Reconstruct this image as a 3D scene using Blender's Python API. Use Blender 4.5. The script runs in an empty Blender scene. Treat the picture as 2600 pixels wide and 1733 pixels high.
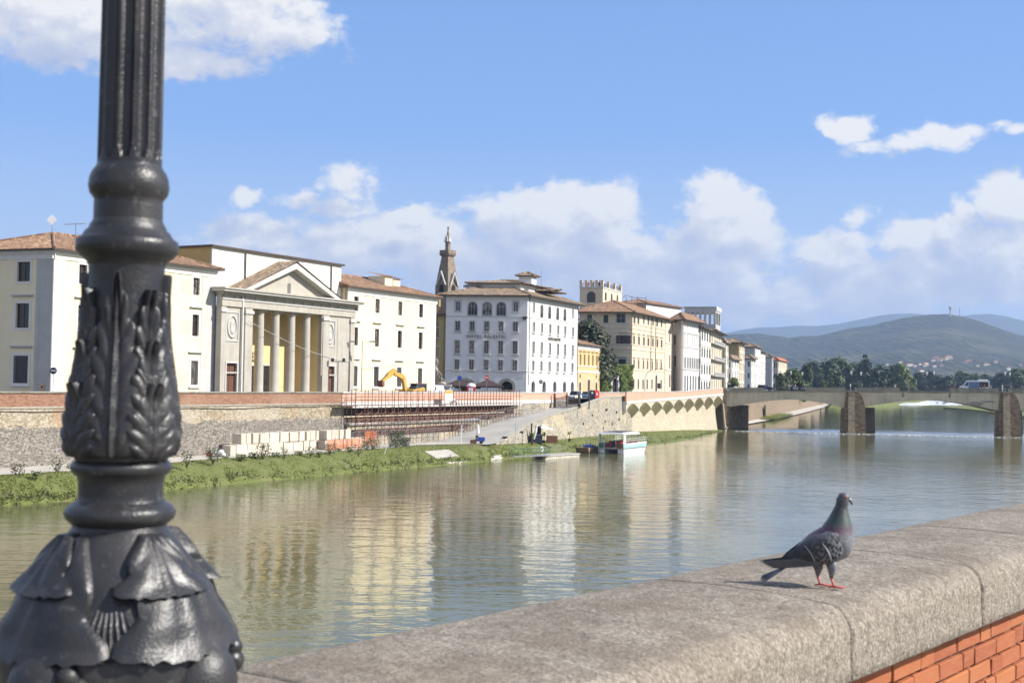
import bpy, bmesh, math, random
from mathutils import Vector, Matrix, Quaternion
from mathutils.geometry import tessellate_polygon
random.seed(11)
S = bpy.context.scene
C = S.collection
PI = math.pi
rad = math.radians
# ------------------------------------------------------------------ camera
FPX = 3206.0                       # focal length in pixels of the 2600 px wide photograph
PITCH, ROLL, EYE = 0.0318, 0.0170, 11.0
cam_d = bpy.data.cameras.new('camera')
cam = bpy.data.objects.new('camera', cam_d); C.objects.link(cam)
cam_d.sensor_width = 36.0; cam_d.lens = 36.0 * FPX / 2600.0
cam_d.clip_start = 0.1; cam_d.clip_end = 40000
cam_d.dof.use_dof = True; cam_d.dof.focus_distance = 13.0; cam_d.dof.aperture_fstop = 7.0
CAMM = Matrix.Translation((0, 0, EYE)) @ Matrix.Rotation(PI/2 + PITCH, 4, 'X') @ Matrix.Rotation(ROLL, 4, 'Z')
cam.matrix_world = CAMM
S.camera = cam
# ------------------------------------------------------------------ light
SUNV = Vector((3.3, -0.60, 2.70)).normalized()          # towards the sun
SUN_EL = math.asin(SUNV.z); SUN_AZ = math.atan2(SUNV.x, SUNV.y)
sun_d = bpy.data.lights.new('sun', 'SUN'); sun_d.energy = 4.9; sun_d.angle = rad(0.5); sun_d.color = (1.0, 0.955, 0.88)
sun = bpy.data.objects.new('sun', sun_d); C.objects.link(sun)
sun.rotation_euler = (-SUNV).to_track_quat('-Z', 'Y').to_euler()
sun.location = (60, -30, 80)
S.view_settings.view_transform = 'Standard'
S.view_settings.look = 'None'; S.view_settings.gamma = 1.0
S.view_settings.exposure = 0.62
try: S.view_settings.use_curve_mapping = False
except Exception: pass
S.render.engine = 'CYCLES'
S.cycles.max_bounces = 6; S.cycles.diffuse_bounces = 3; S.cycles.glossy_bounces = 3
S.cycles.transmission_bounces = 3; S.cycles.transparent_max_bounces = 6; S.cycles.volume_bounces = 0
S.cycles.caustics_reflective = False; S.cycles.caustics_refractive = False
S.cycles.use_denoising = True
S.cycles.sample_clamp_indirect = 4.0
# ------------------------------------------------------------------ pixels to places
M3 = CAMM.to_3x3()
def ray(px, py):
    return M3 @ Vector(((px - 1300.0) / FPX, -(py - 866.5) / FPX, -1.0))
def at_z(px, py, z):
    d = ray(px, py); t = (z - EYE) / d.z
    return Vector((d.x*t, d.y*t, z))
def at_d(px, py, dist):
    d = ray(px, py); t = dist / d.y
    return Vector((d.x*t, dist, EYE + d.z*t))
def azel(px, py):
    d = ray(px, py).normalized()
    return math.degrees(math.atan2(d.x, d.y)), math.degrees(math.asin(d.z))
# ------------------------------------------------------------------ node helpers
class NT:
    def __init__(s, tree):
        s.t = tree; s.n = tree.nodes; s.l = tree.links
    def new(s, typ, **kw):
        nd = s.n.new(typ)
        for k, v in kw.items(): setattr(nd, k, v)
        return nd
    def link(s, a, b): s.l.new(a, b)
    def put(s, sock, v):
        if hasattr(v, 'is_output'): s.l.new(v, sock)
        else: sock.default_value = v
    def math(s, op, a, b=0.0, c=None, clamp=False):
        nd = s.new('ShaderNodeMath', operation=op); nd.use_clamp = clamp
        s.put(nd.inputs[0], a); s.put(nd.inputs[1], b)
        if c is not None: s.put(nd.inputs[2], c)
        return nd.outputs[0]
    def vmath(s, op, a, b=None):
        nd = s.new('ShaderNodeVectorMath', operation=op)
        s.put(nd.inputs[0], a)
        if b is not None: s.put(nd.inputs[1], b)
        return nd
    def noise(s, vec, scale, detail=4.0, rough=0.55, dist=0.0):
        nd = s.new('ShaderNodeTexNoise'); s.put(nd.inputs['Vector'], vec)
        nd.inputs['Scale'].default_value = scale; nd.inputs['Detail'].default_value = detail
        nd.inputs['Roughness'].default_value = rough; nd.inputs['Distortion'].default_value = dist
        return nd
    def ramp(s, fac, stops, interp='LINEAR'):
        nd = s.new('ShaderNodeValToRGB'); cr = nd.color_ramp; cr.interpolation = interp
        while len(cr.elements) > 1: cr.elements.remove(cr.elements[-1])
        for i, (p, c) in enumerate(stops):
            if isinstance(c, (int, float)): c = (c, c, c)
            e = cr.elements[0] if i == 0 else cr.elements.new(p)
            e.position = p; e.color = (c[0], c[1], c[2], 1.0)
        s.put(nd.inputs[0], fac)
        return nd.outputs[0]
    def mix(s, fac, a, b, mode='MIX'):
        nd = s.new('ShaderNodeMix', data_type='RGBA', blend_type=mode)
        s.put(nd.inputs[0], fac)
        for sock, v in ((nd.inputs[6], a), (nd.inputs[7], b)):
            if isinstance(v, (tuple, list)): sock.default_value = (v[0], v[1], v[2], 1.0)
            else: s.l.new(v, sock)
        return nd.outputs[2]
    def maprange(s, v, a, b, c=0.0, d=1.0, smooth=False):
        nd = s.new('ShaderNodeMapRange'); nd.clamp = True
        if smooth: nd.interpolation_type = 'SMOOTHSTEP'
        s.put(nd.inputs[0], v)
        for i, x in enumerate((a, b, c, d)): s.put(nd.inputs[i+1], x)
        return nd.outputs[0]
MATS = {}
def new_mat(name):
    m = bpy.data.materials.new(name); m.use_nodes = True
    t = NT(m.node_tree); b = m.node_tree.nodes['Principled BSDF']
    MATS[name] = m
    return m, t, b
def obj_coord(t):
    return t.new('ShaderNodeTexCoord').outputs['Object']
def pos_coord(t):
    return t.new('ShaderNodeNewGeometry').outputs['Position']
def vec_scale(t, v, sc):
    return t.vmath('MULTIPLY', v, sc).outputs[0]
def P(name, c1, c2=None, scale=1.0, rough=0.8, bump=0.0, bscale=None, metal=0.0, stretch=None, detail=5, rnd=0.0, lo=0.35, hi=0.65, c3=None, c3scale=0.2, c3amt=0.5, world=False, spec=None, streak=0.0):
    """generic procedural surface: two tones by noise, a broad third tone, fine relief, a slight shift from object to object"""
    m, t, b = new_mat(name)
    co = pos_coord(t) if world else obj_coord(t)
    if stretch: co2 = vec_scale(t, co, stretch)
    else: co2 = co
    col = None
    if c2 is None: c2 = tuple(x*0.82 for x in c1)
    n = t.noise(co2, scale, detail)
    col = t.mix(t.maprange(n.outputs[0], lo, hi), c1, c2)
    if c3 is not None:
        n3 = t.noise(co2, c3scale, 4)
        col = t.mix(t.math('MULTIPLY', t.maprange(n3.outputs[0], 0.5, 0.66), c3amt), col, c3)
    if streak > 0:
        ns = t.noise(vec_scale(t, co, (1.4, 1.4, 0.10)), 1.0, 5)
        col = t.mix(t.math('MULTIPLY', t.maprange(ns.outputs[0], 0.52, 0.72), streak), col, tuple(x*0.55 for x in c1))
    if rnd > 0:
        oi = t.new('ShaderNodeObjectInfo')
        hs = t.new('ShaderNodeHueSaturation')
        t.put(hs.inputs['Value'], t.math('MULTIPLY_ADD', oi.outputs['Random'], 2*rnd, 1.0 - rnd))
        t.link(col, hs.inputs['Color']); col = hs.outputs[0]
    t.link(col, b.inputs['Base Color'])
    b.inputs['Roughness'].default_value = rough; b.inputs['Metallic'].default_value = metal
    if spec is not None: b.inputs['Specular IOR Level'].default_value = spec
    if bump > 0:
        nb = t.noise(co2, bscale or scale*6, 6)
        bp = t.new('ShaderNodeBump'); bp.inputs['Strength'].default_value = 1.0; bp.inputs['Distance'].default_value = bump
        t.link(nb.outputs[0], bp.inputs['Height']); t.link(bp.outputs[0], b.inputs['Normal'])
    return m
# ------------------------------------------------------------------ mesh helpers
class MB:
    """collects shapes into one mesh"""
    def __init__(s): s.v = []; s.f = []; s.m = []; s.cur = 0
    def add(s, vs, fs):
        o = len(s.v); s.v.extend([tuple(v) for v in vs]); s.f.extend([tuple(i + o for i in f) for f in fs]); s.m.extend([s.cur]*len(fs)); return s
    def box(s, x0, x1, y0, y1, z0, z1):
        return s.add([(x0,y0,z0),(x1,y0,z0),(x1,y1,z0),(x0,y1,z0),(x0,y0,z1),(x1,y0,z1),(x1,y1,z1),(x0,y1,z1)],
                     [(0,3,2,1),(4,5,6,7),(0,1,5,4),(1,2,6,5),(2,3,7,6),(3,0,4,7)])
    def taper(s, cx, cy, z0, z1, ax, ay, bx, by):
        return s.add([(cx-ax,cy-ay,z0),(cx+ax,cy-ay,z0),(cx+ax,cy+ay,z0),(cx-ax,cy+ay,z0),(cx-bx,cy-by,z1),(cx+bx,cy-by,z1),(cx+bx,cy+by,z1),(cx-bx,cy+by,z1)],
                     [(0,3,2,1),(4,5,6,7),(0,1,5,4),(1,2,6,5),(2,3,7,6),(3,0,4,7)])
    def beam(s, a, b, w, h, up=(0,0,1)):
        a = Vector(a); b = Vector(b); d = (b-a).normalized(); up = Vector(up)
        r = d.cross(up)
        if r.length < 1e-4: r = d.cross(Vector((1,0,0)))
        r.normalize(); u = r.cross(d)
        vs = []
        for p in (a, b):
            for i, j in ((-1,-1),(1,-1),(1,1),(-1,1)): vs.append(p + r*(i*w/2) + u*(j*h/2))
        return s.add(vs, [(0,1,2,3),(7,6,5,4),(0,4,5,1),(1,5,6,2),(2,6,7,3),(3,7,4,0)])
    def tube(s, pts, r, n=6, caps=True):
        pts = [Vector(p) for p in pts]; rs = r if isinstance(r, (list, tuple)) else [r]*len(pts)
        vs = []; fs = []; prev = None
        for i, p in enumerate(pts):
            d = (pts[min(i+1, len(pts)-1)] - pts[max(i-1, 0)]).normalized()
            ref = Vector((0,0,1)) if abs(d.z) < 0.95 else Vector((1,0,0))
            if prev is not None:
                ref = prev
            a = (ref - d*ref.dot(d)).normalized(); prev = a; b = d.cross(a)
            for k in range(n):
                t = 2*PI*k/n; vs.append(p + (a*math.cos(t) + b*math.sin(t))*rs[i])
        for i in range(len(pts)-1):
            for k in range(n):
                k2 = (k+1) % n
                fs.append((i*n+k, i*n+k2, (i+1)*n+k2, (i+1)*n+k))
        if caps:
            fs.append(tuple(reversed(range(n)))); fs.append(tuple(range((len(pts)-1)*n, len(pts)*n)))
        return s.add(vs, fs)
    def lathe(s, prof, n=16, c=(0,0,0), caps=True):
        vs = []; fs = []
        for r, z in prof:
            for k in range(n):
                t = 2*PI*k/n; vs.append((c[0]+r*math.cos(t), c[1]+r*math.sin(t), c[2]+z))
        for i in range(len(prof)-1):
            for k in range(n):
                k2 = (k+1) % n
                fs.append((i*n+k, i*n+k2, (i+1)*n+k2, (i+1)*n+k))
        if caps:
            fs.append(tuple(reversed(range(n)))); fs.append(tuple(range((len(prof)-1)*n, len(prof)*n)))
        return s.add(vs, fs)
    def prism(s, poly, y0, y1):
        """poly in (x,z), extruded along y; ccw seen from -y"""
        n = len(poly)
        vs = [(x, y0, z) for x, z in poly] + [(x, y1, z) for x, z in poly]
        fs = [(i, i+n, (i+1) % n + n, (i+1) % n) for i in range(n)]
        tri = tessellate_polygon([[Vector((x, z, 0)) for x, z in poly]])
        for a, b, c in tri: fs.append((a, b, c)); fs.append((c+n, b+n, a+n))
        return s.add(vs, fs)
    def hprism(s, poly, z0, z1):
        """poly in (x,y), extruded up"""
        n = len(poly)
        vs = [(x, y, z0) for x, y in poly] + [(x, y, z1) for x, y in poly]
        fs = [(i, (i+1) % n, (i+1) % n + n, i+n) for i in range(n)]
        tri = tessellate_polygon([[Vector((x, y, 0)) for x, y in poly]])
        for a, b, c in tri: fs.append((c, b, a)); fs.append((a+n, b+n, c+n))
        return s.add(vs, fs)
    def ico(s, c, r, sub=1, sc=(1,1,1), jit=0.0):
        bm = bmesh.new(); bmesh.ops.create_icosphere(bm, subdivisions=sub, radius=1.0)
        bm.verts.ensure_lookup_table()
        vs = []
        for v in bm.verts:
            q = 1 + random.uniform(-jit, jit)
            vs.append((c[0]+v.co.x*r*sc[0]*q, c[1]+v.co.y*r*sc[1]*q, c[2]+v.co.z*r*sc[2]*q))
        fs = [tuple(v.index for v in f.verts) for f in bm.faces]; bm.free()
        return s.add(vs, fs)
    def mesh(s, name, mat, smooth=False, fix=True):
        me = bpy.data.meshes.new(name); me.from_pydata(s.v, [], s.f)
        mats = mat if isinstance(mat, (list, tuple)) else [mat]
        for m in mats: me.materials.append(MATS[m] if isinstance(m, str) else m)
        if len(mats) > 1: me.polygons.foreach_set('material_index', s.m)
        if fix:
            bm = bmesh.new(); bm.from_mesh(me); bmesh.ops.recalc_face_normals(bm, faces=bm.faces); bm.to_mesh(me); bm.free()
        if smooth: me.polygons.foreach_set('use_smooth', [True]*len(me.polygons))
        me.update()
        return me
    def build(s, name, mat, parent=None, loc=None, rotz=0.0, smooth=False, fix=True):
        return link(name, s.mesh(name, mat, smooth, fix), parent, loc, rotz)
def link(name, me, parent=None, loc=None, rotz=0.0):
    o = bpy.data.objects.new(name, me); C.objects.link(o)
    if parent is not None: o.parent = parent
    if loc is not None: o.location = loc
    if rotz: o.rotation_euler = (0, 0, rotz)
    return o
def tag(o, label=None, cat=None, group=None, kind=None):
    if label: o['label'] = label
    if cat: o['category'] = cat
    if group: o['group'] = group
    if kind: o['kind'] = kind
    return o
def thing(name, label, cat, loc=(0,0,0), rotz=0.0, group=None):
    o = bpy.data.objects.new(name, None); C.objects.link(o); o.empty_display_size = 0.2
    o.location = loc; o.rotation_euler = (0, 0, rotz)
    return tag(o, label, cat, group)
def copy_tree(o, parent=None):
    c = o.copy(); C.objects.link(c); c.parent = parent
    for ch in o.children: copy_tree(ch, c)
    return c
def place(proto, used, loc, rotz=0.0, label=None, group=None, scale=None):
    """first call uses the prototype itself, later calls a copy of the whole thing"""
    o = proto if not used.get(proto.name) else copy_tree(proto)
    used[proto.name] = True
    o.location = loc; o.rotation_euler = (0, 0, rotz)
    if scale is not None: o.scale = scale if isinstance(scale, (tuple, list)) else (scale,)*3
    if label: o['label'] = label
    if group: o['group'] = group
    return o
USED = {}
class Frame:
    """a vertical plane in the place: s runs left to right seen from outside, o outwards, z up (world)"""
    def __init__(s, p, q):
        s.p = Vector((p[0], p[1])); d = Vector((q[0]-p[0], q[1]-p[1])); s.len = d.length
        s.u = d.normalized(); s.n = Vector((s.u.y, -s.u.x)); s.ang = math.atan2(s.u.y, s.u.x)
    def W(s, a, o, z):
        q = s.p + s.u*a + s.n*o
        return Vector((q.x, q.y, z))
    def px(s, x, y, o=0.0):
        d = ray(x, y); d2 = Vector((d.x, d.y)); p = s.p + s.n*o
        t = p.dot(s.n) / d2.dot(s.n)
        w = d*t
        return (Vector((w.x, w.y)) - s.p).dot(s.u), EYE + w.z
    def sx(s, x, y=900, o=0.0): return s.px(x, y, o)[0]
    def zy(s, x, y, o=0.0): return s.px(x, y, o)[1]
def onframe(name, me, F, a, o, z, parent):
    ob = bpy.data.objects.new(name, me); C.objects.link(ob); ob.parent = parent
    base = parent.location if parent is not None else Vector((0,0,0))
    ob.location = F.W(a, o, z) - base; ob.rotation_euler = (0, 0, F.ang)
    return ob
# ------------------------------------------------------------------ sky with clouds
world = bpy.data.worlds.new('World'); S.world = world; world.use_nodes = True
wt = NT(world.node_tree)
for nd in list(wt.n): wt.n.remove(nd)
w_out = wt.new('ShaderNodeOutputWorld'); w_bg = wt.new('ShaderNodeBackground')
wt.link(w_bg.outputs[0], w_out.inputs[0])
sky = wt.new('ShaderNodeTexSky'); sky.sky_type = 'NISHITA'; sky.sun_disc = False
sky.sun_elevation = SUN_EL; sky.sun_rotation = SUN_AZ; sky.altitude = 50; sky.air_density = 1.0; sky.dust_density = 0.15; sky.ozone_density = 2.0
SKY_STRENGTH = 0.088
# clouds are described by where they stand in the sky (azimuth, elevation in degrees)
CL = [  # photograph pixel of centre, half width, half height (pixels), weight
 (140,55,330,110,0.85),(590,40,260,105,0.9),(470,160,150,50,0.8),(180,155,110,40,0.55),(330,80,200,90,0.7),
 (875,458,78,50,0.7),(760,505,70,28,0.55),(640,500,46,26,0.65),(860,525,95,30,0.7),
 (1040,552,60,28,1.0),(690,600,90,50,0.8),(900,620,230,90,0.85),(1130,600,110,70,0.7),(1180,650,180,70,0.7),(700,680,200,60,0.5),
 (1400,520,140,55,1.05),(1540,520,90,60,0.9),(1400,600,260,95,1.0),(1300,560,140,70,0.8),(1470,680,230,50,0.6),
 (1815,535,110,75,1.1),(1800,610,160,90,1.1),(1880,560,90,60,0.9),(1800,690,200,70,0.9),(1600,690,70,40,0.8),
 (2150,335,50,38,0.8),(2190,385,70,22,0.5),(2390,345,95,40,0.85),(2590,325,60,26,0.7),
 (2190,560,55,50,0.7),(2130,640,130,55,0.95),(2330,610,130,75,1.0),(2440,545,70,50,1.0),(2560,520,100,75,1.1),(2520,620,180,90,1.0),
 (2150,720,280,60,0.8),(2450,730,300,70,0.9),(1900,750,250,40,0.7),(1300,720,500,60,0.6),(720,670,330,90,0.62),(1250,680,400,80,0.6),(1750,690,330,130,0.85),(2300,710,430,110,0.8),(2050,790,500,60,0.7),
]
def group(name, fill):
    g = bpy.data.node_groups.new(name, 'ShaderNodeTree')
    g.interface.new_socket('Vec', in_out='INPUT', socket_type='NodeSocketVector')
    g.interface.new_socket('Value', in_out='OUTPUT', socket_type='NodeSocketFloat')
    t = NT(g); gi = t.new('NodeGroupInput'); go = t.new('NodeGroupOutput')
    t.link(fill(t, gi.outputs[0]), go.inputs[0])
    return g
def masses(gt, gv):
    warp = gt.noise(gv, 0.55, 3, 0.55)                  # billow the coordinates so that outlines are not ellipses
    wv = gt.vmath('SUBTRACT', warp.outputs['Color'], (0.5, 0.5, 0.5)).outputs[0]
    nd = gt.vmath('MULTIPLY_ADD', wv, (2.2, 1.3, 0.0)); gt.link(gv, nd.inputs[2]); pv = nd.outputs[0]
    acc = None
    for (px, py, hx, hy, w) in CL:
        a, e = azel(px, py); a2, e2 = azel(px + 50, py); k = abs(a2 - a) / 50.0
        sx, sy = 1.0/(hx*k), 1.0/(hy*k)
        d = gt.vmath('MULTIPLY_ADD', pv, (sx, sy, 0.0)); d.inputs[2].default_value = (-a*sx, -e*sy, 0.0)
        val = gt.math('MULTIPLY_ADD', gt.vmath('LENGTH', d.outputs[0]).outputs['Value'], -w*0.75, w)
        acc = val if acc is None else gt.math('MAXIMUM', acc, val)
    # the rest of the sky carries unseen cumulus, thickened to whiten the ambient light
    sepg = gt.new('ShaderNodeSeparateXYZ'); gt.link(gv, sepg.inputs[0])
    sc_n = gt.noise(gt.vmath('MULTIPLY', gv, (0.05, 0.09, 0.0)).outputs[0], 1.0, 3, 0.6)
    out_f = gt.maprange(gt.math('MAXIMUM', gt.math('SUBTRACT', gt.math('ABSOLUTE', sepg.outputs[0]), 24.0), gt.math('SUBTRACT', sepg.outputs[1], 19.0)), 0.0, 6.0)
    rest = gt.math('MULTIPLY_ADD', gt.maprange(sc_n.outputs[0], 0.40, 0.58), 1.1, -0.25)
    rest = gt.math('MULTIPLY', rest, gt.maprange(sepg.outputs[1], 75.0, 40.0))
    rest = gt.math('MULTIPLY_ADD', gt.math('ADD', rest, 3.0), out_f, -3.0)
    return gt.math('MAXIMUM', acc, rest)
def wisps(gt, gv):
    n1 = gt.noise(gt.vmath('MULTIPLY', gv, (0.8, 1.15, 1.0)).outputs[0], 0.42, 8, 0.60)
    return gt.math('MULTIPLY_ADD', n1.outputs[0], 2.0, -1.0)
G_MASS = group('cloud_masses', masses); G_WISP = group('cloud_wisps', wisps)
# main sky
gen = wt.new('ShaderNodeTexCoord').outputs['Generated']
sp = wt.new('ShaderNodeSeparateXYZ'); wt.link(gen, sp.inputs[0])
azd = wt.math('MULTIPLY', wt.math('ARCTAN2', sp.outputs[0], sp.outputs[1]), 57.29578)
eld = wt.math('MULTIPLY', wt.math('ARCSINE', sp.outputs[2]), 57.29578)
cv = wt.new('ShaderNodeCombineXYZ'); wt.link(azd, cv.inputs[0]); wt.link(eld, cv.inputs[1])
def grp_at(g, dx, dy):
    nd = wt.new('ShaderNodeGroup'); nd.node_tree = g
    wt.link(wt.vmath('ADD', cv.outputs[0], (dx, dy, 0)).outputs[0], nd.inputs[0])
    return nd.outputs[0]
m0 = grp_at(G_MASS, 0, 0); m2 = grp_at(G_MASS, 0.9, 1.5)
d0 = wt.math('ADD', m0, grp_at(G_WISP, 0, 0)); d1 = wt.math('ADD', m0, grp_at(G_WISP, 0.35, 0.55)); d2 = wt.math('ADD', m2, grp_at(G_WISP, 0.9, 1.5))
cover = wt.maprange(d0, 0.06, 0.46, 0, 1, True)
lit = wt.math('ADD', wt.math('MULTIPLY', wt.math('SUBTRACT', d0, d1), 0.95), wt.math('MULTIPLY', wt.math('SUBTRACT', m0, m2), 0.75))
thick = wt.maprange(d0, 0.35, 1.5)
shade = wt.math('ADD', wt.math('MULTIPLY_ADD', thick, -0.34, 0.64), lit, clamp=True)
ccol = wt.ramp(shade, [(0.0, (3.6, 4.1, 5.5)), (0.40, (4.4, 4.75, 5.9)), (0.68, (5.4, 5.6, 6.2)), (0.94, (7.2, 7.15, 7.05))])
hz = wt.maprange(eld, 0.5, 9.0)                       # low clouds stand behind more air
ccol = wt.mix(wt.math('MULTIPLY_ADD', hz, -0.16, 0.16), ccol, (4.9, 5.4, 6.5))
skyc = sky.outputs[0]
# paler, slightly warmer blue of the photograph's sky
hsv = wt.new('ShaderNodeHueSaturation'); hsv.inputs['Saturation'].default_value = 1.25; wt.link(skyc, hsv.inputs['Color'])
skyc = wt.mix(1.0, hsv.outputs[0], (0.92, 0.90, 1.15), 'MULTIPLY')
# air near the horizon whitens the blue, all the way round
skyc = wt.mix(wt.maprange(eld, 0.0, 32.0, 0.86, 0.30), skyc, (2.20, 3.85, 7.1))
skyc = wt.mix(wt.maprange(eld, 1.0, 11.0, 0.85, 0.0), skyc, (4.7, 5.6, 6.9))
alpha = wt.math('MULTIPLY', cover, wt.maprange(eld, -0.5, 0.5))
final = wt.mix(wt.math('MULTIPLY', alpha, 0.97), skyc, ccol)
wt.link(final, w_bg.inputs['Color']); w_bg.inputs['Strength'].default_value = SKY_STRENGTH
world.cycles.sampling_method = 'MANUAL'; world.cycles.sample_map_resolution = 256
# ------------------------------------------------------------------ materials
P('stucco_cream', (0.84, 0.735, 0.51), (0.81, 0.695, 0.47), 0.7, 0.9, 0.004, 30, streak=0.10, c3=(0.70, 0.62, 0.42), c3scale=0.12, c3amt=0.35)
P('stucco_white', (0.80, 0.785, 0.755), (0.76, 0.745, 0.715), 0.6, 0.9, 0.004, 30, streak=0.12, c3=(0.68, 0.68, 0.67), c3scale=0.15, c3amt=0.3)
P('stucco_bright', (0.84, 0.82, 0.74), (0.80, 0.77, 0.68), 0.5, 0.9, 0.003, 30)
P('stucco_ochre', (0.52, 0.40, 0.18), (0.46, 0.35, 0.15), 0.5, 0.9, 0.004, 25, streak=0.4)
P('porch_plaster', (0.76, 0.60, 0.31), (0.70, 0.54, 0.27), 0.6, 0.9)
P('stucco_yellow', (0.64, 0.49, 0.245), (0.59, 0.44, 0.21), 0.6, 0.9, 0.004, 25, streak=0.2)
P('stucco_palazzo', (0.70, 0.60, 0.44), (0.64, 0.54, 0.39), 0.5, 0.9, 0.004, 25, streak=0.3)
P('stucco_rose', (0.74, 0.60, 0.46), (0.68, 0.54, 0.40), 0.5, 0.9, 0.004, 25, streak=0.3)
P('stucco_ivory', (0.80, 0.78, 0.72), (0.74, 0.72, 0.65), 0.5, 0.9, 0.004, 25, streak=0.3)
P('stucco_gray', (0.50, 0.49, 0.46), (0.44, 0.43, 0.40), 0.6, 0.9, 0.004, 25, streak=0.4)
P('stone_gray', (0.48, 0.447, 0.385), (0.42, 0.39, 0.33), 0.8, 0.85, 0.006, 20, c3=(0.38, 0.345, 0.285), c3scale=0.25, c3amt=0.6, streak=0.45)
P('stone_trim', (0.56, 0.55, 0.52), (0.50, 0.49, 0.46), 1.5, 0.85, 0.003, 30, streak=0.35)
P('stone_pale', (0.74, 0.715, 0.67), (0.68, 0.655, 0.61), 1.5, 0.85, 0.003, 30)
P('stone_arch', (0.42, 0.40, 0.34), (0.32, 0.30, 0.25), 2.5, 0.9, 0.01, 12)
P('stucco_shaded', (0.60, 0.585, 0.56), (0.55, 0.535, 0.51), 0.6, 0.9, 0.004, 25, streak=0.3)  # greyer than the white front: shade painted into the white palazzo's side wall
P('tower_stone', (0.27, 0.215, 0.155), (0.18, 0.14, 0.10), 0.9, 0.9, 0.03, 3, c3=(0.36, 0.30, 0.23), c3scale=1.6, c3amt=0.5)
def pane_mat(name, a, curt, thr):
    m, t, b = new_mat(name); oi = t.new('ShaderNodeObjectInfo'); n = t.noise(obj_coord(t), 1.3, 3)
    f = t.math('MULTIPLY', t.math('GREATER_THAN', oi.outputs['Random'], thr), t.maprange(n.outputs[0], 0.42, 0.5))      # some rooms have pale curtains
    t.link(t.mix(f, a, curt), b.inputs['Base Color']); b.inputs['Roughness'].default_value = 0.1
pane_mat('glass_dark', (0.02, 0.02, 0.022), (0.22, 0.20, 0.17), 0.62)
pane_mat('glass_sky', (0.035, 0.045, 0.055), (0.25, 0.24, 0.22), 0.6)
P('dark_room', (0.02, 0.018, 0.016), (0.012, 0.011, 0.01), 1.0, 0.9)
P('sash_brown', (0.10, 0.055, 0.035), (0.08, 0.045, 0.03), 3, 0.6)
P('sash_white', (0.62, 0.62, 0.60), (0.55, 0.55, 0.53), 3, 0.6)
P('shutter_brown', (0.10, 0.07, 0.055), (0.075, 0.055, 0.045), 3, 0.7, rnd=0.25)
P('shutter_green', (0.035, 0.06, 0.055), (0.03, 0.05, 0.045), 3, 0.7, rnd=0.2)
P('wood_door', (0.17, 0.075, 0.04), (0.11, 0.05, 0.028), 1.5, 0.6, 0.004, 15, stretch=(4, 4, 0.4))
P('iron', (0.055, 0.055, 0.055), (0.075, 0.07, 0.065), 8, 0.55, metal=0.3)
P('grille', (0.18, 0.17, 0.16), (0.13, 0.12, 0.115), 8, 0.6)
P('steel', (0.36, 0.37, 0.38), (0.30, 0.31, 0.32), 8, 0.45, metal=0.5)
P('rust', (0.22, 0.11, 0.08), (0.16, 0.08, 0.06), 2.0, 0.85, 0.002, 20, rnd=0.3)
P('rust_sheet', (0.085, 0.045, 0.032), (0.05, 0.03, 0.024), 1.2, 0.9, 0.01, 6, c3=(0.15, 0.08, 0.05), c3scale=0.7, c3amt=0.6)
P('gutter', (0.085, 0.06, 0.045), (0.06, 0.045, 0.035), 2, 0.6)
P('white_paint', (0.82, 0.82, 0.80), (0.78, 0.78, 0.76), 2, 0.5)
P('white_plastic', (0.80, 0.81, 0.82), (0.76, 0.77, 0.78), 2, 0.35)
P('concrete', (0.64, 0.565, 0.42), (0.57, 0.50, 0.37), 0.4, 0.9, 0.01, 8, c3=(0.40, 0.35, 0.255), c3scale=0.22, c3amt=0.6, streak=0.55)
P('concrete_pale', (0.62, 0.61, 0.58), (0.54, 0.53, 0.50), 0.6, 0.9, 0.006, 10, streak=0.3)
P('parapet_gray', (0.36, 0.33, 0.27), (0.27, 0.25, 0.205), 0.7, 0.9, 0.01, 8, c3=(0.13, 0.12, 0.10), c3scale=0.5, c3amt=0.7, streak=0.5)
P('pink_render', (0.66, 0.385, 0.28), (0.62, 0.35, 0.255), 0.5, 0.9, 0.004, 20, streak=0.2)
P('asphalt', (0.10, 0.10, 0.10), (0.075, 0.075, 0.075), 0.6, 0.9, 0.004, 30)
P('paving', (0.40, 0.385, 0.35), (0.34, 0.325, 0.295), 0.5, 0.9, 0.01, 8, c3=(0.26, 0.25, 0.23), c3scale=0.2, c3amt=0.5)
P('path_gravel', (0.50, 0.46, 0.40), (0.43, 0.40, 0.345), 0.6, 0.95, 0.02, 10, c3=(0.36, 0.33, 0.28), c3scale=0.3, c3amt=0.5)
P('limestone_block', (0.60, 0.545, 0.45), (0.53, 0.47, 0.38), 0.9, 0.9, 0.012, 9, rnd=0.10, c3=(0.62, 0.53, 0.41), c3scale=0.7, c3amt=0.6)
P('earth', (0.20, 0.18, 0.12), (0.15, 0.13, 0.09), 0.4, 0.95, 0.02, 4)
P('bark', (0.10, 0.08, 0.06), (0.07, 0.055, 0.04), 3, 0.95, 0.02, 8)
P('umbrella_brown', (0.055, 0.032, 0.028), (0.045, 0.026, 0.023), 2, 0.9)
P('canvas_white', (0.80, 0.80, 0.79), (0.74, 0.74, 0.73), 2, 0.9)
P('red_plastic', (0.62, 0.03, 0.03), (0.52, 0.025, 0.025), 2, 0.4)
P('navy_plastic', (0.022, 0.03, 0.055), (0.018, 0.024, 0.045), 2, 0.45)
P('yellow_paint', (0.60, 0.36, 0.07), (0.52, 0.31, 0.06), 1.5, 0.5)
P('black_rubber', (0.02, 0.02, 0.02), (0.03, 0.03, 0.03), 4, 0.8)
P('orange_net', (0.66, 0.20, 0.075), (0.58, 0.17, 0.065), 3, 0.7)
P('sign_blue', (0.03, 0.09, 0.45), (0.03, 0.08, 0.4), 3, 0.5)
P('sign_orange', (0.85, 0.42, 0.03), (0.8, 0.38, 0.03), 3, 0.5)
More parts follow.
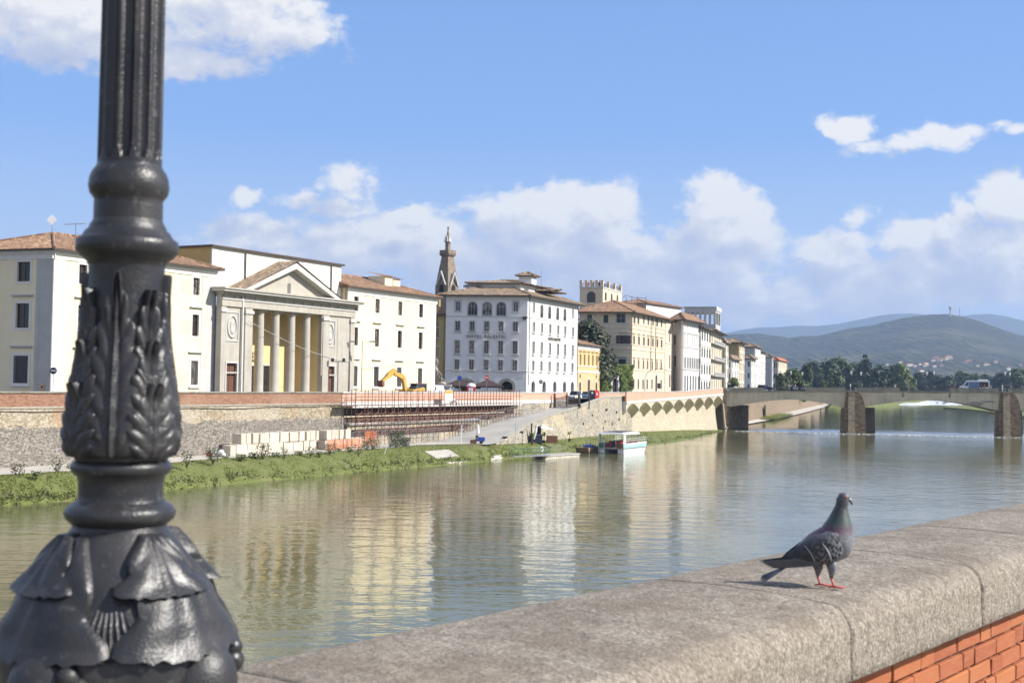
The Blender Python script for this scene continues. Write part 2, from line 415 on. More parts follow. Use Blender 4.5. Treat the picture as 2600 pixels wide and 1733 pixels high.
P('aqua_paint', (0.40, 0.72, 0.62), (0.36, 0.66, 0.57), 0.8, 0.4)
P('hull_white', (0.80, 0.79, 0.80), (0.74, 0.73, 0.74), 0.8, 0.4, streak=0.25)
P('green_paint', (0.03, 0.16, 0.12), (0.025, 0.13, 0.10), 2, 0.5)
P('seat_red', (0.45, 0.10, 0.07), (0.38, 0.08, 0.06), 2, 0.6)
P('bronze', (0.20, 0.17, 0.14), (0.42, 0.37, 0.31), 1.6, 0.7, 0.01, 6, lo=0.45, hi=0.6)
P('foam', (0.62, 0.64, 0.63), (0.42, 0.45, 0.45), 0.5, 0.9, 0.03, 3)
P('roof_red', (0.50, 0.17, 0.08), (0.38, 0.13, 0.065), 1.0, 0.9, rnd=0.2)
P('house_wall', (0.80, 0.74, 0.62), (0.74, 0.68, 0.56), 0.3, 0.9, rnd=0.15)
P('car_dark', (0.018, 0.02, 0.026), (0.022, 0.024, 0.03), 1, 0.25)
P('car_white', (0.78, 0.78, 0.78), (0.74, 0.74, 0.74), 1, 0.3)
P('car_blue', (0.14, 0.22, 0.36), (0.12, 0.19, 0.31), 1, 0.3)
P('gold_letters', (0.16, 0.14, 0.10), (0.12, 0.105, 0.08), 2, 0.6)
P('skin', (0.55, 0.34, 0.25), (0.50, 0.30, 0.22), 4, 0.6)
P('hair', (0.04, 0.028, 0.02), (0.03, 0.02, 0.015), 6, 0.6)
for _n, _c in (('white', (0.75, 0.75, 0.74)), ('black', (0.02, 0.02, 0.024)), ('blue', (0.07, 0.13, 0.30)), ('red', (0.50, 0.06, 0.05)), ('gray', (0.28, 0.28, 0.29)), ('green', (0.05, 0.28, 0.16)), ('sand', (0.45, 0.38, 0.28)), ('pale', (0.50, 0.62, 0.72))):
    P('cloth_' + _n, _c, tuple(x*0.85 for x in _c), 3, 0.9)
def roof_mat(name, cols, scale=(5.5, 5.5, 5.5)):
    m, t, b = new_mat(name)
    co = obj_coord(t)
    v = t.new('ShaderNodeTexVoronoi'); v.feature = 'F1'; v.inputs['Scale'].default_value = 3.2; t.link(co, v.inputs['Vector'])
    sep = t.new('ShaderNodeSeparateColor'); t.link(v.outputs['Color'], sep.inputs[0])
    col = t.ramp(sep.outputs[0], [(0.0, cols[0]), (0.35, cols[1]), (0.7, cols[2]), (1.0, cols[3])])
    n = t.noise(co, 0.35, 5)
    col = t.mix(t.math('MULTIPLY', t.maprange(n.outputs[0], 0.45, 0.7), 0.55), col, cols[4])
    t.link(col, b.inputs['Base Color']); b.inputs['Roughness'].default_value = 0.92
    bp = t.new('ShaderNodeBump'); bp.inputs['Distance'].default_value = 0.04; bp.inputs['Strength'].default_value = 0.8
    t.link(v.outputs['Distance'], bp.inputs['Height']); t.link(bp.outputs[0], b.inputs['Normal'])
    return m
roof_mat('tiles', [(0.13, 0.072, 0.042), (0.24, 0.132, 0.076), (0.31, 0.18, 0.105), (0.43, 0.30, 0.20), (0.16, 0.11, 0.075)])
roof_mat('tiles_old', [(0.12, 0.082, 0.052), (0.205, 0.14, 0.09), (0.28, 0.20, 0.13), (0.43, 0.34, 0.245), (0.155, 0.12, 0.088)])
def masonry(name, cols, scale, squash=(1, 1, 2.0), edge=0.35, bump=0.05, patch=None, patch_sc=0.12, world=True, patch2=None):
    """irregular coursed rubble: cells coloured one by one with sunken joints"""
    m, t, b = new_mat(name)
    co = pos_coord(t) if world else obj_coord(t)
    wob = t.noise(co, scale*0.6, 3)
    c2 = t.vmath('ADD', co, t.vmath('MULTIPLY', t.vmath('SUBTRACT', wob.outputs['Color'], (0.5, 0.5, 0.5)).outputs[0], (0.5/scale,)*3).outputs[0]).outputs[0]
    c2 = vec_scale(t, c2, squash)
    v = t.new('ShaderNodeTexVoronoi'); v.feature = 'F1'; v.inputs['Scale'].default_value = scale; t.link(c2, v.inputs['Vector'])
    e = t.new('ShaderNodeTexVoronoi'); e.feature = 'DISTANCE_TO_EDGE'; e.inputs['Scale'].default_value = scale; t.link(c2, e.inputs['Vector'])
    sep = t.new('ShaderNodeSeparateColor'); t.link(v.outputs['Color'], sep.inputs[0])
    n = len(cols)
    col = t.ramp(sep.outputs[0], [(i/(n-1), c) for i, c in enumerate(cols)])
    fine = t.noise(co, scale*5, 4)
    col = t.mix(t.maprange(fine.outputs[0], 0.3, 0.7), col, t.mix(1.0, col, (0.7, 0.7, 0.7), 'MULTIPLY'))
    if patch is not None:
        pn = t.noise(vec_scale(t, co, (1, 1, 1.6)), patch_sc, 5)
        col = t.mix(t.math('MULTIPLY', t.maprange(pn.outputs[0], 0.46, 0.62), 0.42), col, patch)
    if patch2 is not None:
        pn = t.noise(t.vmath('ADD', co, (31, 7, 3)).outputs[0], patch_sc*1.7, 5)
        col = t.mix(t.math('MULTIPLY', t.maprange(pn.outputs[0], 0.52, 0.62), 0.6), col, patch2)
    edgef = t.maprange(e.outputs['Distance'], 0.0, 0.10)
    col = t.mix(t.math('MULTIPLY_ADD', edgef, -edge, edge), col, tuple(x*0.55 for x in cols[0]))
    t.link(col, b.inputs['Base Color']); b.inputs['Roughness'].default_value = 0.92
    hgt = t.math('ADD', t.math('MULTIPLY', edgef, 0.7), t.math('MULTIPLY', fine.outputs[0], 0.5))
    bp = t.new('ShaderNodeBump'); bp.inputs['Distance'].default_value = bump; t.link(hgt, bp.inputs['Height']); t.link(bp.outputs[0], b.inputs['Normal'])
    return m
masonry('rubble', [(0.22, 0.185, 0.145), (0.36, 0.31, 0.235), (0.46, 0.39, 0.28), (0.52, 0.46, 0.36), (0.30, 0.265, 0.215)], 3.6, (1, 1, 2.1), patch=(0.30, 0.265, 0.22), patch2=(0.56, 0.45, 0.26))
masonry('rubble_gray', [(0.13, 0.11, 0.09), (0.26, 0.23, 0.19), (0.36, 0.32, 0.265), (0.54, 0.49, 0.42), (0.19, 0.165, 0.135)], 4.2, (1, 1, 2.3), patch=(0.24, 0.215, 0.185))
masonry('rubble_warm', [(0.26, 0.20, 0.12), (0.46, 0.37, 0.23), (0.58, 0.49, 0.34), (0.70, 0.63, 0.50), (0.36, 0.28, 0.17)], 3.8, (1, 1, 2.0), patch=(0.66, 0.60, 0.50), patch2=(0.45, 0.26, 0.14))
masonry('rubble_pale', [(0.22, 0.185, 0.135), (0.40, 0.35, 0.265), (0.54, 0.48, 0.375), (0.66, 0.60, 0.50), (0.28, 0.24, 0.18)], 2.9, (1, 1, 1.5), patch=(0.36, 0.335, 0.29), patch2=(0.62, 0.52, 0.34))
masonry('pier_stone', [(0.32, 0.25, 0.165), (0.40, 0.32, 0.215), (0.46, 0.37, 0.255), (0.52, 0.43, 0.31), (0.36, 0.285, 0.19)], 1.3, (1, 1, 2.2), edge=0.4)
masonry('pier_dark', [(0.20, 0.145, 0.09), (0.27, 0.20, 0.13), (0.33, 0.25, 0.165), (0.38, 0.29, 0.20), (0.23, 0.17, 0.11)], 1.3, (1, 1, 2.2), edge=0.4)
masonry('brick_old', [(0.30, 0.15, 0.10), (0.42, 0.22, 0.14), (0.50, 0.28, 0.18), (0.46, 0.25, 0.16), (0.38, 0.20, 0.13)], 4.0, (0.6, 0.6, 2.4), patch=(0.50, 0.33, 0.23), patch_sc=0.10)
def course_wall(name, c1, c2, mortar, bw=1.1, bh=0.42):
    """squared stone in even courses, for walls too far off to pick the stones apart"""
    m, t, b = new_mat(name)
    co = obj_coord(t)
    sp_ = t.new('ShaderNodeSeparateXYZ'); t.link(co, sp_.inputs[0])
    cb = t.new('ShaderNodeCombineXYZ'); t.link(sp_.outputs[0], cb.inputs[0]); t.link(sp_.outputs[2], cb.inputs[1])
    br = t.new('ShaderNodeTexBrick'); t.link(cb.outputs[0], br.inputs['Vector'])
    br.inputs['Scale'].default_value = 1.0; br.inputs['Brick Width'].default_value = bw; br.inputs['Row Height'].default_value = bh
    br.inputs['Mortar Size'].default_value = 0.022; br.inputs['Bias'].default_value = 0.0
    for k, c in (('Color1', c1), ('Color2', c2), ('Mortar', mortar)): br.inputs[k].default_value = (*c, 1)
    n = t.noise(co, 0.25, 5)
    col = t.mix(t.math('MULTIPLY', t.maprange(n.outputs[0], 0.42, 0.65), 0.4), br.outputs[0], tuple(x*0.7 for x in c1))
    t.link(col, b.inputs['Base Color']); b.inputs['Roughness'].default_value = 0.9
    bp = t.new('ShaderNodeBump'); bp.inputs['Distance'].default_value = 0.03; bp.invert = True
    t.link(br.outputs['Fac'], bp.inputs['Height']); t.link(bp.outputs[0], b.inputs['Normal'])
course_wall('courses', (0.60, 0.52, 0.39), (0.50, 0.43, 0.32), (0.34, 0.29, 0.22))
course_wall('courses_rusticated', (0.62, 0.54, 0.42), (0.56, 0.48, 0.36), (0.30, 0.26, 0.20), 1.2, 0.55)
def leaf_mat(name, cols, trans=0.25):
    m, t, b = new_mat(name)
    oi = t.new('ShaderNodeObjectInfo'); geo = t.new('ShaderNodeNewGeometry')
    n = t.noise(obj_coord(t), 0.45, 4); r = geo.outputs['Random Per Island']
    f = t.math('ADD', t.math('MULTIPLY', n.outputs[0], 0.6), t.math('MULTIPLY', r, 0.4))
    col = t.ramp(f, [(0.15, cols[0]), (0.5, cols[1]), (0.85, cols[2])])
    hs = t.new('ShaderNodeHueSaturation'); t.put(hs.inputs['Value'], t.math('MULTIPLY_ADD', oi.outputs['Random'], 0.4, 0.8)); t.link(col, hs.inputs['Color'])
    t.link(hs.outputs[0], b.inputs['Base Color']); b.inputs['Roughness'].default_value = 0.6
    tr = t.new('ShaderNodeBsdfTranslucent'); t.link(hs.outputs[0], tr.inputs['Color'])
    mx = t.new('ShaderNodeMixShader'); mx.inputs[0].default_value = trans
    t.link(b.outputs[0], mx.inputs[1]); t.link(tr.outputs[0], mx.inputs[2])
    out = [x for x in t.n if x.bl_idname == 'ShaderNodeOutputMaterial'][0]; t.link(mx.outputs[0], out.inputs[0])
leaf_mat('leaf_dark', [(0.018, 0.030, 0.012), (0.035, 0.055, 0.020), (0.065, 0.085, 0.030)])
leaf_mat('leaf_mid', [(0.035, 0.055, 0.016), (0.065, 0.095, 0.026), (0.11, 0.14, 0.040)])
leaf_mat('leaf_light', [(0.06, 0.09, 0.020), (0.11, 0.15, 0.035), (0.17, 0.20, 0.055)])
leaf_mat('leaf_ivy', [(0.07, 0.11, 0.020), (0.14, 0.20, 0.035), (0.24, 0.30, 0.06)], 0.3)
leaf_mat('leaf_magnolia', [(0.018, 0.028, 0.014), (0.035, 0.048, 0.022), (0.10, 0.11, 0.055)], 0.1)
leaf_mat('grass_blade', [(0.135, 0.16, 0.036), (0.195, 0.215, 0.055), (0.27, 0.27, 0.09)], 0.4)
leaf_mat('reed_blade', [(0.07, 0.095, 0.025), (0.13, 0.155, 0.045), (0.24, 0.22, 0.09)], 0.35)
P('grass_ground', (0.095, 0.12, 0.026), (0.155, 0.175, 0.044), 2.6, 0.95, 0.06, 5, c3=(0.18, 0.17, 0.07), c3scale=0.35, c3amt=0.6, world=True)
# river
def water_mat(name, ripple=1.0, murk=(0.105, 0.105, 0.050)):
    m, t, b = new_mat(name)
    co = pos_coord(t)
    n0 = t.noise(co, 0.03, 4)
    col = t.mix(t.maprange(n0.outputs[0], 0.4, 0.65), murk, tuple(x*1.35 for x in murk))
    t.link(col, b.inputs['Base Color']); b.inputs['Roughness'].default_value = 0.045; b.inputs['IOR'].default_value = 1.33
    a = t.noise(vec_scale(t, co, (0.55, 1.0, 1.0)), 0.62, 4, 0.5)
    c = t.noise(vec_scale(t, co, (0.5, 1.0, 1.0)), 2.3, 3, 0.5)
    big = t.noise(co, 0.045, 3)
    amp = t.maprange(big.outputs[0], 0.35, 0.65, 0.55, 1.25)
    h = t.math('MULTIPLY', t.math('ADD', t.math('MULTIPLY', a.outputs[0], 1.0), t.math('MULTIPLY', c.outputs[0], 0.15)), amp)
    bp = t.new('ShaderNodeBump'); bp.inputs['Distance'].default_value = 0.074*ripple; bp.inputs['Strength'].default_value = 1.0
    t.link(h, bp.inputs['Height']); t.link(bp.outputs[0], b.inputs['Normal'])
water_mat('water')
water_mat('water_calm', 0.35)
# ------------------------------------------------------------------ the lie of the land: embankment line, river, banks
WALL = Frame((-48.7, 120.0), (-11.6, 190.0))             # foot of the embankment wall on the far bank
ZTOP, ZST, ZPATH = 9.25, 8.0, 2.0                         # parapet top, street, towpath
EMB_L = WALL.W(-70, 0, 0); GATE_S = WALL.sx(1437, 1000)   # the wall runs on to the left; it opens at the ramp gate
K1 = Vector((23.4, 257.0)); K2 = Vector((52.0, 309.0))    # quay from the ramp to the bridge
QUAY = Frame(K1, K2)
BR = Frame((52.0, 309.3), (116.4, 298.0))                 # downstream face of the bridge
UPS = Frame((58.0, 330.0), (190.0, 766.0))                # embankment upstream of the bridge
def sheet(name, pts, z, mat, kind='structure'):
    mb = MB(); n = len(pts)
    tri = tessellate_polygon([[Vector((p[0], p[1], 0)) for p in pts]])
    mb.add([(p[0], p[1], z) for p in pts], tri)
    o = mb.build(name, mat, fix=False)
    me = o.data
    if me.polygons and sum(p.normal.z*p.area for p in me.polygons) < 0: me.flip_normals()
    return tag(o, kind=kind)
b2 = lambda s_, o_: tuple(BR.W(s_, o_, 0).to_2d())
river = sheet('river', [(-900, -60), (900, -60), (900, b2(850, 3.6)[1]), b2(600, 3.6), b2(-4, 3.6), (20, 330), (-900, 330)], 0.0, 'water')
river_up = sheet('river_upstream', [b2(-10, -15.5), b2(600, -15.5), (2500, 2200), (-200, 2200)], 0.41, 'water_calm')
# the street and the town behind the embankment
WL = [WALL.W(-400, -0.3, 0), WALL.W(0, -0.3, 0), WALL.W(GATE_S, -0.3, 0)]
town = [(p.x, p.y) for p in WL] + [(K1.x-0.25, K1.y+0.1), (K2.x-0.25, K2.y+0.1), (58.0, 330.0), (190.0, 766.0), (430, 1500), (430, 6000), (-6000, 6000), (-6000, -200)]
street = sheet('street', town, ZST, 'asphalt')
far_plain = sheet('plain', [(190, 766), (222, 792), (262, 850), (285, 960), (330, 1010), (640, 1080), (3000, 1300), (9000, 1500), (9000, 14000), (-4000, 14000), (-4000, 6000), (430, 6000), (430, 1500)], 4.5, 'grass_ground')
bed = sheet('riverbed', [(-9000, -9000), (9000, -9000), (9000, 14000), (-9000, 14000)], -3.0, 'earth')
# pavement along the facades and along the parapet, with a real kerb
def strip(name, F, s0, s1, o0, o1, z0, z1, mat, kind='structure'):
    mb = MB(); mb.box(s0, s1, -o1, -o0, z0, z1)
    o = mb.build(name, mat, None, F.W(0, 0, 0), F.ang)
    return tag(o, kind=kind)
strip('pavement', WALL, -60, GATE_S - 1, -2.4, -0.7, ZST + 0.004, ZST + 0.12, 'paving')
# --------------------------------------------------------------- bank profile by columns
COLS = [  # photo x, waterline y, path edge y
 (-260, 1312, 1226), (-100, 1294, 1212), (0, 1284, 1205), (90, 1277, 1200), (180, 1270, 1195), (300, 1257, 1186), (400, 1247, 1177), (500, 1236, 1167), (620, 1225, 1159), (755, 1213, 1152), (900, 1200, 1142), (1000, 1191, 1135), (1062, 1186, 1129)]
SH = []; PE = []
for x, ys, yp in COLS:
    SH.append(at_z(x, ys, 0.0)); PE.append(at_z(x, yp, ZPATH))
# around the foot of the ramp and along the quay
COL2 = [(1130, 1180, 1127, 1.95), (1215, 1173, 1127, 1.9), (1264, 1166, 1128, 1.8), (1330, 1161, 1125, 1.65), (1409, 1152, 1115, 1.5), (1484, 1143, 1109, 1.45), (1560, 1136, 1101, 1.3), (1615, 1131, 1094, 1.2), (1645, 1129.5, 1092.5, 1.1), (1717, 1122, 1091, 0.9), (1780, 1109, 1089, 0.6), (1836, 1093, 1085, 0.35)]
SH2 = [at_z(x, ys, 0.0) for x, ys, yp, z in COL2]; PE2 = [at_z(x, yp, z) for x, ys, yp, z in COL2]
SHORE = SH + SH2; EDGE = PE + PE2
def resample(pts, k):
    out = []
    for i in range(len(pts)-1):
        for j in range(k): out.append(pts[i].lerp(pts[i+1], j/k))
    out.append(pts[-1]); return out
shore = resample(SHORE, 8); edge = resample(EDGE, 8)
rg = random.Random(5)
def bank_mesh():
    mb = MB(); prof = [(0.0, 0.0, 0.0), (0.15, 0.02, 0.0), (0.35, 0.20, .05), (0.55, 0.40, .08), (0.75, 0.62, .1), (0.90, 0.80, .1), (0.97, 0.93, .05), (1.0, 1.0, 0.0), (1.05, 1.35, 0.0)]
    n = len(prof)
    for i, (a, b) in enumerate(zip(edge, shore)):
        for (t, dz, j) in prof:
            p = a.lerp(Vector((b.x, b.y, 0)), t)
            z = a.z*(1 - dz) + rg.uniform(-j, j)*1.2
            if t >= 1.0: p += Vector((rg.uniform(-.35, .35), rg.uniform(-.5, .5), 0)); z = 0.02 if t == 1.0 else -0.8
            mb.v.append((p.x, p.y, z))
    m = len(edge)
    for i in range(m-1):
        for k in range(n-1):
            a = i*n + k; mb.f.append((a, a+1, a+1+n, a+n)); mb.m.append(0)
    return mb
bank = tag(bank_mesh().build('grass_bank', 'grass_ground', smooth=True), kind='structure')
def bank_pt(u, t):
    i = min(int(u*(len(edge)-1)), len(edge)-2); f = u*(len(edge)-1) - i
    a = edge[i].lerp(edge[i+1], f); b = shore[i].lerp(shore[i+1], f)
    prof = [(0, 0), (.15, .02), (.35, .2), (.55, .4), (.75, .62), (.9, .8), (.97, .93), (1, 1)]
    for (t0, d0), (t1, d1) in zip(prof, prof[1:]):
        if t <= t1: dz = d0 + (d1-d0)*(t-t0)/(t1-t0); break
    p = a.lerp(b, t); return Vector((p.x, p.y, a.z*(1-dz)))
# towpath between the wall and the grass
mb = MB(); pts = []
for x, ys, yp in COLS:
    a = at_z(x, yp, ZPATH); s_ = (Vector((a.x, a.y)) - WALL.p).dot(WALL.u); w = WALL.W(s_, -1.2, ZPATH)
    pts.append((w, a))
a = at_z(1264, 1128, 1.8); pts.append((WALL.W((Vector((a.x, a.y)) - WALL.p).dot(WALL.u), -1.2, ZPATH), Vector((a.x, a.y, 1.97))))
for i, (w, a) in enumerate(pts): mb.v += [tuple(w), (a.x, a.y, a.z - 0.0)]
for i in range(len(pts)-1): mb.f.append((2*i, 2*i+1, 2*i+3, 2*i+2)); mb.m.append(0)
o = mb.build('towpath', 'path_gravel'); tag(o, kind='structure')
o.location.z = 0.004
# --------------------------------------------------------------- grass and reeds
def blades(name, n, gen, mat):
    mb = MB()
    for _ in range(n):
        p, h, w = gen()
        a = rg.uniform(0, 2*PI); lean = rg.uniform(0.3, 1.3)*h; b = rg.uniform(0, 2*PI)
        dx, dy = math.cos(a)*w, math.sin(a)*w
        tx, ty = math.cos(b)*lean, math.sin(b)*lean
        mb.add([(p.x-dx, p.y-dy, p.z-.03), (p.x+dx, p.y+dy, p.z-.03), (p.x+tx*.4+dx*.7, p.y+ty*.4+dy*.7, p.z+h*.6), (p.x+tx, p.y+ty, p.z+h)], [(0, 1, 2), (0, 2, 3)])
    return mb.build(name, mat, fix=False)
def gen_grass():
    u = rg.random()**1.35; t = rg.uniform(0.02, 0.98)
    return bank_pt(u, t), rg.uniform(.03, .10), rg.uniform(.05, .12)
o = blades('grass', 26000, gen_grass, 'grass_blade'); tag(o, 'short green grass covering the sloping far river bank', 'grass', kind='stuff')
def gen_reed():
    u = rg.random()**1.2
    c = math.sin(u*61)+math.sin(u*137+1)+math.sin(u*29)
    t = min(0.995, max(.62, rg.gauss(.90 - .05*max(0, c), .07)))
    return bank_pt(u, t), rg.uniform(.08, .30)*(.6 + .6*max(0, c*.6)), rg.uniform(.05, .12)
o = blades('reeds', 3800, gen_reed, 'reed_blade'); tag(o, 'tall coarse weeds and reeds along the waterline of the far bank', 'reeds', kind='stuff')
# ------------------------------------------------------------------ hills
from mathutils import noise as mnoise
def hill(name, sil, r0, R, r1, mat, base, rough_amp, seed, nr=46, sub=5):
    """terrain whose crest stands at distance R; crest heights are read from the skyline"""
    pts = []
    for i in range(len(sil)-1):
        for j in range(sub):
            f = j/sub; pts.append((sil[i][0]*(1-f)+sil[i+1][0]*f, sil[i][1]*(1-f)+sil[i+1][1]*f))
    pts.append(sil[-1])
    mb = MB(); n = nr
    for (x, y) in pts:
        d = ray(x, y); az = math.atan2(d.x, d.y); top = EYE + d.z/math.hypot(d.x, d.y)*R
        for k in range(n):
            f = k/(n-1)
            if f < 0.8:
                g = f/0.8; r = r0 + (R-r0)*g; h = base + (top-base)*(g**1.7)
            else:
                g = (f-0.8)/0.2; r = R + (r1-R)*g; h = top + (base-top)*g*0.8
            X, Y = r*math.sin(az), r*math.cos(az)
            nz = mnoise.fractal(Vector((X*0.0021+seed, Y*0.0021, 0)), 1.0, 2.1, 5)
            nf = mnoise.noise(Vector((X*0.03, Y*0.03, seed)))
            amp = rough_amp*min(1, (top-base)/150)*math.sin(min(1, f/0.8)*PI)*(1-min(1,f/0.8))*1.6
            h += nz*amp + nf*rough_amp*0.07
            mb.v.append((X, Y, h))
    m = len(pts)
    for i in range(m-1):
        for k in range(n-1):
            a = i*n+k; mb.f.append((a, a+1, a+1+n, a+n)); mb.m.append(0)
    o = mb.build(name, mat, smooth=True)
    return tag(o, kind='structure')
c8 = lambda x, y: (1780 + x/2.869, 750 + y/2.869)
def forest_mat(name, a, b, c, clear, sc=0.012):
    m, t, bs = new_mat(name)
    co = pos_coord(t)
    v = t.new('ShaderNodeTexVoronoi'); v.inputs['Scale'].default_value = sc*5; t.link(vec_scale(t, co, (1, 0.2, 1.2)), v.inputs['Vector'])
    sep = t.new('ShaderNodeSeparateColor'); t.link(v.outputs['Color'], sep.inputs[0])
    col = t.ramp(sep.outputs[0], [(0, a), (0.5, b), (1, c)])
    n = t.noise(co, 0.004, 6, 0.6)
    col = t.mix(t.math('MULTIPLY', t.maprange(n.outputs[0], 0.52, 0.62), 0.7), col, clear)
    n2 = t.noise(co, 0.0017, 4)
    col = t.mix(t.math('MULTIPLY', t.maprange(n2.outputs[0], 0.5, 0.6), 0.55), col, a)
    t.link(col, bs.inputs['Base Color']); bs.inputs['Roughness'].default_value = 0.95
    bp = t.new('ShaderNodeBump'); bp.inputs['Distance'].default_value = 5.0
    t.link(t.math('ADD', v.outputs['Distance'], 0.0), bp.inputs['Height']); t.link(bp.outputs[0], bs.inputs['Normal'])
forest_mat('forest', (0.008, 0.014, 0.008), (0.020, 0.028, 0.013), (0.040, 0.046, 0.02), (0.085, 0.08, 0.04))
forest_mat('forest_far', (0.025, 0.035, 0.016), (0.035, 0.045, 0.02), (0.045, 0.055, 0.025), (0.06, 0.065, 0.03), 0.004)
SIL1 = [(1100, 960), (1400, 915), (1650, 880)] + [c8(*p) for p in [(60, 300), (180, 285), (300, 278), (420, 280), (560, 293), (640, 309), (700, 298), (860, 292), (1000, 258), (1100, 236), (1250, 215), (1400, 180), (1500, 158), (1650, 140), (1815, 135), (1950, 163), (2100, 213), (2250, 263), (2350, 292), (2480, 330)]] + [(2800, 900), (3100, 950)]
SIL2 = [(1100, 955), (1500, 880)] + [c8(*p) for p in [(0, 305), (180, 270), (300, 245), (420, 228), (560, 225), (700, 213), (850, 217), (1000, 200), (1150, 170), (1300, 140), (1400, 127), (1550, 125), (1700, 140), (1850, 150), (1980, 133), (2100, 127), (2200, 140), (2353, 178)]] + [(2760, 850), (3100, 930)]
hill('hills', SIL1, 1900, 4600, 6200, 'forest', 4.0, 34, 3.0)
hill('mountain_ridge', SIL2, 6300, 11000, 12500, 'forest_far', 4.0, 40, 9.0, 30)
# ------------------------------------------------------------------ houses on the hillside
def house_proto(w, d, h):
    r = thing('hill_house', 'pale house', 'house')
    mb = MB(); mb.box(-w/2, w/2, -d/2, d/2, -6, h); wl = mb.build('wall', 'house_wall', r)
    for i in range(3):
        k = MB(); k.box(-0.6, 0.6, -0.06, 0.06, 0, 1.6); k.build('window', 'glass_dark', r, (-w/3 + i*w/3, -d/2, h*0.45))
    mb = MB(); e = 0.8
    mb.add([(-w/2-e, -d/2-e, h), (w/2+e, -d/2-e, h), (w/2+e, d/2+e, h), (-w/2-e, d/2+e, h), (-w/2+d/3, 0, h+2.6), (w/2-d/3, 0, h+2.6)], [(0, 1, 5, 4), (1, 2, 5), (2, 3, 4, 5), (3, 0, 4), (3, 2, 1, 0)])
    mb.build('roof', 'roof_red', r)
    return r
h_long = house_proto(26, 12, 8); h_sq = house_proto(16, 13, 9)
HP = [(2350, 930, 0), (2372, 932, 1), (2370, 917, 0), (2385, 918, 1), (2410, 907, 0), (2404, 912, 1), (2351, 926, 1), (2335, 927, 1), (2310, 929, 0), (2323, 931, 1), (2391, 929, 1), (2452, 924, 1), (2482, 930, 1), (2505, 928, 0), (2592, 930, 1), (2460, 919, 0), (2376, 912, 0), (2415, 911, 1), (2395, 915, 0), (2340, 944, 0), (2287, 921, 0), (2240, 934, 1), (2560, 938, 1), (2252, 927, 1), (2528, 921, 1)]
from mathutils.bvhtree import BVHTree
def drop_on(px, py, names):
    d = ray(px, py).normalized(); best = None
    for nme in names:
        o = bpy.data.objects[nme]; me = o.data
        if nme not in BVH: BVH[nme] = BVHTree.FromPolygons([v.co[:] for v in me.vertices], [p.vertices[:] for p in me.polygons])
        h = BVH[nme].ray_cast(Vector((0, 0, EYE)), d)
        if h[0] is not None and (best is None or h[3] < best[1]): best = (h[0], h[3])
    return best[0] if best else None
BVH = {}
for i, (x, y, k) in enumerate(HP):
    p = drop_on(x, y, ['hills'])
    if p is None: p = at_d(x, y, 2600)
    place((h_long, h_sq)[k], USED, p, rg.uniform(-.5, .5), ('long pale house with a red tiled roof among the trees of the hillside', 'small square pale house with a red tiled roof on the hillside')[k], 'houses on the hillside', rg.uniform(.38, .6))
# mast tower on the summit
p = drop_on(2413, 803, ['hills']) or at_d(2413, 800, 4600)
mt = thing('water_tower', 'slim lookout tower standing on the summit of the green hill', 'tower', p)
mb = MB(); mb.lathe([(3, -8), (2.5, 20), (2.5, 22)], 8); mb.build('shaft', 'concrete', mt)
mb = MB(); mb.lathe([(2.5, 22), (6, 26), (6, 33), (1, 35)], 10); mb.build('tank', 'concrete', mt)
p = drop_on(2436, 806, ['hills']) or at_d(2436, 800, 4600)
mt = tag(MB().tube([(0, 0, -6), (0, 0, 32)], 0.7, 5).build('radio_mast', 'iron', None, p), 'thin radio mast on the hilltop beside the lookout tower', 'mast')
# ------------------------------------------------------------------ trees
def crown_mesh(name, lobes, n, size, mat, seed):
    """many leaf-sized faces spread through a few uneven lobes"""
    r = random.Random(seed); mb = MB()
    tot = sum(l[3]**2 for l in lobes)
    for (lx, ly, lz, lr, sq) in lobes:
        k = int(n*lr*lr/tot)
        nk = max(6, k//26); clumps = []
        for _ in range(nk):
            th = r.uniform(0, 2*PI); ph = math.acos(r.uniform(-0.8, 1)); q = lr*r.uniform(.45, 1.0)
            clumps.append(Vector((lx+q*math.sin(ph)*math.cos(th), ly+q*math.sin(ph)*math.sin(th), lz+q*math.cos(ph)*sq)))
        for _ in range(k):
            c = r.choice(clumps); s = lr*0.24
            p = c + Vector((r.gauss(0, s), r.gauss(0, s), r.gauss(0, s*.75)))
            nrm = (p - Vector((lx, ly, lz-lr*.3))); nrm = (nrm.normalized() + Vector((r.uniform(-.7, .7), r.uniform(-.7, .7), r.uniform(-.2, .9)))).normalized()
            a = nrm.orthogonal().normalized(); b = nrm.cross(a); th = r.uniform(0, PI)
            a, b = a*math.cos(th)+b*math.sin(th), b*math.cos(th)-a*math.sin(th)
            z = size*r.uniform(.6, 1.3)
            mb.add([p - a*z, p - b*z*.55, p + a*z, p + b*z*.55], [(0, 1, 2, 3)])
    return mb.mesh(name, mat, fix=False)
def tree_proto(name, lobes, n, size, mat, seed, trunk_h, tr=0.35, label='tree', limbs=5):
    r = random.Random(seed+7)
    t = thing(name, label, 'tree')
    mb = MB(); mb.tube([(0, 0, -1), (0.05, 0, trunk_h*.5), (0, 0.1, trunk_h), (0.1, 0, trunk_h*1.5)], [tr*1.3, tr, tr*.8, tr*.3], 7)
    for i in range(limbs):
        l = r.choice(lobes); a = Vector((0, 0, trunk_h*r.uniform(.6, 1.1)))
        e = Vector((l[0], l[1], l[2])); mb.tube([a, a.lerp(e, .5)+Vector((0, 0, .3)), e], [tr*.5, tr*.35, tr*.12], 5)
    mb.build('trunk', 'bark', t)
    link('crown', crown_mesh(name+'_crown', lobes, n, size, mat, seed), t)
    return t
round_l = lambda s, h, w, k: [(random.Random(s+i).uniform(-.55, .55)*w, random.Random(s+i+50).uniform(-.55, .55)*w, h*(.22+.58*random.Random(s+i+99).random()), w*random.Random(s+i+33).uniform(.42, .66), 1.0) for i in range(k)]
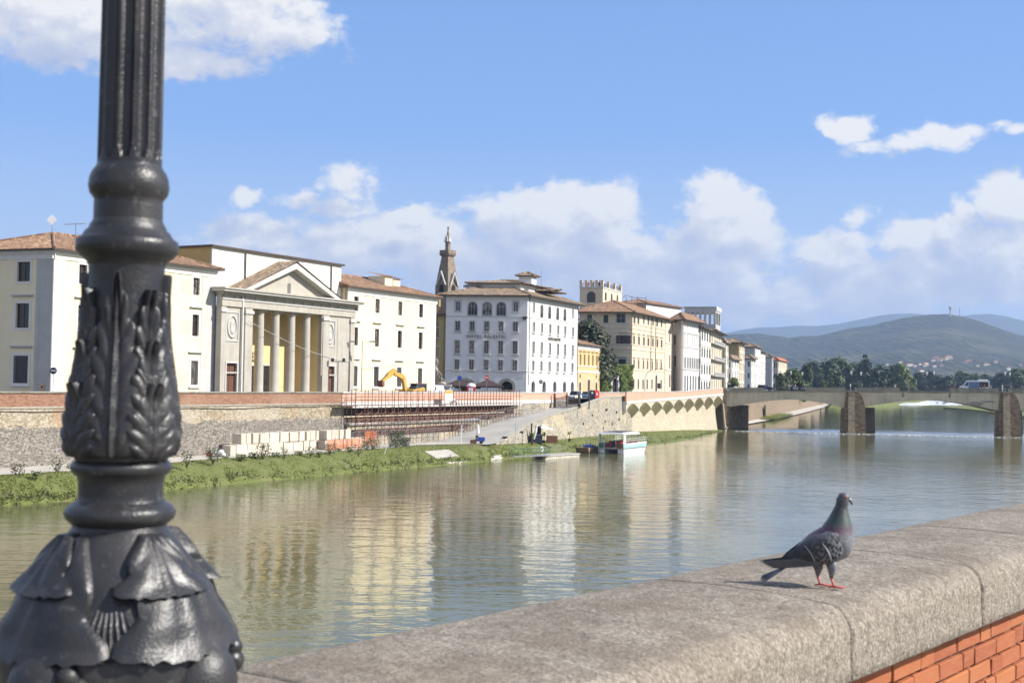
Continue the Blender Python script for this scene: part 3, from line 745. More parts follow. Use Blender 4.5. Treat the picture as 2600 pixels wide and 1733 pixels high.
T_DARK = tree_proto('dark_tree', round_l(1, 12, 6.0, 8), 3600, .80, 'leaf_dark', 21, 4)
T_DARK2 = tree_proto('dark_tree', round_l(7, 12, 5.4, 7), 3400, .80, 'leaf_dark', 22, 4)
T_MID = tree_proto('broad_tree', round_l(14, 12, 6.2, 8), 3600, .80, 'leaf_mid', 23, 4)
T_LIGHT = tree_proto('pale_tree', round_l(23, 12, 5.6, 7), 3400, .75, 'leaf_light', 24, 4)
T_POP = tree_proto('poplar_tree', [(0, 0, 3+i*1.7, 2.5-.22*abs(i-2), 1.3) for i in range(6)], 2400, .6, 'leaf_light', 25, 3)
T_CED = tree_proto('cedar_tree', [(math.cos(i*2.4)*(2.4-.25*i), math.sin(i*2.4)*(2.4-.25*i), 3.2+i*1.25, 2.6-.26*i, .32) for i in range(8)], 2600, .55, 'leaf_dark', 26, 8, .4)
TL = [  # prototype, photo x, top y, half width px, distance, label
 (T_DARK, 2045, 926, 19, 640, 'small dark round tree standing apart at the end of the park'),
 (T_DARK, 2080, 917, 33, 883, 'tall dark domed tree at the street end of the park'),
 (T_DARK2, 2112, 918, 24, 921, 'dark olive domed tree next to the tall dark one'),
 (T_POP, 2125, 908, 20, 972, 'upright tree rising above the domed trees of the park'),
 (T_MID, 2152, 913, 30, 947, 'broad mid green tree in the middle of the park'),
 (T_MID, 2180, 916, 26, 940, 'mid green tree beside the cedar'),
 (T_CED, 2200, 901, 22, 921, 'layered dark cedar rising above the park trees'),
 (T_DARK2, 2222, 934, 32, 819, 'large dark green tree in front of the cedar'),
 (T_DARK, 2255, 928, 30, 896, 'dark tree behind the twin bridge lamps'),
 (T_LIGHT, 2288, 922, 28, 844, 'pale green leafy tree at the river end of the park'),
 (T_MID, 2115, 940, 24, 768, 'lower mid green tree in front of the domed trees'),
 (T_LIGHT, 2094, 966, 14, 716, 'pale round bush near the bridge railing'),
 (T_DARK, 2118, 960, 16, 716, 'dark rounded bush near the bridge railing'),
 (T_DARK2, 2178, 963, 20, 716, 'dark bush behind the pair of lamps on the bridge'),
 (T_MID, 2312, 956, 13, 1024, 'small tree alone in the gap between two tree groups'),
 (T_MID, 2018, 938, 30, 560, 'broad olive green tree at the end of the house row'),
 (T_DARK2, 1984, 942, 18, 540, 'dark green tree in front of the far house gable'),
 (T_LIGHT, 1985, 968, 12, 500, 'bright green bush beside the road'),
 (T_DARK, 2345, 944, 26, 1148, 'dark round tree left of the dark bush row'),
 (T_DARK, 2398, 954, 26, 1092, 'low spreading dark tree in front of the red roof'),
 (T_MID, 2440, 942, 24, 1162, 'mid green tree beside the red roof'),
 (T_MID, 2475, 950, 24, 1148, 'rounded green tree above the van front'),
 (T_DARK2, 2505, 946, 24, 1176, 'rounded dark tree above the van roof'),
 (T_DARK, 2542, 946, 26, 1148, 'dark tree behind the rear of the van'),
 (T_LIGHT, 2580, 934, 32, 1064, 'large pale green tree past the rear of the van'),
 (T_MID, 2630, 940, 30, 1064, 'broad green tree beyond the end of the railing'),
]
for i, (pr, x, y, hw, dist, lab) in enumerate(TL):
    base = at_d(x, 985, dist); top = at_d(x, y, dist)
    H = top.z - 4.5; w = hw/FPX*dist
    hs = {'poplar_tree': (13.8, 2.9), 'cedar_tree': (12.6, 4.2)}.get(pr.name.split('.')[0], (13.2, 6.6))
    place(pr, USED, (base.x, base.y, 4.5), rg.uniform(0, 6), lab, 'trees beyond the bridge', (1.3*w/hs[1], 1.3*w/hs[1], 1.03*H/hs[0]))
# land under the trees beyond the bridge, with its sloping river edge
PARK = [(190, 766), (222, 792), (262, 850), (285, 960), (330, 1010), (640, 1080), (3000, 1300)]
mb = MB()
for i, (x, y) in enumerate(PARK): mb.v += [(x, y, 4.5), (x + 2.5, y - 8, 0.2)]
for i in range(len(PARK)-1): mb.f.append((2*i, 2*i+1, 2*i+3, 2*i+2)); mb.m.append(0)
tag(mb.build('river_bank', 'grass_ground'), kind='structure')
# ------------------------------------------------------------------ building kit
def arch_poly(w, z0, z1, n=10, pointed=0.0):
    """opening outline: straight jambs and a round head, ccw, x centred"""
    r = w/2; zs = z1 - r*(1+pointed); pts = [(-r, z0), (r, z0)]
    for k in range(n+1):
        a = PI*k/n; pts.append((r*math.cos(a), zs + r*(1+pointed)*math.sin(a)))
    return pts
def rect_poly(w, z0, z1): return [(-w/2, z0), (w/2, z0), (w/2, z1), (-w/2, z1)]
def wall_mesh(name, outline, holes, depth, mat):
    """flat wall with true openings: front face, and reveals running back into the wall; outward is -y"""
    mb = MB()
    loops = [[Vector((x, z, 0)) for x, z in outline]] + [[Vector((x, z, 0)) for x, z in h] for h in holes]
    flat = [p for l in loops for p in l]
    tris = tessellate_polygon(loops)
    vs = [(p.x, 0.0, p.y) for p in flat]
    fs = []
    for a, b, c in tris:
        A, B, D = flat[a], flat[b], flat[c]
        if (B.x-A.x)*(D.y-A.y) - (B.y-A.y)*(D.x-A.x) < 0: b, c = c, b
        fs.append((a, b, c))
    mb.add(vs, fs)
    for h in [outline] + list(holes):
        n = len(h)
        v2 = [(x, 0.0, z) for x, z in h] + [(x, depth, z) for x, z in h]
        mb.add(v2, [(i, (i+1) % n, (i+1) % n + n, i + n) for i in range(n)])
    return mb.mesh(name, mat, fix=False)
def ring_prism(mb, outer, inner, y0, y1):
    """frame between two outlines with the same number of points"""
    n = len(outer)
    vs = [(x, y0, z) for x, z in outer] + [(x, y0, z) for x, z in inner] + [(x, y1, z) for x, z in outer] + [(x, y1, z) for x, z in inner]
    fs = []
    for i in range(n):
        j = (i+1) % n
        fs += [(i, j, n+j, n+i), (i+2*n, j+2*n, j, i), (n+i, n+j, 3*n+j, 3*n+i)]
    mb.add(vs, fs)
WCACHE = {}
def cached(key, fn):
    if key not in WCACHE: WCACHE[key] = fn()
    return WCACHE[key]
def offset_poly(poly, d):
    """grow an outline about its middle (openings are close to rectangles or arches)"""
    xs = [p[0] for p in poly]; zs = [p[1] for p in poly]
    cx = 0; cz = (min(zs)+max(zs))/2; hx = (max(xs)-min(xs))/2; hz = (max(zs)-min(zs))/2
    return [(x*(hx+d)/hx, cz + (z-cz)*(hz+d)/hz) for x, z in poly]
def add_window(root, F, s, z0, z1, w, o=0.0, arch=False, pane='glass_dark', sash='sash_brown', trim=None, trim_w=0.2, trim_o=0.07, recess=0.28, bars=(1, 2), sill=False, hood=None, hood_mat=None, grille=False, shutters=None, shut_open=False, pointed=0.0, name='window'):
    """one window of a facade: pane and sash, with surround, sill, hood, grille or shutters as its own pieces"""
    h = z1 - z0
    key = (round(w, 2), round(h, 2), arch, pointed)
    poly = arch_poly(w, 0, h, 10, pointed) if arch else rect_poly(w, 0, h)
    def mk_pane():
        mb = MB(); mb.add([(x, recess, z) for x, z in poly], [tuple(range(len(poly)))])
        return mb.mesh('pane', pane, fix=False)
    win = onframe(name, cached(('pane', key, pane, recess), mk_pane), F, s, o, z0, root)
    def sub(nm, k, fn):
        ob = bpy.data.objects.new(nm, cached((nm, key) + k, fn)); C.objects.link(ob); ob.parent = win
    if sash:
        def mk():
            mb = MB(); t = 0.07
            ring_prism(mb, poly, offset_poly(poly, -t), recess-0.06, recess-0.005)
            for i in range(bars[0]):
                x = -w/2 + w*(i+1)/(bars[0]+1); mb.box(x-.03, x+.03, recess-.05, recess-.004, t, h-t)
            for i in range(bars[1]):
                z = h*(i+1)/(bars[1]+1); mb.box(-w/2+t, w/2-t, recess-.045, recess-.003, z-.025, z+.025)
            return mb.mesh('sash', sash)
        sub('sash', (sash, bars, recess), mk)
    if trim:
        def mk():
            mb = MB(); ring_prism(mb, offset_poly(poly, trim_w), poly, -trim_o, 0.02); return mb.mesh('surround', trim)
        sub('surround', (trim, trim_w, trim_o), mk)
    if sill:
        def mk():
            mb = MB(); mb.box(-w/2-.32, w/2+.32, -.24, .02, -.36, -.21 if trim else -.02); return mb.mesh('sill', trim or 'stone_trim')
        sub('sill', (trim,), mk)
    if hood:
        def mk():
            mb = MB(); a = hood
            mb.box(-w/2-.42, w/2+.42, -.16, .02, h+a, h+a+.12); mb.box(-w/2-.52, w/2+.52, -.30, .021, h+a+.12, h+a+.24); return mb.mesh('hood', hood_mat or trim or 'stone_trim')
        sub('hood', (hood, hood_mat or trim), mk)
    if grille:
        def mk():
            mb = MB(); st = .34; k = int((w+h)/st)+1
            for i in range(-k, k):
                for sgn in (1, -1):
                    pts = []
                    # clip a diagonal x = x0 + sgn*z to the opening
                    x0 = i*st; za, zb = 0, h
                    if sgn > 0: za = max(za, -w/2-x0); zb = min(zb, w/2-x0)
                    else: za = max(za, x0-w/2); zb = min(zb, x0+w/2)
                    if zb - za > .08: mb.beam((x0+sgn*za, -.02, za), (x0+sgn*zb, -.02, zb), .035, .035, (0, 1, 0))
            ring_prism(mb, rect_poly(w, 0, h), offset_poly(rect_poly(w, 0, h), -.06), -.05, .0)
            return mb.mesh('grille', 'grille')
        sub('grille', (), mk)
    if shutters:
        def mk():
            mb = MB(); hw = w/2
            for sg in (-1, 1):
                x0, x1 = (sg*hw, sg*hw*2) if shut_open else (0.02*sg, sg*(hw-.02))
                a, b = min(x0, x1), max(x0, x1); y = (-.11, -.05) if shut_open else (.03, .08)
                mb.box(a, b, y[0], y[1], .02, h-.02)
                nsl = max(4, int(h/.22))
                for i in range(nsl):
                    z = .08 + (h-.16)*i/nsl; mb.box(a+.07, b-.07, y[0]-.02, y[0]+.01, z, z+.1)
            return mb.mesh('shutters', shutters)
        sub('shutters', (shutters, shut_open), mk)
    return win
def hole(s, z0, z1, w, arch=False, pointed=0.0):
    poly = arch_poly(w, z0, z1, 10, pointed) if arch else rect_poly(w, z0, z1)
    return [(x+s, z) for x, z in poly]
def put_wall(root, F, s0, s1, z0, z1, holes, mat, depth=0.45, name='wall', o=0.0, outline=None):
    """holes in (s, world z)"""
    ol = outline or [(s0, z0), (s1, z0), (s1, z1), (s0, z1)]
    me = wall_mesh(name, [(x, z - z0) for x, z in ol], [[(x, z - z0) for x, z in h] for h in holes], depth, mat)
    return onframe(name, me, F, 0, o, z0, root)
def put_box(root, F, name, s0, s1, o0, o1, z0, z1, mat):
    mb = MB(); mb.box(s0, s1, -o1, -o0, 0, z1-z0)
    return onframe(name, mb.mesh(name, mat), F, 0, 0, z0, root)
def tiles_panel(mb, A, B, D, E, pitch=0.28, amp=0.06):
    """corrugated tile slope: eave A-B, ridge E-D (same side order); columns run up the slope and are cut at the hips"""
    A, B, D, E = map(Vector, (A, B, D, E))
    u = (B-A).normalized(); L = (B-A).length
    up = (D-A) - u*(D-A).dot(u); up.normalize(); nrm = u.cross(up)
    if nrm.z < 0: nrm = -nrm
    T = (D-A).dot(up); T2 = (E-A).dot(up)
    d0 = (E-A).dot(u); d1 = (D-A).dot(u)                       # ridge from E (left) to D (right)
    def tmax(s):
        t = max(T, T2)
        if d0 > 1e-3 and s < d0: t = min(t, T2*s/d0)
        if d1 < L-1e-3 and s > d1: t = min(t, T*(L-s)/(L-d1))
        return max(0.0, t)
    n = max(2, int(L/pitch)); vs = []; fs = []
    prof = [(0, 0), (.25, .75), (.5, 1), (.75, .75)]
    cols = []
    for i in range(n):
        for f, hgt in prof: cols.append(((i+f)*L/n, hgt))
    cols.append((L, 0))
    for s, hgt in cols:
        tm = tmax(s); o = nrm*(hgt*amp)
        vs += [A + u*s + o, A + u*s + up*tm + o]
    for i in range(len(cols)-1): fs.append((2*i, 2*i+2, 2*i+3, 2*i+1))
    mb.add(vs, fs)
def hip_roof(root, pts, z, rise, over, mat='tiles', ridge=None, soffit='stone_trim', gut='gutter', name='roof', inset=None, offset=Vector((0,0,0))):
    """hip roof over a quadrilateral of world (x, y) points, ccw; the ridge runs parallel to edge 0-1"""
    P4 = [Vector((p[0], p[1], 0)) for p in pts]; c = sum(P4, Vector())/4
    # push every eave out by the overhang
    Q = []
    for i in range(4):
        a, b, d = P4[i-1], P4[i], P4[(i+1) % 4]
        e1 = (b-a).normalized(); e2 = (d-b).normalized(); n1 = Vector((e1.y, -e1.x, 0)); n2 = Vector((e2.y, -e2.x, 0))
        k = over/(1 + n1.dot(n2)); Q.append(b + (n1+n2)*k)
    Q = [Vector((q.x, q.y, z)) for q in Q]
    m0 = (Q[0]+Q[3])/2; m1 = (Q[1]+Q[2])/2; half = ((Q[3]-Q[0]).length + (Q[2]-Q[1]).length)/4
    if inset is None: inset = (half, half)
    d = (m1-m0).normalized()
    R0 = m0 + d*inset[0] + Vector((0, 0, rise)); R1 = m1 - d*inset[1] + Vector((0, 0, rise))
    mb = MB()
    base = root.location
    L = lambda v: v - base
    tiles_panel(mb, L(Q[0]), L(Q[1]), L(R1), L(R0)); tiles_panel(mb, L(Q[1]), L(Q[2]), L(R1), L(R1)); tiles_panel(mb, L(Q[2]), L(Q[3]), L(R0), L(R1)); tiles_panel(mb, L(Q[3]), L(Q[0]), L(R0), L(R0))
    for a, b in ((Q[0], R0), (Q[1], R1), (Q[2], R1), (Q[3], R0), (R0, R1)):
        mb.tube([L(a)+Vector((0, 0, .06)), L(b)+Vector((0, 0, .06))], .16, 6)
    rf = mb.build(name, mat, root, fix=False)
    s = MB()
    qs = [L(q) for q in Q]; lo = [q - Vector((0, 0, .16)) for q in qs]
    s.add(qs + lo, [(0, 4, 5, 1), (1, 5, 6, 2), (2, 6, 7, 3), (3, 7, 4, 0), (4, 7, 6, 5)])
    ob = s.mesh('eaves', gut); e = link('eaves', ob, rf)
    return rf
def shell(root, pts, z0, z1, mat, skip=(), name='wall'):
    """plain walls of the sides that carry no openings in view"""
    mb = MB(); base = root.location; n = len(pts)
    for i in range(n):
        if i in skip: continue
        a, b = pts[i], pts[(i+1) % n]
        mb.add([(a[0]-base.x, a[1]-base.y, z0-base.z), (b[0]-base.x, b[1]-base.y, z0-base.z), (b[0]-base.x, b[1]-base.y, z1-base.z), (a[0]-base.x, a[1]-base.y, z1-base.z)], [(0, 1, 2, 3)])
    mb.add([(p[0]-base.x, p[1]-base.y, z1-base.z-.02) for p in pts], [tuple(range(n))])
    return mb.build(name, mat, root, fix=False)
def text_mesh(txt, size, depth, mat, align='CENTER', space=1.0, bold=0.0):
    cu = bpy.data.curves.new('lettering', 'FONT'); cu.body = txt; cu.size = size; cu.extrude = depth; cu.align_x = align; cu.space_character = space; cu.offset = bold
    ob = bpy.data.objects.new('lettering', cu); C.objects.link(ob)
    dg = bpy.context.evaluated_depsgraph_get(); me = bpy.data.meshes.new_from_object(ob.evaluated_get(dg))
    bpy.data.objects.remove(ob); bpy.data.curves.remove(cu)
    me.transform(Matrix.Rotation(PI/2, 4, 'X')); me.materials.clear(); me.materials.append(MATS[mat])
    return me
# ------------------------------------------------------------------ the long cream building with the temple front
FA = Frame((-50.1, 137.4), (-12.6, 207.6)); LF = FA.len     # main front, towards the river
DIRL = Vector((0.94, -0.34)).normalized()
ZE = 24.55                                                  # eaves
pA = FA.p; pL = pA - DIRL*15
FL = Frame(pL, pA)                                          # left flank, towards the piazza
S1 = FA.sx(548, 760); S2 = FA.sx(882, 760)                  # the temple front stands between these
# levels of the wings read on the front
zt = [FA.zy(498, 705), FA.zy(498, 749), FA.zy(495, 798), FA.zy(494, 853), FA.zy(492, 915), FA.zy(491, 977)]
TOP1, BOT1, TOP2, BOT2, TOP3, BOT3 = zt
def cream_front(root, F, cols, s0, s1, wcol):
    holes = []
    for s in cols:
        holes += [hole(s, BOT1, TOP1, wcol), hole(s, BOT2, TOP2, wcol*1.02), hole(s, BOT3, TOP3, wcol*1.12)]
    put_wall(root, F, s0, s1, ZST-.3, ZE, holes, 'stucco_cream')
    for s in cols:
        add_window(root, F, s, BOT1, TOP1, wcol, trim='stone_pale', trim_w=.26, trim_o=.05)
        add_window(root, F, s, BOT2, TOP2, wcol*1.02, trim='stone_pale', trim_w=.26, trim_o=.06, hood=.72, hood_mat='stone_trim', bars=(1, 3))
        add_window(root, F, s, BOT3, TOP3, wcol*1.12, trim='stone_pale', trim_w=.28, trim_o=.07, hood=.85, hood_mat='stone_trim', sill=True, grille=True, sash=None)
def cornice(root, F, s0, s1, z, mat='stone_pale', o=.5):
    prof = [(0.02, -1.0), (-.10, -1.0), (-.10, -.6), (-.16, -.6), (-.16, -.5), (-.34, -.42), (-.34, -.12), (-o, -.06), (-o, 0.0), (0.02, 0.0)]
    vs = [(s0, y, q) for y, q in prof] + [(s1, y, q) for y, q in prof]; n = len(prof)
    mb = MB(); mb.add(vs, [(i, (i+1) % n, (i+1) % n + n, i+n) for i in range(n)] + [tuple(range(n)), tuple(reversed(range(n, 2*n)))])
    return onframe('cornice', mb.mesh('cornice', mat), F, 0, 0, z, root)
WC = 1.15
# left wing
wl = thing('palazzo_wing', 'cream stuccoed palazzo wing with a dark round sign at its corner', 'building', (pA.x, pA.y, ZST))
colsL = [FA.sx(x, 820) for x in (207, 300, 400, 496)]
cream_front(wl, FA, colsL, 0, S1, WC)
colsF = [FL.sx(56, 840), FL.sx(-95, 840)]
cream_front(wl, FL, colsF, 0, FL.len, 1.75)
q = [(FA.p + FA.u*0), (FA.p + FA.u*S1), (FA.p + FA.u*S1 - FA.n*15), (pL)]
quad = [(v.x, v.y) for v in q]
shell(wl, quad, ZST, ZE, 'stucco_cream', skip=(0, 3))
for F, a, b in ((FA, -.3, S1-.05), (FL, 0, FL.len+.25)): cornice(wl, F, a, b, ZE)
rf = hip_roof(wl, quad, ZE+.06, 2.7, .75)
for F, a, b in ((FA, 0.0, 1.55), (FL, FL.len-2.3, FL.len)):                      # quoin strip of grey render at the corner
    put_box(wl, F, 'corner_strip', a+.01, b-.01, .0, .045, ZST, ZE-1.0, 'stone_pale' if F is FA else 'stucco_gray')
put_box(wl, FA, 'pilaster_strip', S1-2.6, S1-.02, .0, .045, ZST, ZE-1.0, 'stone_trim')
# vent slits and small panels beside the last window
for (x, y) in ((466, 724), (480, 727), (464, 828), (478, 830), (462, 964), (476, 964)):
    s, z = FA.px(x, y); put_box(wl, FA, 'wall_vent', s-.28, s+.28, 0, .03, z-.75, z+.75, 'stucco_palazzo')
# right wing
wr = thing('palazzo_wing', 'cream stuccoed palazzo wing right of the temple front, behind the excavator', 'building', tuple(FA.W(S2, 0, ZST)))
colsR = [FA.sx(x, 780) for x in (904, 958, 1016, 1069)]
cream_front(wr, FA, colsR, S2, LF, WC)
q = [FA.p+FA.u*S2, FA.p+FA.u*LF, FA.p+FA.u*LF-FA.n*15, FA.p+FA.u*S2-FA.n*15]; quad = [(v.x, v.y) for v in q]
shell(wr, quad, ZST, ZE, 'stucco_cream', skip=(0,))
cornice(wr, FA, S2+.05, LF+.3, ZE)
rf = hip_roof(wr, quad, ZE+.06, 2.6, .75, inset=(0.5, 8))
put_box(wr, FA, 'pilaster_strip', S2+.02, S2+1.2, .0, .045, ZST, ZE-1.0, 'stone_trim')
put_box(wr, FA, 'corner_strip', LF-1.3, LF-.01, .0, .045, ZST, ZE-1.0, 'stone_pale')
for (s, o, w, hgt) in ((S2+19, -5.5, 2.0, 1.4), (LF-9, -5.0, 2.2, 1.5)):               # roof dormers
    d = MB(); d.box(-w/2, w/2, -1.6, 1.6, 0, hgt); ob = onframe('dormer', d.mesh('dormer', 'stucco_cream'), FA, s, o, ZE+1.4, wr)
    d = MB(); tiles_panel(d, (-w/2-.4, -2, hgt), (w/2+.4, -2, hgt), (w/2+.4, 1.8, hgt+.7), (-w/2-.4, 1.8, hgt+.7)); r2 = link('dormer_roof', d.mesh('dormer_roof', 'tiles', fix=False), ob)
# ------------------------------------------------------------------ temple front
tp = thing('temple_front', 'grey stone temple front with columns and triangular pediment between the cream wings', 'building', tuple(FA.W(S1, 0, ZST)))
OUT = 1.1                                                   # it stands a little forward of the wings
c4 = lambda x, y: (400 + x/3.136, 550 + y/3.136)
def T(x, y, o=OUT): return FA.px(*c4(x, y), o)
zC = T(690, 575)[1]; zCb = T(495, 590)[1]                   # cornice top, cornice bottom
zEn = T(690, 725)[1]                                        # underside of the entablature
sL, sR = S1-.3, S2+.3
sO0, sO1 = T(748, 1000)[0], T(1310, 1000)[0]                # the open porch
D = 5.2
# front wall of dressed stone with the porch opening and two side doors
dL = T(587, 1270)[0]; dR = T(1371, 1290)[0]; zD = T(587, 1165)[1]; zB = ZST
holes = [[(sO0, ZST+.02), (sO1, ZST+.02), (sO1, zEn), (sO0, zEn)]]
wall_holes = holes + [hole(dL, ZST+.05, zD, 2.0), hole(dR, ZST+.05, zD, 2.0)]
put_wall(tp, FA, sL, sR, ZST-.3, zCb, wall_holes, 'stone_gray', .7, 'front_wall', OUT)
for s in (dL, dR):
    add_window(tp, FA, s, ZST+.05, zD, 2.0, OUT, pane='wood_door', sash='wood_door', trim='stone_trim', trim_w=.22, trim_o=.08, recess=.35, bars=(1, 4), name='door')
# porch interior
put_box(tp, FA, 'porch_back_wall', sO0-1, sO1+1, OUT-D-.3, OUT-D, ZST, zEn+.4, 'porch_plaster')
put_box(tp, FA, 'porch_side_wall', sO0-1.0, sO0-.01, OUT-D, OUT-.7, ZST, zEn, 'porch_plaster')
put_box(tp, FA, 'porch_side_wall', sO1+.01, sO1+1.0, OUT-D, OUT-.7, ZST, zEn, 'porch_plaster')
put_box(tp, FA, 'porch_ceiling', sO0-1, sO1+1, OUT-D, OUT-.7, zEn, zEn+.35, 'stone_gray')
put_box(tp, FA, 'porch_floor', sO0-.5, sO1+.5, OUT-D, OUT+.3, ZST-.2, ZST+.15, 'stone_trim')
for x in (747, 872):                                        # tall doors in the back wall
    s, z = FA.px(*c4(x, 1280), OUT-D)
    add_window(tp, FA, s, ZST+.15, FA.zy(*c4(x, 1185), OUT-D), 2.1, OUT-D+.12, pane='dark_room', sash='sash_brown', trim='stone_pale', recess=.08, trim_o=.10, trim_w=.15, name='door')
for i, (tx, y) in enumerate((('CARTE', 1090), ('DI', 1118), ('FIRENZE', 1146))):
    s, z = FA.px(*c4(752, y), OUT-D); ob = onframe('lettering', text_mesh(tx, .62, .02, 'gold_letters'), FA, s, OUT-D+.05, z-.2, tp)
# columns: tapering shafts with base and capital
def column_mesh(h, r):
    mb = MB(); mb.box(-r*1.3, r*1.3, -r*1.3, r*1.3, 0, .16)
    mb.lathe([(r*1.25, .16), (r*1.3, .26), (r*1.22, .36), (r*1.05, .42), (r, .52), (r*.99, h*.35), (r*.86, h-.75), (r*.86, h-.62), (r*.93, h-.60), (r*.93, h-.5), (r*.88, h-.48), (r*.9, h-.42), (r*1.12, h-.22)], 28)
    mb.box(-r*1.2, r*1.2, -r*1.2, r*1.2, h-.22, h)
    return mb.mesh('column', 'stone_gray', smooth=False)
hc = zEn - ZST - .17
def shade(me, ang=35):
    me.polygons.foreach_set('use_smooth', [True]*len(me.polygons))
    try: me.set_sharp_from_angle(angle=rad(ang))
    except Exception: pass
    return me
cm = shade(column_mesh(hc, .64))
for x in (812, 936, 1062, 1183):
    s = FA.px(*c4(x, 1000), OUT-.9)[0]; onframe('column', cm, FA, s, OUT-.95, ZST+.16, tp)
# antae either side of the porch and at the ends
for s0, s1 in ((sO0-1.5, sO0), (sO1, sO1+1.5), (sL, sL+.9), (sR-1.1, sR)):
    put_box(tp, FA, 'pilaster', s0+.01, s1-.01, OUT, OUT+.16, ZST, zEn-.02, 'stone_gray')
    put_box(tp, FA, 'pilaster_capital', s0-.1, s1+.1, OUT, OUT+.32, zEn-.75, zEn-.35, 'stone_trim')
    put_box(tp, FA, 'pilaster_base', s0-.08, s1+.08, OUT, OUT+.26, ZST, ZST+.5, 'stone_trim')
# entablature bands, frieze slabs and cornice
put_box(tp, FA, 'architrave', sL, sR, OUT, OUT+.24, zEn+.02, zEn+.85, 'stone_gray')
put_box(tp, FA, 'taenia', sL-.05, sR+.05, OUT, OUT+.36, zEn+.87, zEn+1.05, 'stone_trim')
k = 0; s = sL+.5
while s < sR-1:
    put_box(tp, FA, 'triglyph', s, s+.75, OUT, OUT+.13, zEn+1.07, zCb-.35, 'stone_gray'); s += 2.05
put_box(tp, FA, 'cornice_bed', sL-.1, sR+.1, OUT, OUT+.45, zCb-.33, zCb-.02, 'stone_gray')
put_box(tp, FA, 'cornice', sL-.7, sR+.7, OUT-1.5, OUT+1.15, zCb, zCb+.28, 'stone_trim')
put_box(tp, FA, 'cornice_cap', sL-.85, sR+.85, OUT-1.5, OUT+1.35, zCb+.28, zCb+.5, 'stone_gray')
# pediment
aS, aZ = T(1095, 372, OUT+.9); p0 = T(690, 565, OUT+.9)[0]; p1 = T(1440, 640, OUT+.9)[0]
half = max(aS-p0, p1-aS); p0, p1 = aS-half, aS+half; zP = zCb+.5
mb = MB(); mb.prism([(p0+1.2, 0), (p1-1.2, 0), (aS, aZ-zP-.8)], -.15, 6.0); onframe('tympanum', mb.mesh('tympanum', 'stone_gray'), FA, 0, OUT, zP, tp)
for (a, b) in ((p0, aS), (aS, p1)):
    za, zb = (0, aZ-zP) if a == p0 else (aZ-zP, 0)
    mb = MB(); t = .75
    mb.prism([(a, za), (a, za+.02), (b, zb+.02), (b, zb), (b, zb-t) if b == aS else (b-1.4, zb), (a, za-t) if a == aS else (a+1.4, za)], -1.2, -.1)
    onframe('raking_cornice', mb.mesh('raking_cornice', 'stone_trim'), FA, 0, OUT, zP, tp)
    mb = MB()
    if a == p0: tiles_panel(mb, (a-.2, 7, za+.0), (a-.2, -1.3, za+.0), (b, -1.3, zb+.22), (b, 7, zb+.22))
    else: tiles_panel(mb, (b+.2, -1.3, zb+.0), (b+.2, 7, zb+.0), (a, 7, za+.22), (a, -1.3, za+.22))
    onframe('roof', mb.mesh('roof', 'tiles_old', fix=False), FA, 0, OUT, zP+.06, tp)
s, z = T(1040, 578); put_box(tp, FA, 'attic_window', s-.35, s+.35, OUT+.15, OUT+.18, zP+.15, zP+1.5, 'grille')
# reliefs in framed panels
for x, y in ((594, 873), (1372, 930)):
    s, z = T(x, y)
    mb = MB(); ring_prism(mb, rect_poly(2.5, -1.9, 1.9), rect_poly(2.2, -1.75, 1.75), -.10, 0); onframe('panel_frame', mb.mesh('panel_frame', 'stone_trim'), FA, s, OUT, z, tp)
    mb = MB(); n = 20; ring_prism(mb, [(.95*math.cos(2*PI*i/n), 1.5*math.sin(2*PI*i/n)) for i in range(n)], [(.75*math.cos(2*PI*i/n), 1.28*math.sin(2*PI*i/n)) for i in range(n)], -.12, 0)
    mb.ico((0, 0, .45), .34, 2, (.9, .35, 1.1)); mb.ico((.05, 0, -.45), .55, 2, (.8, .25, 1.1)); mb.ico((-.1, 0, .1), .3, 1, (1, .3, 1))
    onframe('relief', mb.mesh('relief', 'stone_trim', smooth=True), FA, s, OUT, z, tp)
    mb = MB(); ring_prism(mb, rect_poly(4.0, -6.0, 3.4), rect_poly(3.6, -5.8, 3.2), -.05, 0); onframe('panel_frame', mb.mesh('panel_frame', 'stone_gray'), FA, s, OUT, z, tp)
# tall attic hall behind
zA0 = FA.zy(554, 629, -1.0)
sA0, sA1 = S1+.2, S2-.3
put_box(tp, FA, 'attic_wall', sA0, sA1, -14, -1.0, ZE-2, 27.6, 'stucco_bright')
for s in (sA0, sA0+6.6, sA0+13.5, sA1-9.0, sA1-2.3): put_box(tp, FA, 'attic_strip', s+.02, s+1.2, -1.0, -.95, zCb, 27.4, 'stone_pale')
for s in (sA0+6.3, sA1-2.7): put_box(tp, FA, 'downpipe', s, s+.14, -.9, -.76, zCb+.4, 27.4, 'gutter')
put_box(tp, FA, 'attic_coping', sA0-.35, sA1+.35, -14.2, -.6, 27.6, 27.85, 'gutter')
put_box(tp, FA, 'attic_side_shade', sA0-.06, sA0-.01, -14, -1.2, ZE-2, 27.58, 'stucco_ochre')  # thin ochre sheet paints the shaded tone onto the bright attic's end
put_box(tp, FA, 'rear_attic', sA0-11, sA0-.02, -14.5, -7.0, ZE, 27.3, 'stucco_ochre')
s0, z0 = T(685, 580, OUT+.3); put_box(tp, FA, 'downpipe', s0-.1, s0+.1, OUT+.17, OUT+.35, ZST, zCb, 'concrete_pale')
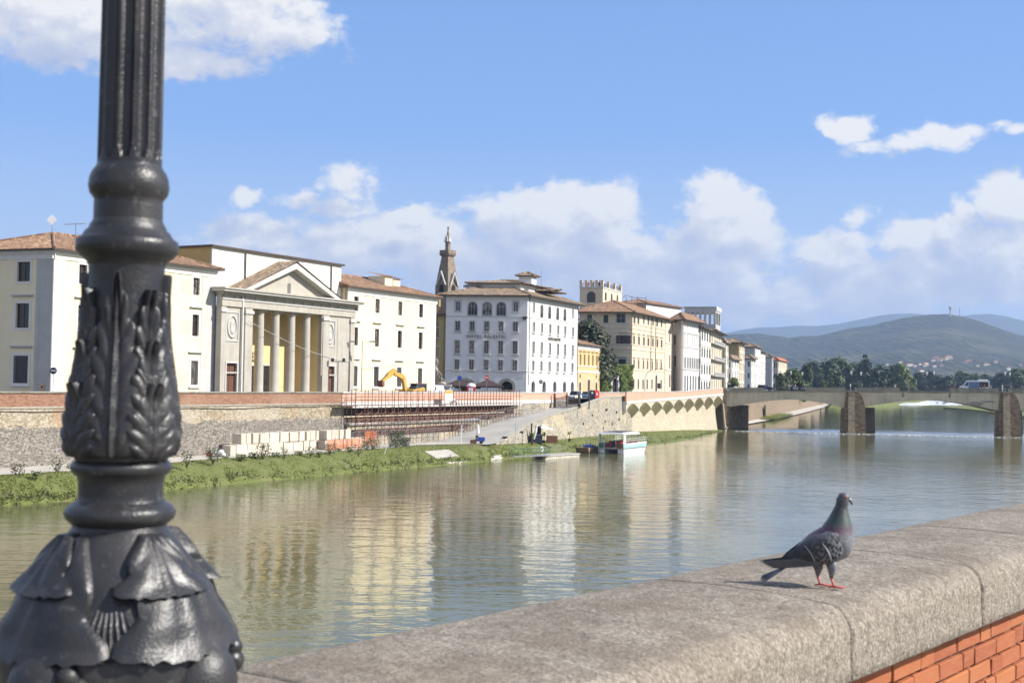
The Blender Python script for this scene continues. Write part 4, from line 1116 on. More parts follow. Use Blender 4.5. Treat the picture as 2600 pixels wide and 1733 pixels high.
# rooftop aerials
def aerial(px, py, kind, F, o, lab):
    s, z = F.px(px, py, o); w = F.W(s, o, ZE+1.2)
    a = thing('rooftop_aerial', lab, 'aerial', w)
    hgt = z - w.z
    MB().tube([(0, 0, 0), (0, 0, hgt)], .05, 6).build('mast', 'steel', a)
    if kind == 'panel':
        mb = MB(); mb.prism([(0, -.62), (.58, 0), (0, .58), (-.58, 0)], -.06, .06); mb.build('panel', 'white_plastic', a, (0, -.15, hgt-.1), .15)
    else:
        mb = MB(); mb.beam((-1.4, 0, hgt-.2), (1.1, 0, hgt-.05), .05, .05)
        for i in range(9): x = -1.3+i*.28; mb.beam((x, -.5, hgt-.2+.02*i), (x, .5, hgt-.2+.02*i), .04, .04)
        mb.beam((-1.0, 0, hgt-1.4), (1.0, 0, hgt-1.5), .05, .05)
        for i in range(6): x = -.9+i*.33; mb.beam((x, -.6, hgt-1.42), (x, .6, hgt-1.42), .04, .04)
        mb.build('antenna', 'steel', a)
    return a
aerial(133, 556, 'panel', FA, -7, 'diamond shaped white aerial panel on the tiled roof')
aerial(193, 566, 'yagi', FA, -7, 'television aerial with rods on the tiled roof beside the diamond panel')
# street furniture on the front
def street_sign(w, h, disc, lab, face='red'):
    t = thing('street_sign', lab, 'sign', w)
    MB().tube([(0, 0, 0), (0, 0, h)], .04, 8).build('post', 'steel', t)
    mb = MB(); n = 20; mb.prism([(disc*math.cos(2*PI*i/n), disc*math.sin(2*PI*i/n)) for i in range(n)], -.06, -.03)
    pl = mb.build('disc', {'red': 'red_plastic', 'dark': 'navy_plastic', 'blue': 'sign_blue'}[face], t, (0, 0, h-disc))
    if face != 'blue': MB().box(-disc*.7, disc*.7, -.075, -.06, -disc*.2, disc*.2).build('bar', 'white_paint' if face == 'red' else 'concrete_pale', pl)
    return t
s, z = FA.px(136, 940, .6); street_sign(FA.W(s, .6, ZST), z-ZST+.35, .38, 'round no entry sign seen from behind at the cream corner', 'dark')
# ------------------------------------------------------------------ hotel
def skirt_roof(root, pts, z, rise, over, run, mat):
    """tile slopes that climb to the foot of a set-back storey, flat behind"""
    def grow(d):
        Q = []
        P4 = [Vector((p[0], p[1], 0)) for p in pts]
        for i in range(4):
            a, b, d_ = P4[i-1], P4[i], P4[(i+1) % 4]
            e1 = (b-a).normalized(); e2 = (d_-b).normalized(); n1 = Vector((e1.y, -e1.x, 0)); n2 = Vector((e2.y, -e2.x, 0))
            Q.append(b + (n1+n2)*(d/(1+n1.dot(n2))))
        return Q
    base = root.location; E = [q + Vector((0, 0, z)) - base for q in grow(over)]; I = [q + Vector((0, 0, z+rise)) - base for q in grow(over-run)]
    mb = MB()
    for i in range(4):
        j = (i+1) % 4; tiles_panel(mb, E[i], E[j], I[j], I[i], .34, .09); mb.tube([E[i]+Vector((0, 0, .08)), I[i]+Vector((0, 0, .08))], .18, 6)
    mb.add(I, [(0, 1, 2, 3)])
    rf = mb.build('roof', mat, root, fix=False)
    s_ = MB(); lo = [q - Vector((0, 0, .18)) for q in E]; s_.add(E + lo, [(0, 4, 5, 1), (1, 5, 6, 2), (2, 6, 7, 3), (3, 7, 4, 0), (4, 7, 6, 5)]); link('eaves', s_.mesh('eaves', 'gutter'), rf)
    return rf
def gp(px, d, y=850): v = at_d(px, y, d); return Vector((v.x, v.y))
c6 = lambda x, y: (1080 + x/3.919, 650 + y/3.919)
HL, HC, HR = gp(1131.5, 252.0), gp(1338.5, 250.0), gp(1467, 276.5); HB = HL + (HR-HC)
F1 = Frame(HL, HC); F2 = Frame(HC, HR)
ZH = F2.zy(*c6(1035, 400))
ho = thing('hotel', 'white six storey hotel with lettering on two fronts and a tiled hip roof', 'building', (HC.x, HC.y, ZST))
def lv(F, x, *ys): return [F.zy(*c6(x, y)) for y in ys]
hw = 0.98
def hotel_front(F, xs, yref, xr, rows, archx, arow, rectx, rrow, gx, grow, gw, gmat, wf=hw, aw=1.9):
    holes = []; spec = []
    cols = [F.sx(*c6(x, yref)) for x in xs]
    for (a, b) in rows:
        zt_, zb_ = lv(F, xr, a, b)
        for s in cols: spec.append((s, zb_, zt_, wf, 'r'))
    zt_, zb_ = lv(F, xr, *rrow)
    for x in rectx: spec.append((F.sx(*c6(x, rrow[0])), zb_, zt_, wf, 'r2'))
    zt_, zb_ = lv(F, xr, *arow)
    for x in archx: spec.append((F.sx(*c6(x, arow[0])), zb_, zt_, aw, 'a'))
    zt_ = F.zy(*c6(xr, grow))
    for x in gx: spec.append((F.sx(*c6(x, grow)), ZST+.02, zt_, gw, 'g'))
    for (s, a, b, w, k) in spec: holes.append(hole(s, a, b, w, k in 'ag'))
    put_wall(ho, F, 0, F.len, ZST-.3, ZH, holes, 'stucco_white')
    for (s, a, b, w, k) in spec:
        if k == 'r': add_window(ho, F, s, a, b, w, trim='stone_trim', trim_w=.13, trim_o=.13, sash='sash_white', bars=(1, 4), recess=.15, sill=True)
        elif k == 'r2': add_window(ho, F, s, a, b, w, trim='stone_trim', trim_w=.3, trim_o=.05, sash='sash_white', bars=(1, 4), recess=.15)
        elif k == 'a':
            w_ = add_window(ho, F, s, a, b, w, arch=True, pane='glass_sky', sash='sash_white', bars=(2, 2), recess=.42, trim='stone_trim', trim_w=.12, trim_o=.03, name='loggia_window')
            mb = MB()
            for i in range(9): x = -w/2+w*i/8; mb.box(x-.015, x+.015, .1, .13, 0, .85)
            mb.box(-w/2, w/2, .08, .15, .85, .91); link('railing', cached(('rail', round(w, 2)), lambda: mb.mesh('railing', 'iron')), w_)
        else: add_window(ho, F, s, a, b, w, arch=True, pane='dark_room', sash=None, trim=gmat, trim_w=.55 if w > 2 else .3, trim_o=.05, recess=.4, name='doorway')
hotel_front(F1, (320, 465, 610, 752, 895), 700, 610, ((650, 745), (842, 968), (1032, 1132)), (470, 615, 755), (455, 590), (325, 900), (452, 548), (410, 812), 1240, 2.3, 'stone_arch')
hotel_front(F2, (1077, 1158, 1240, 1320, 1390, 1467), 720, 1077, ((658, 752), (850, 972), (1042, 1140)), (1160, 1238, 1318, 1390), (468, 600), (1080, 1468), (462, 562), (1072, 1181, 1287, 1384, 1462), 1243, 1.75, 'stone_trim', .95, 1.65)
for F in (F1, F2):
    for yy in (601, 1140):
        z = F1.zy(*c6(600, yy)); put_box(ho, F, 'string_course', -.06, F.len+.06, 0, .09 if F is F1 else .085, z-.09, z+.09, 'stone_trim')
quad = [(v.x, v.y) for v in (HL, HC, HR, HB)]
shell(ho, quad, ZST, ZH, 'stucco_white', skip=(0, 1))
skirt_roof(ho, quad, ZH+.05, 1.9, 1.15, 5.6, 'tiles_old')
# letters
s = F1.sx(*c6(605, 795)); z = F1.zy(*c6(605, 812)); onframe('lettering', text_mesh('HOTEL BALESTRI', .82, .06, 'gold_letters', space=1.32, bold=.012), F1, s, .34, z, ho)
s = F2.sx(*c6(1278, 820)); z = F2.zy(*c6(1278, 840)); onframe('lettering', text_mesh('HOTEL BALESTRI', .86, .05, 'gold_letters', space=1.1, bold=.012), F2, s, .16, z, ho)
# downpipe, street lamp bracket and plaque
put_box(ho, F2, 'downpipe', .95, 1.07, 0, .12, ZST+2.4, ZH-.1, 'gutter')
put_box(ho, F2, 'downpipe', F2.len-.2, F2.len-.08, 0, .12, ZST+2, ZH-.1, 'gutter')
s, z = F1.px(*c6(990, 615)); put_box(ho, F1, 'floodlight', s-.35, s+.35, .1, .6, z-.35, z+.3, 'iron')
s, z = F1.px(*c6(948, 1195)); put_box(ho, F1, 'street_plate', s-.5, s+.5, .0, .04, z-.22, z+.22, 'stone_pale')
for x in (525, 685):
    s, z = F1.px(*c6(x, 1256)); put_box(ho, F1, 'wall_lantern', s-.12, s+.12, .05, .35, z-.3, z+.3, 'steel')
# set-back top storey with its own roofs
u1, u2 = F1.u, F2.u
def inset(a, b, c, d):   # metres along front 1 and front 2 from the corner at HL
    o = lambda i, j: HL + u1*i + u2*j
    return [o(a, c), o(b, c), o(b, d), o(a, d)]
pts = inset(3.0, 13.0, 5.0, 19.0); PF = Frame(pts[0], pts[1]); PF2 = Frame(pts[1], pts[2]); zP1 = PF.zy(*c6(480, 268)); zP0 = ZH+.9
hl = []
for x in (405, 541):
    s = PF.sx(*c6(x, 310)); hl.append((s, zP0+1.5, PF.zy(*c6(x, 283)), 1.15))
put_wall(ho, PF, 0, PF.len, zP0, zP1, [hole(s, a, b, w, True) for s, a, b, w in hl], 'stucco_white', .3, 'penthouse_wall')
for s, a, b, w in hl: add_window(ho, PF, s, a, b, w, arch=True, pane='glass_sky', sash='sash_white', bars=(1, 1), recess=.2)
quad = [(v.x, v.y) for v in pts]; shell(ho, quad, zP0, zP1, 'stucco_white', skip=(0,), name='penthouse_wall')
hip_roof(ho, quad, zP1+.03, 1.1, 1.0, 'tiles_old', name='penthouse_roof')
pts = inset(12.0, 14.6, 6.5, 9.0); quad = [(v.x, v.y) for v in pts]; shell(ho, quad, zP1, zP1+1.7, 'stucco_white', name='turret_wall'); hip_roof(ho, quad, zP1+1.7, .8, .55, 'tiles_old', name='turret_roof')
pts = inset(13.3, 16.0, 13.0, 20.5); quad = [(v.x, v.y) for v in pts]; shell(ho, quad, zP0+1.0, zP1-.9, 'stucco_white', name='penthouse_wall'); hip_roof(ho, quad, zP1-.9, .5, .5, 'tiles_old', name='penthouse_roof')
s, z = PF.px(*c6(950, 185)); MB().tube([(0, 0, 0), (0, 0, 3.2)], .05, 5).build('aerial', 'steel', ho, (u1*14.5 + u2*12 + HL - HC).to_3d() + Vector((0, 0, zP1-ZST)))
# ------------------------------------------------------------------ generic palazzo along the quay
def face(root, F, spec, mat, ze, z0=ZST-.3, s0=0.0, s1=None):
    holes = []; todo = []
    for r in spec:
        xr, yt, yb, xs, w, opt = r
        zt_, zb_ = F.zy(xr, yt), F.zy(xr, yb)
        if opt.get('ground'): zb_ = ZST+.05
        for x in xs:
            s = F.sx(x, (yt+yb)/2); ar = opt.get('arch', False); pt = opt.get('pointed', 0.0)
            holes.append(hole(s, zb_, zt_, w, ar, pt)); todo.append((s, zb_, zt_, w, {k: v for k, v in opt.items() if k != 'ground'}))
    put_wall(root, F, s0, F.len if s1 is None else s1, z0, ze, holes, mat)
    for s, a, b, w, o in todo: add_window(root, F, s, a, b, w, **o)
def palazzo(name, label, pl, pc, pr, ze, mat, left=(), right=(), rise=2.2, over=.9, roof='tiles', depth=14, bands=(), band_mat='stone_trim', matl=None, back=None, inset_=None):
    root = thing(name, label, 'building', (pc.x, pc.y, ZST))
    FR = Frame(pc, pr)
    if pl is None: pl = pc - FR.n*depth
    FLf = Frame(pl, pc); pb = pr + (pl-pc)
    face(root, FLf, left, matl or mat, ze); face(root, FR, right, mat, ze)
    quad = [(v.x, v.y) for v in (pc, pr, pb, pl)]
    shell(root, quad, ZST, ze, mat, skip=(0, 3))
    if rise: hip_roof(root, quad, ze+.04, rise, over, roof, inset=inset_)
    for z, t, o in bands:
        put_box(root, FR, 'string_course', -.05, FR.len, 0, o, z-t/2, z+t/2, band_mat); put_box(root, FLf, 'string_course', 0, FLf.len+.05, 0, o*.95, z-t/2, z+t/2, band_mat)
    return root, FLf, FR
c7 = lambda x, y: (1420 + x/4.239, 680 + y/4.239)
def C7(*xs): return [c7(x, 0)[0] for x in xs]
def Y7(y): return c7(0, y)[1]
def row7(xr, yt, yb, xs, w, **o): return (c7(xr, 0)[0], Y7(yt), Y7(yb), C7(*xs), w, o)
# alley building between the cream wing and the hotel
aL, aC, aR = gp(1085, 262), gp(1126, 259), gp(1150, 300)
FQ = Frame(aC, aR)
palazzo('alley_house', 'narrow ochre house seen in the gap between cream wing and hotel', aL, aC, aR, 24.5, 'stucco_ochre', left=[(1113, 760, 778, (1096, 1110), 1.1, dict(shutters='shutter_brown')), (1113, 832, 856, (1096, 1110), 1.2, dict(shutters='shutter_brown', trim='stone_trim', trim_w=.2)), (1113, 880, 904, (1096, 1111), 1.2, dict(shutters='shutter_brown', trim='stone_trim', trim_w=.2))], rise=1.4, over=.8)
# small yellow building right of the hotel
yC = gp(1466, 283); yR = gp(1526, 300.5); FY = Frame(yC, yR); zY = FY.zy(*c7(300, 830)); 
wopt = dict(trim='stucco_yellow', trim_w=.22, trim_o=.06, hood=.55, sash='sash_white', bars=(1, 2), pane='glass_sky')
r_y, _, FYR = palazzo('yellow_house', 'small two storey yellow house with arched ground floor beside the white hotel', None, yC, yR, zY, 'stucco_yellow', right=[
    row7(315, 935, 1050, (228, 271, 316, 360, 403), .95, **wopt), row7(225, 1145, 1180, (224, 398), .75, sash='sash_brown', trim='stone_trim', trim_w=.12),
    row7(315, 1225, 1325, (222, 398), 1.25, arch=True, pane='dark_room', trim='stone_trim', trim_w=.3, ground=True), row7(315, 1195, 1325, (316,), 1.7, arch=True, pane='wood_door', sash='wood_door', trim='stone_trim', trim_w=.35, ground=True)], rise=1.5, over=.7, roof='tiles', depth=10)
for yy, t in ((1058, .2), (1118, .45), (880, .12)):
    z = FY.zy(*c7(300, yy)); put_box(r_y, FY, 'string_course', -.05, FY.len+.05, 0, .12, z-t/2, z+t/2, 'stone_pale')
cornice(r_y, FY, -.1, FY.len+.4, zY, o=.7)
for x in (268, 358):
    s = FY.sx(*c7(x, 1260)); mb = MB(); p_ = arch_poly(1.3, 0, 3.6); ring_prism(mb, offset_poly(p_, .16), p_, -.06, 0); onframe('blind_arch', mb.mesh('blind_arch', 'stone_trim'), FY, s, 0, ZST+.3, r_y)
# ivy wall with pointed gateway
gW = Frame(yR + Vector((.1, .1)), gp(1601.5, 307.5)); zG = gW.zy(*c7(600, 1050))
iv = thing('garden_wall', 'garden wall grown over with bright green ivy around a pointed stone gateway', 'wall', tuple(gW.W(0, 0, ZST)))
sg = gW.sx(*c7(597, 1250)); zg = gW.zy(*c7(597, 1180))
put_wall(iv, gW, 0, gW.len, ZST-.3, zG-.6, [hole(sg, ZST+.02, zg, 1.9, True, .35)], 'stucco_ivory', .6)
add_window(iv, gW, sg, ZST+.02, zg, 1.9, arch=True, pointed=.35, pane='dark_room', sash='iron', bars=(3, 1), trim='stone_trim', trim_w=.55, trim_o=.2, recess=.35, name='gate')
r = random.Random(3); mb = MB()
for _ in range(9000):
    s = r.uniform(-.2, gW.len+.3); z = ZST + 1.2 + (zG+.3-ZST-1.2)*r.random()
    if abs(s-sg) < 1.7 + .25*math.sin(z*3) and z < zg + .9 + .2*math.sin(s*4): continue
    o = .1 + r.random()*.75 + .25*math.sin(s*1.9)*math.sin(z*1.3)
    n = Vector((r.uniform(-.8, .8), -1, r.uniform(-.3, .9))).normalized(); a = n.orthogonal().normalized(); b = n.cross(a); th = r.uniform(0, PI); a, b = a*math.cos(th)+b*math.sin(th), b*math.cos(th)-a*math.sin(th)
    k = r.uniform(.13, .30); p = Vector((s, -o, z-ZST)); mb.add([p-a*k, p-b*k*.7, p+a*k, p+b*k*.7], [(0, 1, 2, 3)])
onframe('ivy', mb.mesh('ivy', 'leaf_ivy', fix=False), gW, 0, 0, ZST, iv)['kind'] = 'stuff'
# big cream palazzo
pl, pc, pr = gp(1470, 311), gp(1603, 308), gp(1688.5, 338.5)
FB = Frame(pc, pr); zB_ = FB.zy(*c7(790, 480))
b1 = dict(pane='glass_sky', sash='sash_white', bars=(1, 1), trim='stone_trim', trim_w=.18)
b2 = dict(shutters='shutter_brown', trim='stucco_rose', trim_w=.2, hood=.45, hood_mat='stucco_rose')
bp_, FBL, FBR = palazzo('palazzo', 'large cream palazzo with brown shutters behind the ivy wall, terrace tower above', pl, pc, pr, zB_, 'stucco_palazzo',
    left=[row7(500, 505, 595, (325, 502), 1.2, shutters='shutter_green'), row7(660, 490, 590, (662,), 2.2, **b1), row7(690, 725, 815, (520,), 1.3, shutters='shutter_brown'), row7(690, 725, 815, (690,), 1.8, shutters='shutter_brown', shut_open=True, trim='stone_trim', trim_w=.2, hood=.6), row7(680, 980, 1055, (678,), 1.7, shutters='shutter_green', trim='stone_trim', trim_w=.3, hood=.4)],
    right=[row7(805, 515, 600, (808, 850), 1.6, **b1), row7(905, 515, 600, (908, 958, 1008, 1055, 1100), 1.15, shutters='shutter_green', trim='stone_trim', trim_w=.15),
           row7(805, 730, 820, (803, 856, 909, 958, 1006, 1055, 1100), 1.6, **b2), row7(803, 985, 1080, (803, 853, 905, 949, 1000, 1050, 1096), 1.15, shutters='shutter_brown', trim='stucco_rose', trim_w=.22, hood=.35, hood_mat='stucco_rose'),
           row7(800, 1195, 1300, (800, 850, 900, 945, 996, 1095), 1.1, shutters='shutter_brown', trim='stone_trim', trim_w=.2), row7(1040, 1150, 1320, (1042,), 1.7, arch=True, pane='wood_door', sash='wood_door', trim='stone_trim', trim_w=.45, ground=True)],
    rise=3.2, over=1.3, roof='tiles')
for yy, t in ((600, .25), (650, .15), (825, .25), (875, .15), (1100, .12)):
    z = FB.zy(*c7(785, yy)); put_box(bp_, FBR, 'string_course', -.06, FBR.len, 0, .13, z-t/2, z+t/2, 'stucco_rose'); put_box(bp_, FBL, 'string_course', FBL.len*.45, FBL.len+.06, 0, .12, z-t/2, z+t/2, 'stone_trim')
for x in (985, 1036): s = FB.sx(*c7(x, 700)); put_box(bp_, FBR, 'downpipe', s-.06, s+.06, .0, .16, ZST+6.5, zB_, 'gutter')
put_box(bp_, FBR, 'downpipe', .1, .22, .0, .16, ZST+.5, zB_, 'gutter')
# terrace tower above it
tl, tc, tr_ = gp(1470.5, 323), gp(1529, 321), gp(1577, 336)
FT = Frame(tl, tc); FT2 = Frame(tc, tr_); zT = FT2.zy(*c7(470, 212))
tw = thing('terrace_tower', 'square cream tower with arched windows and a crowded pillared roof terrace', 'tower', (tc.x, tc.y, ZST))
wz = [(FT.sx(*c7(344, 300)), FT.zy(*c7(344, 372)), FT.zy(*c7(344, 252)), 2.3)]
put_wall(tw, FT, 0, FT.len, zB_-3, zT, [hole(s, a, b, w, True) for s, a, b, w in wz], 'stucco_palazzo'); [add_window(tw, FT, s, a, b, w, arch=True, pane='glass_sky', sash='iron', bars=(1, 1), recess=.2) for s, a, b, w in wz]
wz = [(FT2.sx(*c7(x, 300)), FT2.zy(*c7(500, 352)), FT2.zy(*c7(500, 258)), 1.5) for x in (501, 564, 626)]
put_wall(tw, FT2, 0, FT2.len, zB_-3, zT, [hole(s, a, b, w, True) for s, a, b, w in wz], 'stucco_palazzo'); [add_window(tw, FT2, s, a, b, w, arch=True, pane='glass_sky', sash='iron', bars=(1, 1), recess=.3) for s, a, b, w in wz]
tb = tl + (tr_-tc); shell(tw, [(v.x, v.y) for v in (tl, tc, tr_, tb)], zB_-3, zT+.1, 'stucco_palazzo', skip=(0, 1))
for F in (FT, FT2):
    put_box(tw, F, 'parapet_band', -.1, F.len+.1, -.4, .14 if F is FT else .13, zT-.15, zT+.2, 'stone_trim')
    n = 5 if F is FT else 4
    for i in range(n):
        s = .25 + (F.len-.5)*i/(n-1)
        if F is FT2 and i == 0: continue
        put_box(tw, F, 'pillar', s-.32, s+.32, -.6, .05, zT+.2, zT+1.75, 'stucco_palazzo'); put_box(tw, F, 'pillar_cap', s-.4, s+.4, -.68, .12, zT+1.75, zT+1.9, 'stone_trim')
    mb = MB()
    for i in range(int(F.len/.25)): mb.box(i*.25, i*.25+.03, .2, .23, 0, 1.0)
    mb.box(0, F.len, .18, .25, 1.0, 1.06); onframe('railing', mb.mesh('railing', 'iron'), F, 0, 0, zT+.2, tw)
# pinkish tower house with pointed windows
pc2, pr2 = gp(1689, 338.6), gp(1709.5, 347.5); FP = Frame(pc2, pr2); zP2 = FP.zy(*c7(1140, 560))
palazzo('rose_house', 'narrow rose coloured tower house with pointed windows next to the big palazzo', None, pc2, pr2, zP2, 'stucco_rose', right=[row7(1187, 660, 800, (1187,), 1.1, arch=True, pointed=.4, trim='stone_pale', trim_w=.3, pane='glass_sky'), row7(1187, 930, 1085, (1187,), 1.1, arch=True, pointed=.4, trim='stone_pale', trim_w=.3, pane='glass_sky'), row7(1187, 1150, 1280, (1187,), 1.2, shutters='shutter_brown', trim='stone_trim')], rise=1.6, over=.8, bands=[(FP.zy(*c7(1140, 805)), .25, .12), (FP.zy(*c7(1140, 1095)), .3, .14)])
# white palazzo with the pillared windows
pl3, pc3, pr3 = gp(1709.6, 349.5), gp(1733.5, 345), gp(1778.5, 364); FW = Frame(pc3, pr3); zW = FW.zy(*c7(1335, 560))
wq = dict(trim='stone_pale', trim_w=.18, shutters='sash_white', pane='glass_dark', hood=.3)
palazzo('white_palazzo', 'white palazzo with rows of pale shuttered windows, shaded side wall and wide eaves', pl3, pc3, pr3, zW, 'stucco_white', matl='stucco_shaded',
    left=[row7(1247, 720, 830, (1243,), 1.2, shutters='shutter_brown'), row7(1247, 940, 1060, (1246,), 1.2, trim='stone_pale')],
    right=[row7(1350, 600, 640, (1354, 1381, 1407, 1432, 1457, 1480, 1502), .7, pane='dark_room', sash=None), row7(1350, 715, 840, (1352, 1380, 1405, 1430, 1454, 1478, 1500), 1.1, **wq), row7(1350, 955, 1080, (1352, 1380, 1405, 1430, 1454, 1478, 1500), 1.1, arch=True, trim='stone_trim', trim_w=.25, trim_o=.15, shutters=None, pane='glass_sky', sash='sash_white'),
           row7(1350, 1160, 1310, (1352, 1380, 1410, 1440, 1468, 1496), 1.2, pane='glass_dark', trim='stone_trim', trim_w=.25, ground=True)], rise=2.2, over=1.7, bands=[(FW.zy(*c7(1335, 848)), .3, .18), (FW.zy(*c7(1335, 1090)), .3, .2)])
# low roofs and chimneys behind the first row
def back_house(label, pc_, pr_, ze, mat, rise=1.8, depth=10, over=.6, z0=20):
    F = Frame(pc_, pr_); pl_ = pc_ - F.n*depth; root = thing('roof_house', label, 'building', (pc_.x, pc_.y, ZST))
    quad = [(v.x, v.y) for v in (pc_, pr_, pr_ - F.n*depth, pl_)]; shell(root, quad, ZST, ze, mat); hip_roof(root, quad, ze+.03, rise, over, 'tiles'); return root
def zat(px, py, d): return at_d(px, py, d).z
back_house('pale attic house with a low tiled roof rising behind the palazzi', gp(1640, 352), gp(1728, 372), zat(1700, 776, 362), 'stucco_white', 1.4)
back_house('long tiled roof behind the cream palazzo beside the wire roof terrace', gp(1600, 345), gp(1650, 356), zat(1610, 775, 350), 'stucco_palazzo', .8, 8)
ra = thing('roof_terrace_frame', 'thin iron pergola frame on the roof behind the terrace tower', 'frame', tuple(at_d(1590, 775, 345)))
mb = MB(); k = 345/FPX
for x in (0, 14, 28, 50): mb.tube([(x*k, 0, -1), (x*k, 0, 2.5)], .06, 5)
mb.tube([(-8*k, 0, 2.2), (0, 0, 2.9), (6*k, 0, 2.6), (14*k, 0, 2.2), (50*k, 0, 2.0)], .07, 5); mb.tube([(0, 0, 1.2), (50*k, 0, 1.0)], .05, 5); mb.build('rods', 'iron', ra)
# loggia on the roofs
la, lb, lc_ = gp(1737, 446), gp(1817, 443), gp(1829, 455); FLo = Frame(la, lb); FLo2 = Frame(lb, lc_)
lo_ = thing('roof_loggia', 'grey open roof loggia with square pillars above the white palazzi', 'building', (lb.x, lb.y, ZST))
z1 = zat(1817, 779, 443); z2 = zat(1817, 793, 443); z3 = zat(1817, 823, 443)
mb = MB(); base = lo_.location
for (a, b) in ((z2, z1-.1),): mb.hprism([(v.x-base.x, v.y-base.y) for v in (la, lb, lc_, la+(lc_-lb))], a-ZST, b-ZST)
mb.build('attic_band', 'stone_trim', lo_)
mb = MB(); mb.hprism([(v.x-base.x, v.y-base.y) for v in (la, lb, lc_, la+(lc_-lb))], 0, z3-ZST); mb.build('wall', 'stucco_gray', lo_)
put_box(lo_, FLo, 'coping', -.3, FLo.len+.3, -3, .35, z1-.1, z1+.15, 'stone_pale'); put_box(lo_, FLo2, 'parapet', 0, FLo2.len, -.3, .3, z1-1.2, z1+.1, 'stone_pale')
for F, n in ((FLo, 7), (FLo2, 3)):
    for i in range(n):
        s = .4+(F.len-.8)*i/(n-1); put_box(lo_, F, 'pillar', s-.4, s+.4, -.8, .0, z3, z2, 'stone_trim')
# ------------------------------------------------------------------ the row towards and past the bridge
DR = {1779: 362, 1806: 388, 1836: 428, 1850: 440, 1858: 452, 1878: 472, 1892: 492, 1912: 518, 1918: 526, 1932: 548, 1944: 568, 1962: 602, 1976: 640, 2000: 690}
def dr(x):
    ks = sorted(DR)
    for a, b in zip(ks, ks[1:]):
        if a <= x <= b: return DR[a] + (DR[b]-DR[a])*(x-a)/(b-a)
    return DR[ks[-1]]
def rowhouse(label, xl, xc, xr, ye, mat, floors, ncol, rise=1.6, over=1.0, roof='tiles_old', matl=None, left_cols=0, wmat='glass_dark', shut=None, balcony=(), ground=True, name='row_house'):
    c = gp(xc, dr(xc)); r_ = gp(xr, dr(xr)); F = Frame(c, r_); ze = F.zy(xc, ye)
    H = ze - ZST; fl = H/floors; w = min(1.2, F.len/ncol*.5)
    pl_ = None
    if xl is not None: pl_ = gp(xl, dr(xc)+3)
    right = []; xs = None
    root = thing(name, label, 'building', (c.x, c.y, ZST))
    if pl_ is None: pl_ = c - F.n*12
    F_l = Frame(pl_, c); pb = r_ + (pl_-c)
    holes = []; todo = []
    for k in range(floors):
        for i in range(ncol):
            s = F.len*(i+.5)/ncol; a = ZST + k*fl + fl*.28; b = ZST + k*fl + fl*.82
            if k == 0: a = ZST+.1
            holes.append(hole(s, a, b, w)); todo.append((s, a, b))
    put_wall(root, F, 0, F.len, ZST-.3, ze, holes, mat)
    for s, a, b in todo: add_window(root, F, s, a, b, w, pane=wmat, sash='sash_white', bars=(1, 1), trim='stone_trim', trim_w=.18, trim_o=.1, shutters=shut, shut_open=bool(shut), hood=.25)
    hl = []; td = []
    for k in range(floors):
        for i in range(left_cols):
            s = F_l.len*(i+.6)/left_cols; a = ZST+k*fl+fl*.3; b = ZST+k*fl+fl*.75; hl.append(hole(s, a, b, 1.1)); td.append((s, a, b))
    put_wall(root, F_l, 0, F_l.len, ZST-.3, ze, hl, matl or mat)
    for s, a, b in td: add_window(root, F_l, s, a, b, 1.1, pane='dark_room', sash='sash_brown', shutters='shutter_green')
    quad = [(v.x, v.y) for v in (c, r_, pb, pl_)]; shell(root, quad, ZST, ze, mat, skip=(0, 3)); hip_roof(root, quad, ze+.03, rise, over, roof)
    for k in balcony:
        z = ZST + k*fl + fl*.2
        put_box(root, F, 'balcony_slab', .4, F.len-.4, 0, 1.2, z-.2, z, 'stone_trim')
        mb = MB()
        for i in range(int((F.len-.8)/.3)): mb.box(.4+i*.3, .52+i*.3, -1.15, -1.05, 0, .85)
        mb.box(.4, F.len-.4, -1.2, -1.0, .85, 1.0); onframe('balustrade', mb.mesh('balustrade', 'stone_trim'), F, 0, 0, z, root)
    for k in range(1, floors): put_box(root, F, 'string_course', 0, F.len, 0, .12, ZST+k*fl-.1, ZST+k*fl+.1, 'stone_trim')
    return root
rowhouse('slim ivory house with green shutters and awnings past the white palazzo', None, 1779.5, 1805, 831, 'stucco_ivory', 4, 4, shut='shutter_green', over=1.2)
rowhouse('ornate pale palazzo with stone balconies and deep dark eaves near the bridge', None, 1806, 1834, 838, 'stucco_palazzo', 4, 5, over=2.0, balcony=(1, 2, 3))
rowhouse('narrow cream house with ochre side wall behind the balconied palazzo', 1830, 1841, 1850, 870, 'stucco_ivory', 4, 2, matl='stucco_ochre', over=.9)
rowhouse('tall house with a blank ochre side wall and striped cream front', 1842, 1877.5, 1891, 869, 'stucco_palazzo', 5, 3, matl='stucco_ochre', over=1.6)
rowhouse('low cream house with little roof in front of the ochre wall', 1848, 1858, 1877, 912, 'stucco_ivory', 3, 3, over=1.1, left_cols=1)
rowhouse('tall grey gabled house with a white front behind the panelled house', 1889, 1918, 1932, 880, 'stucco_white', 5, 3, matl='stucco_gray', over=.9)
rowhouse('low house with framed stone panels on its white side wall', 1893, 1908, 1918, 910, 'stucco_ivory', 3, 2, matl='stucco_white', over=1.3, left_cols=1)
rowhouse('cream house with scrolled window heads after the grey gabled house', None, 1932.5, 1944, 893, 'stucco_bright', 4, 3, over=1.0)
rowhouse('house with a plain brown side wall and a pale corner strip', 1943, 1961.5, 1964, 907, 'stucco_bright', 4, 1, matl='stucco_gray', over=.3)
rowhouse('last pale house of the row with a bright red roof', 1963, 1976, 1999, 914, 'stucco_palazzo', 3, 6, matl='stucco_gray', over=.8, left_cols=2, roof='roof_red')
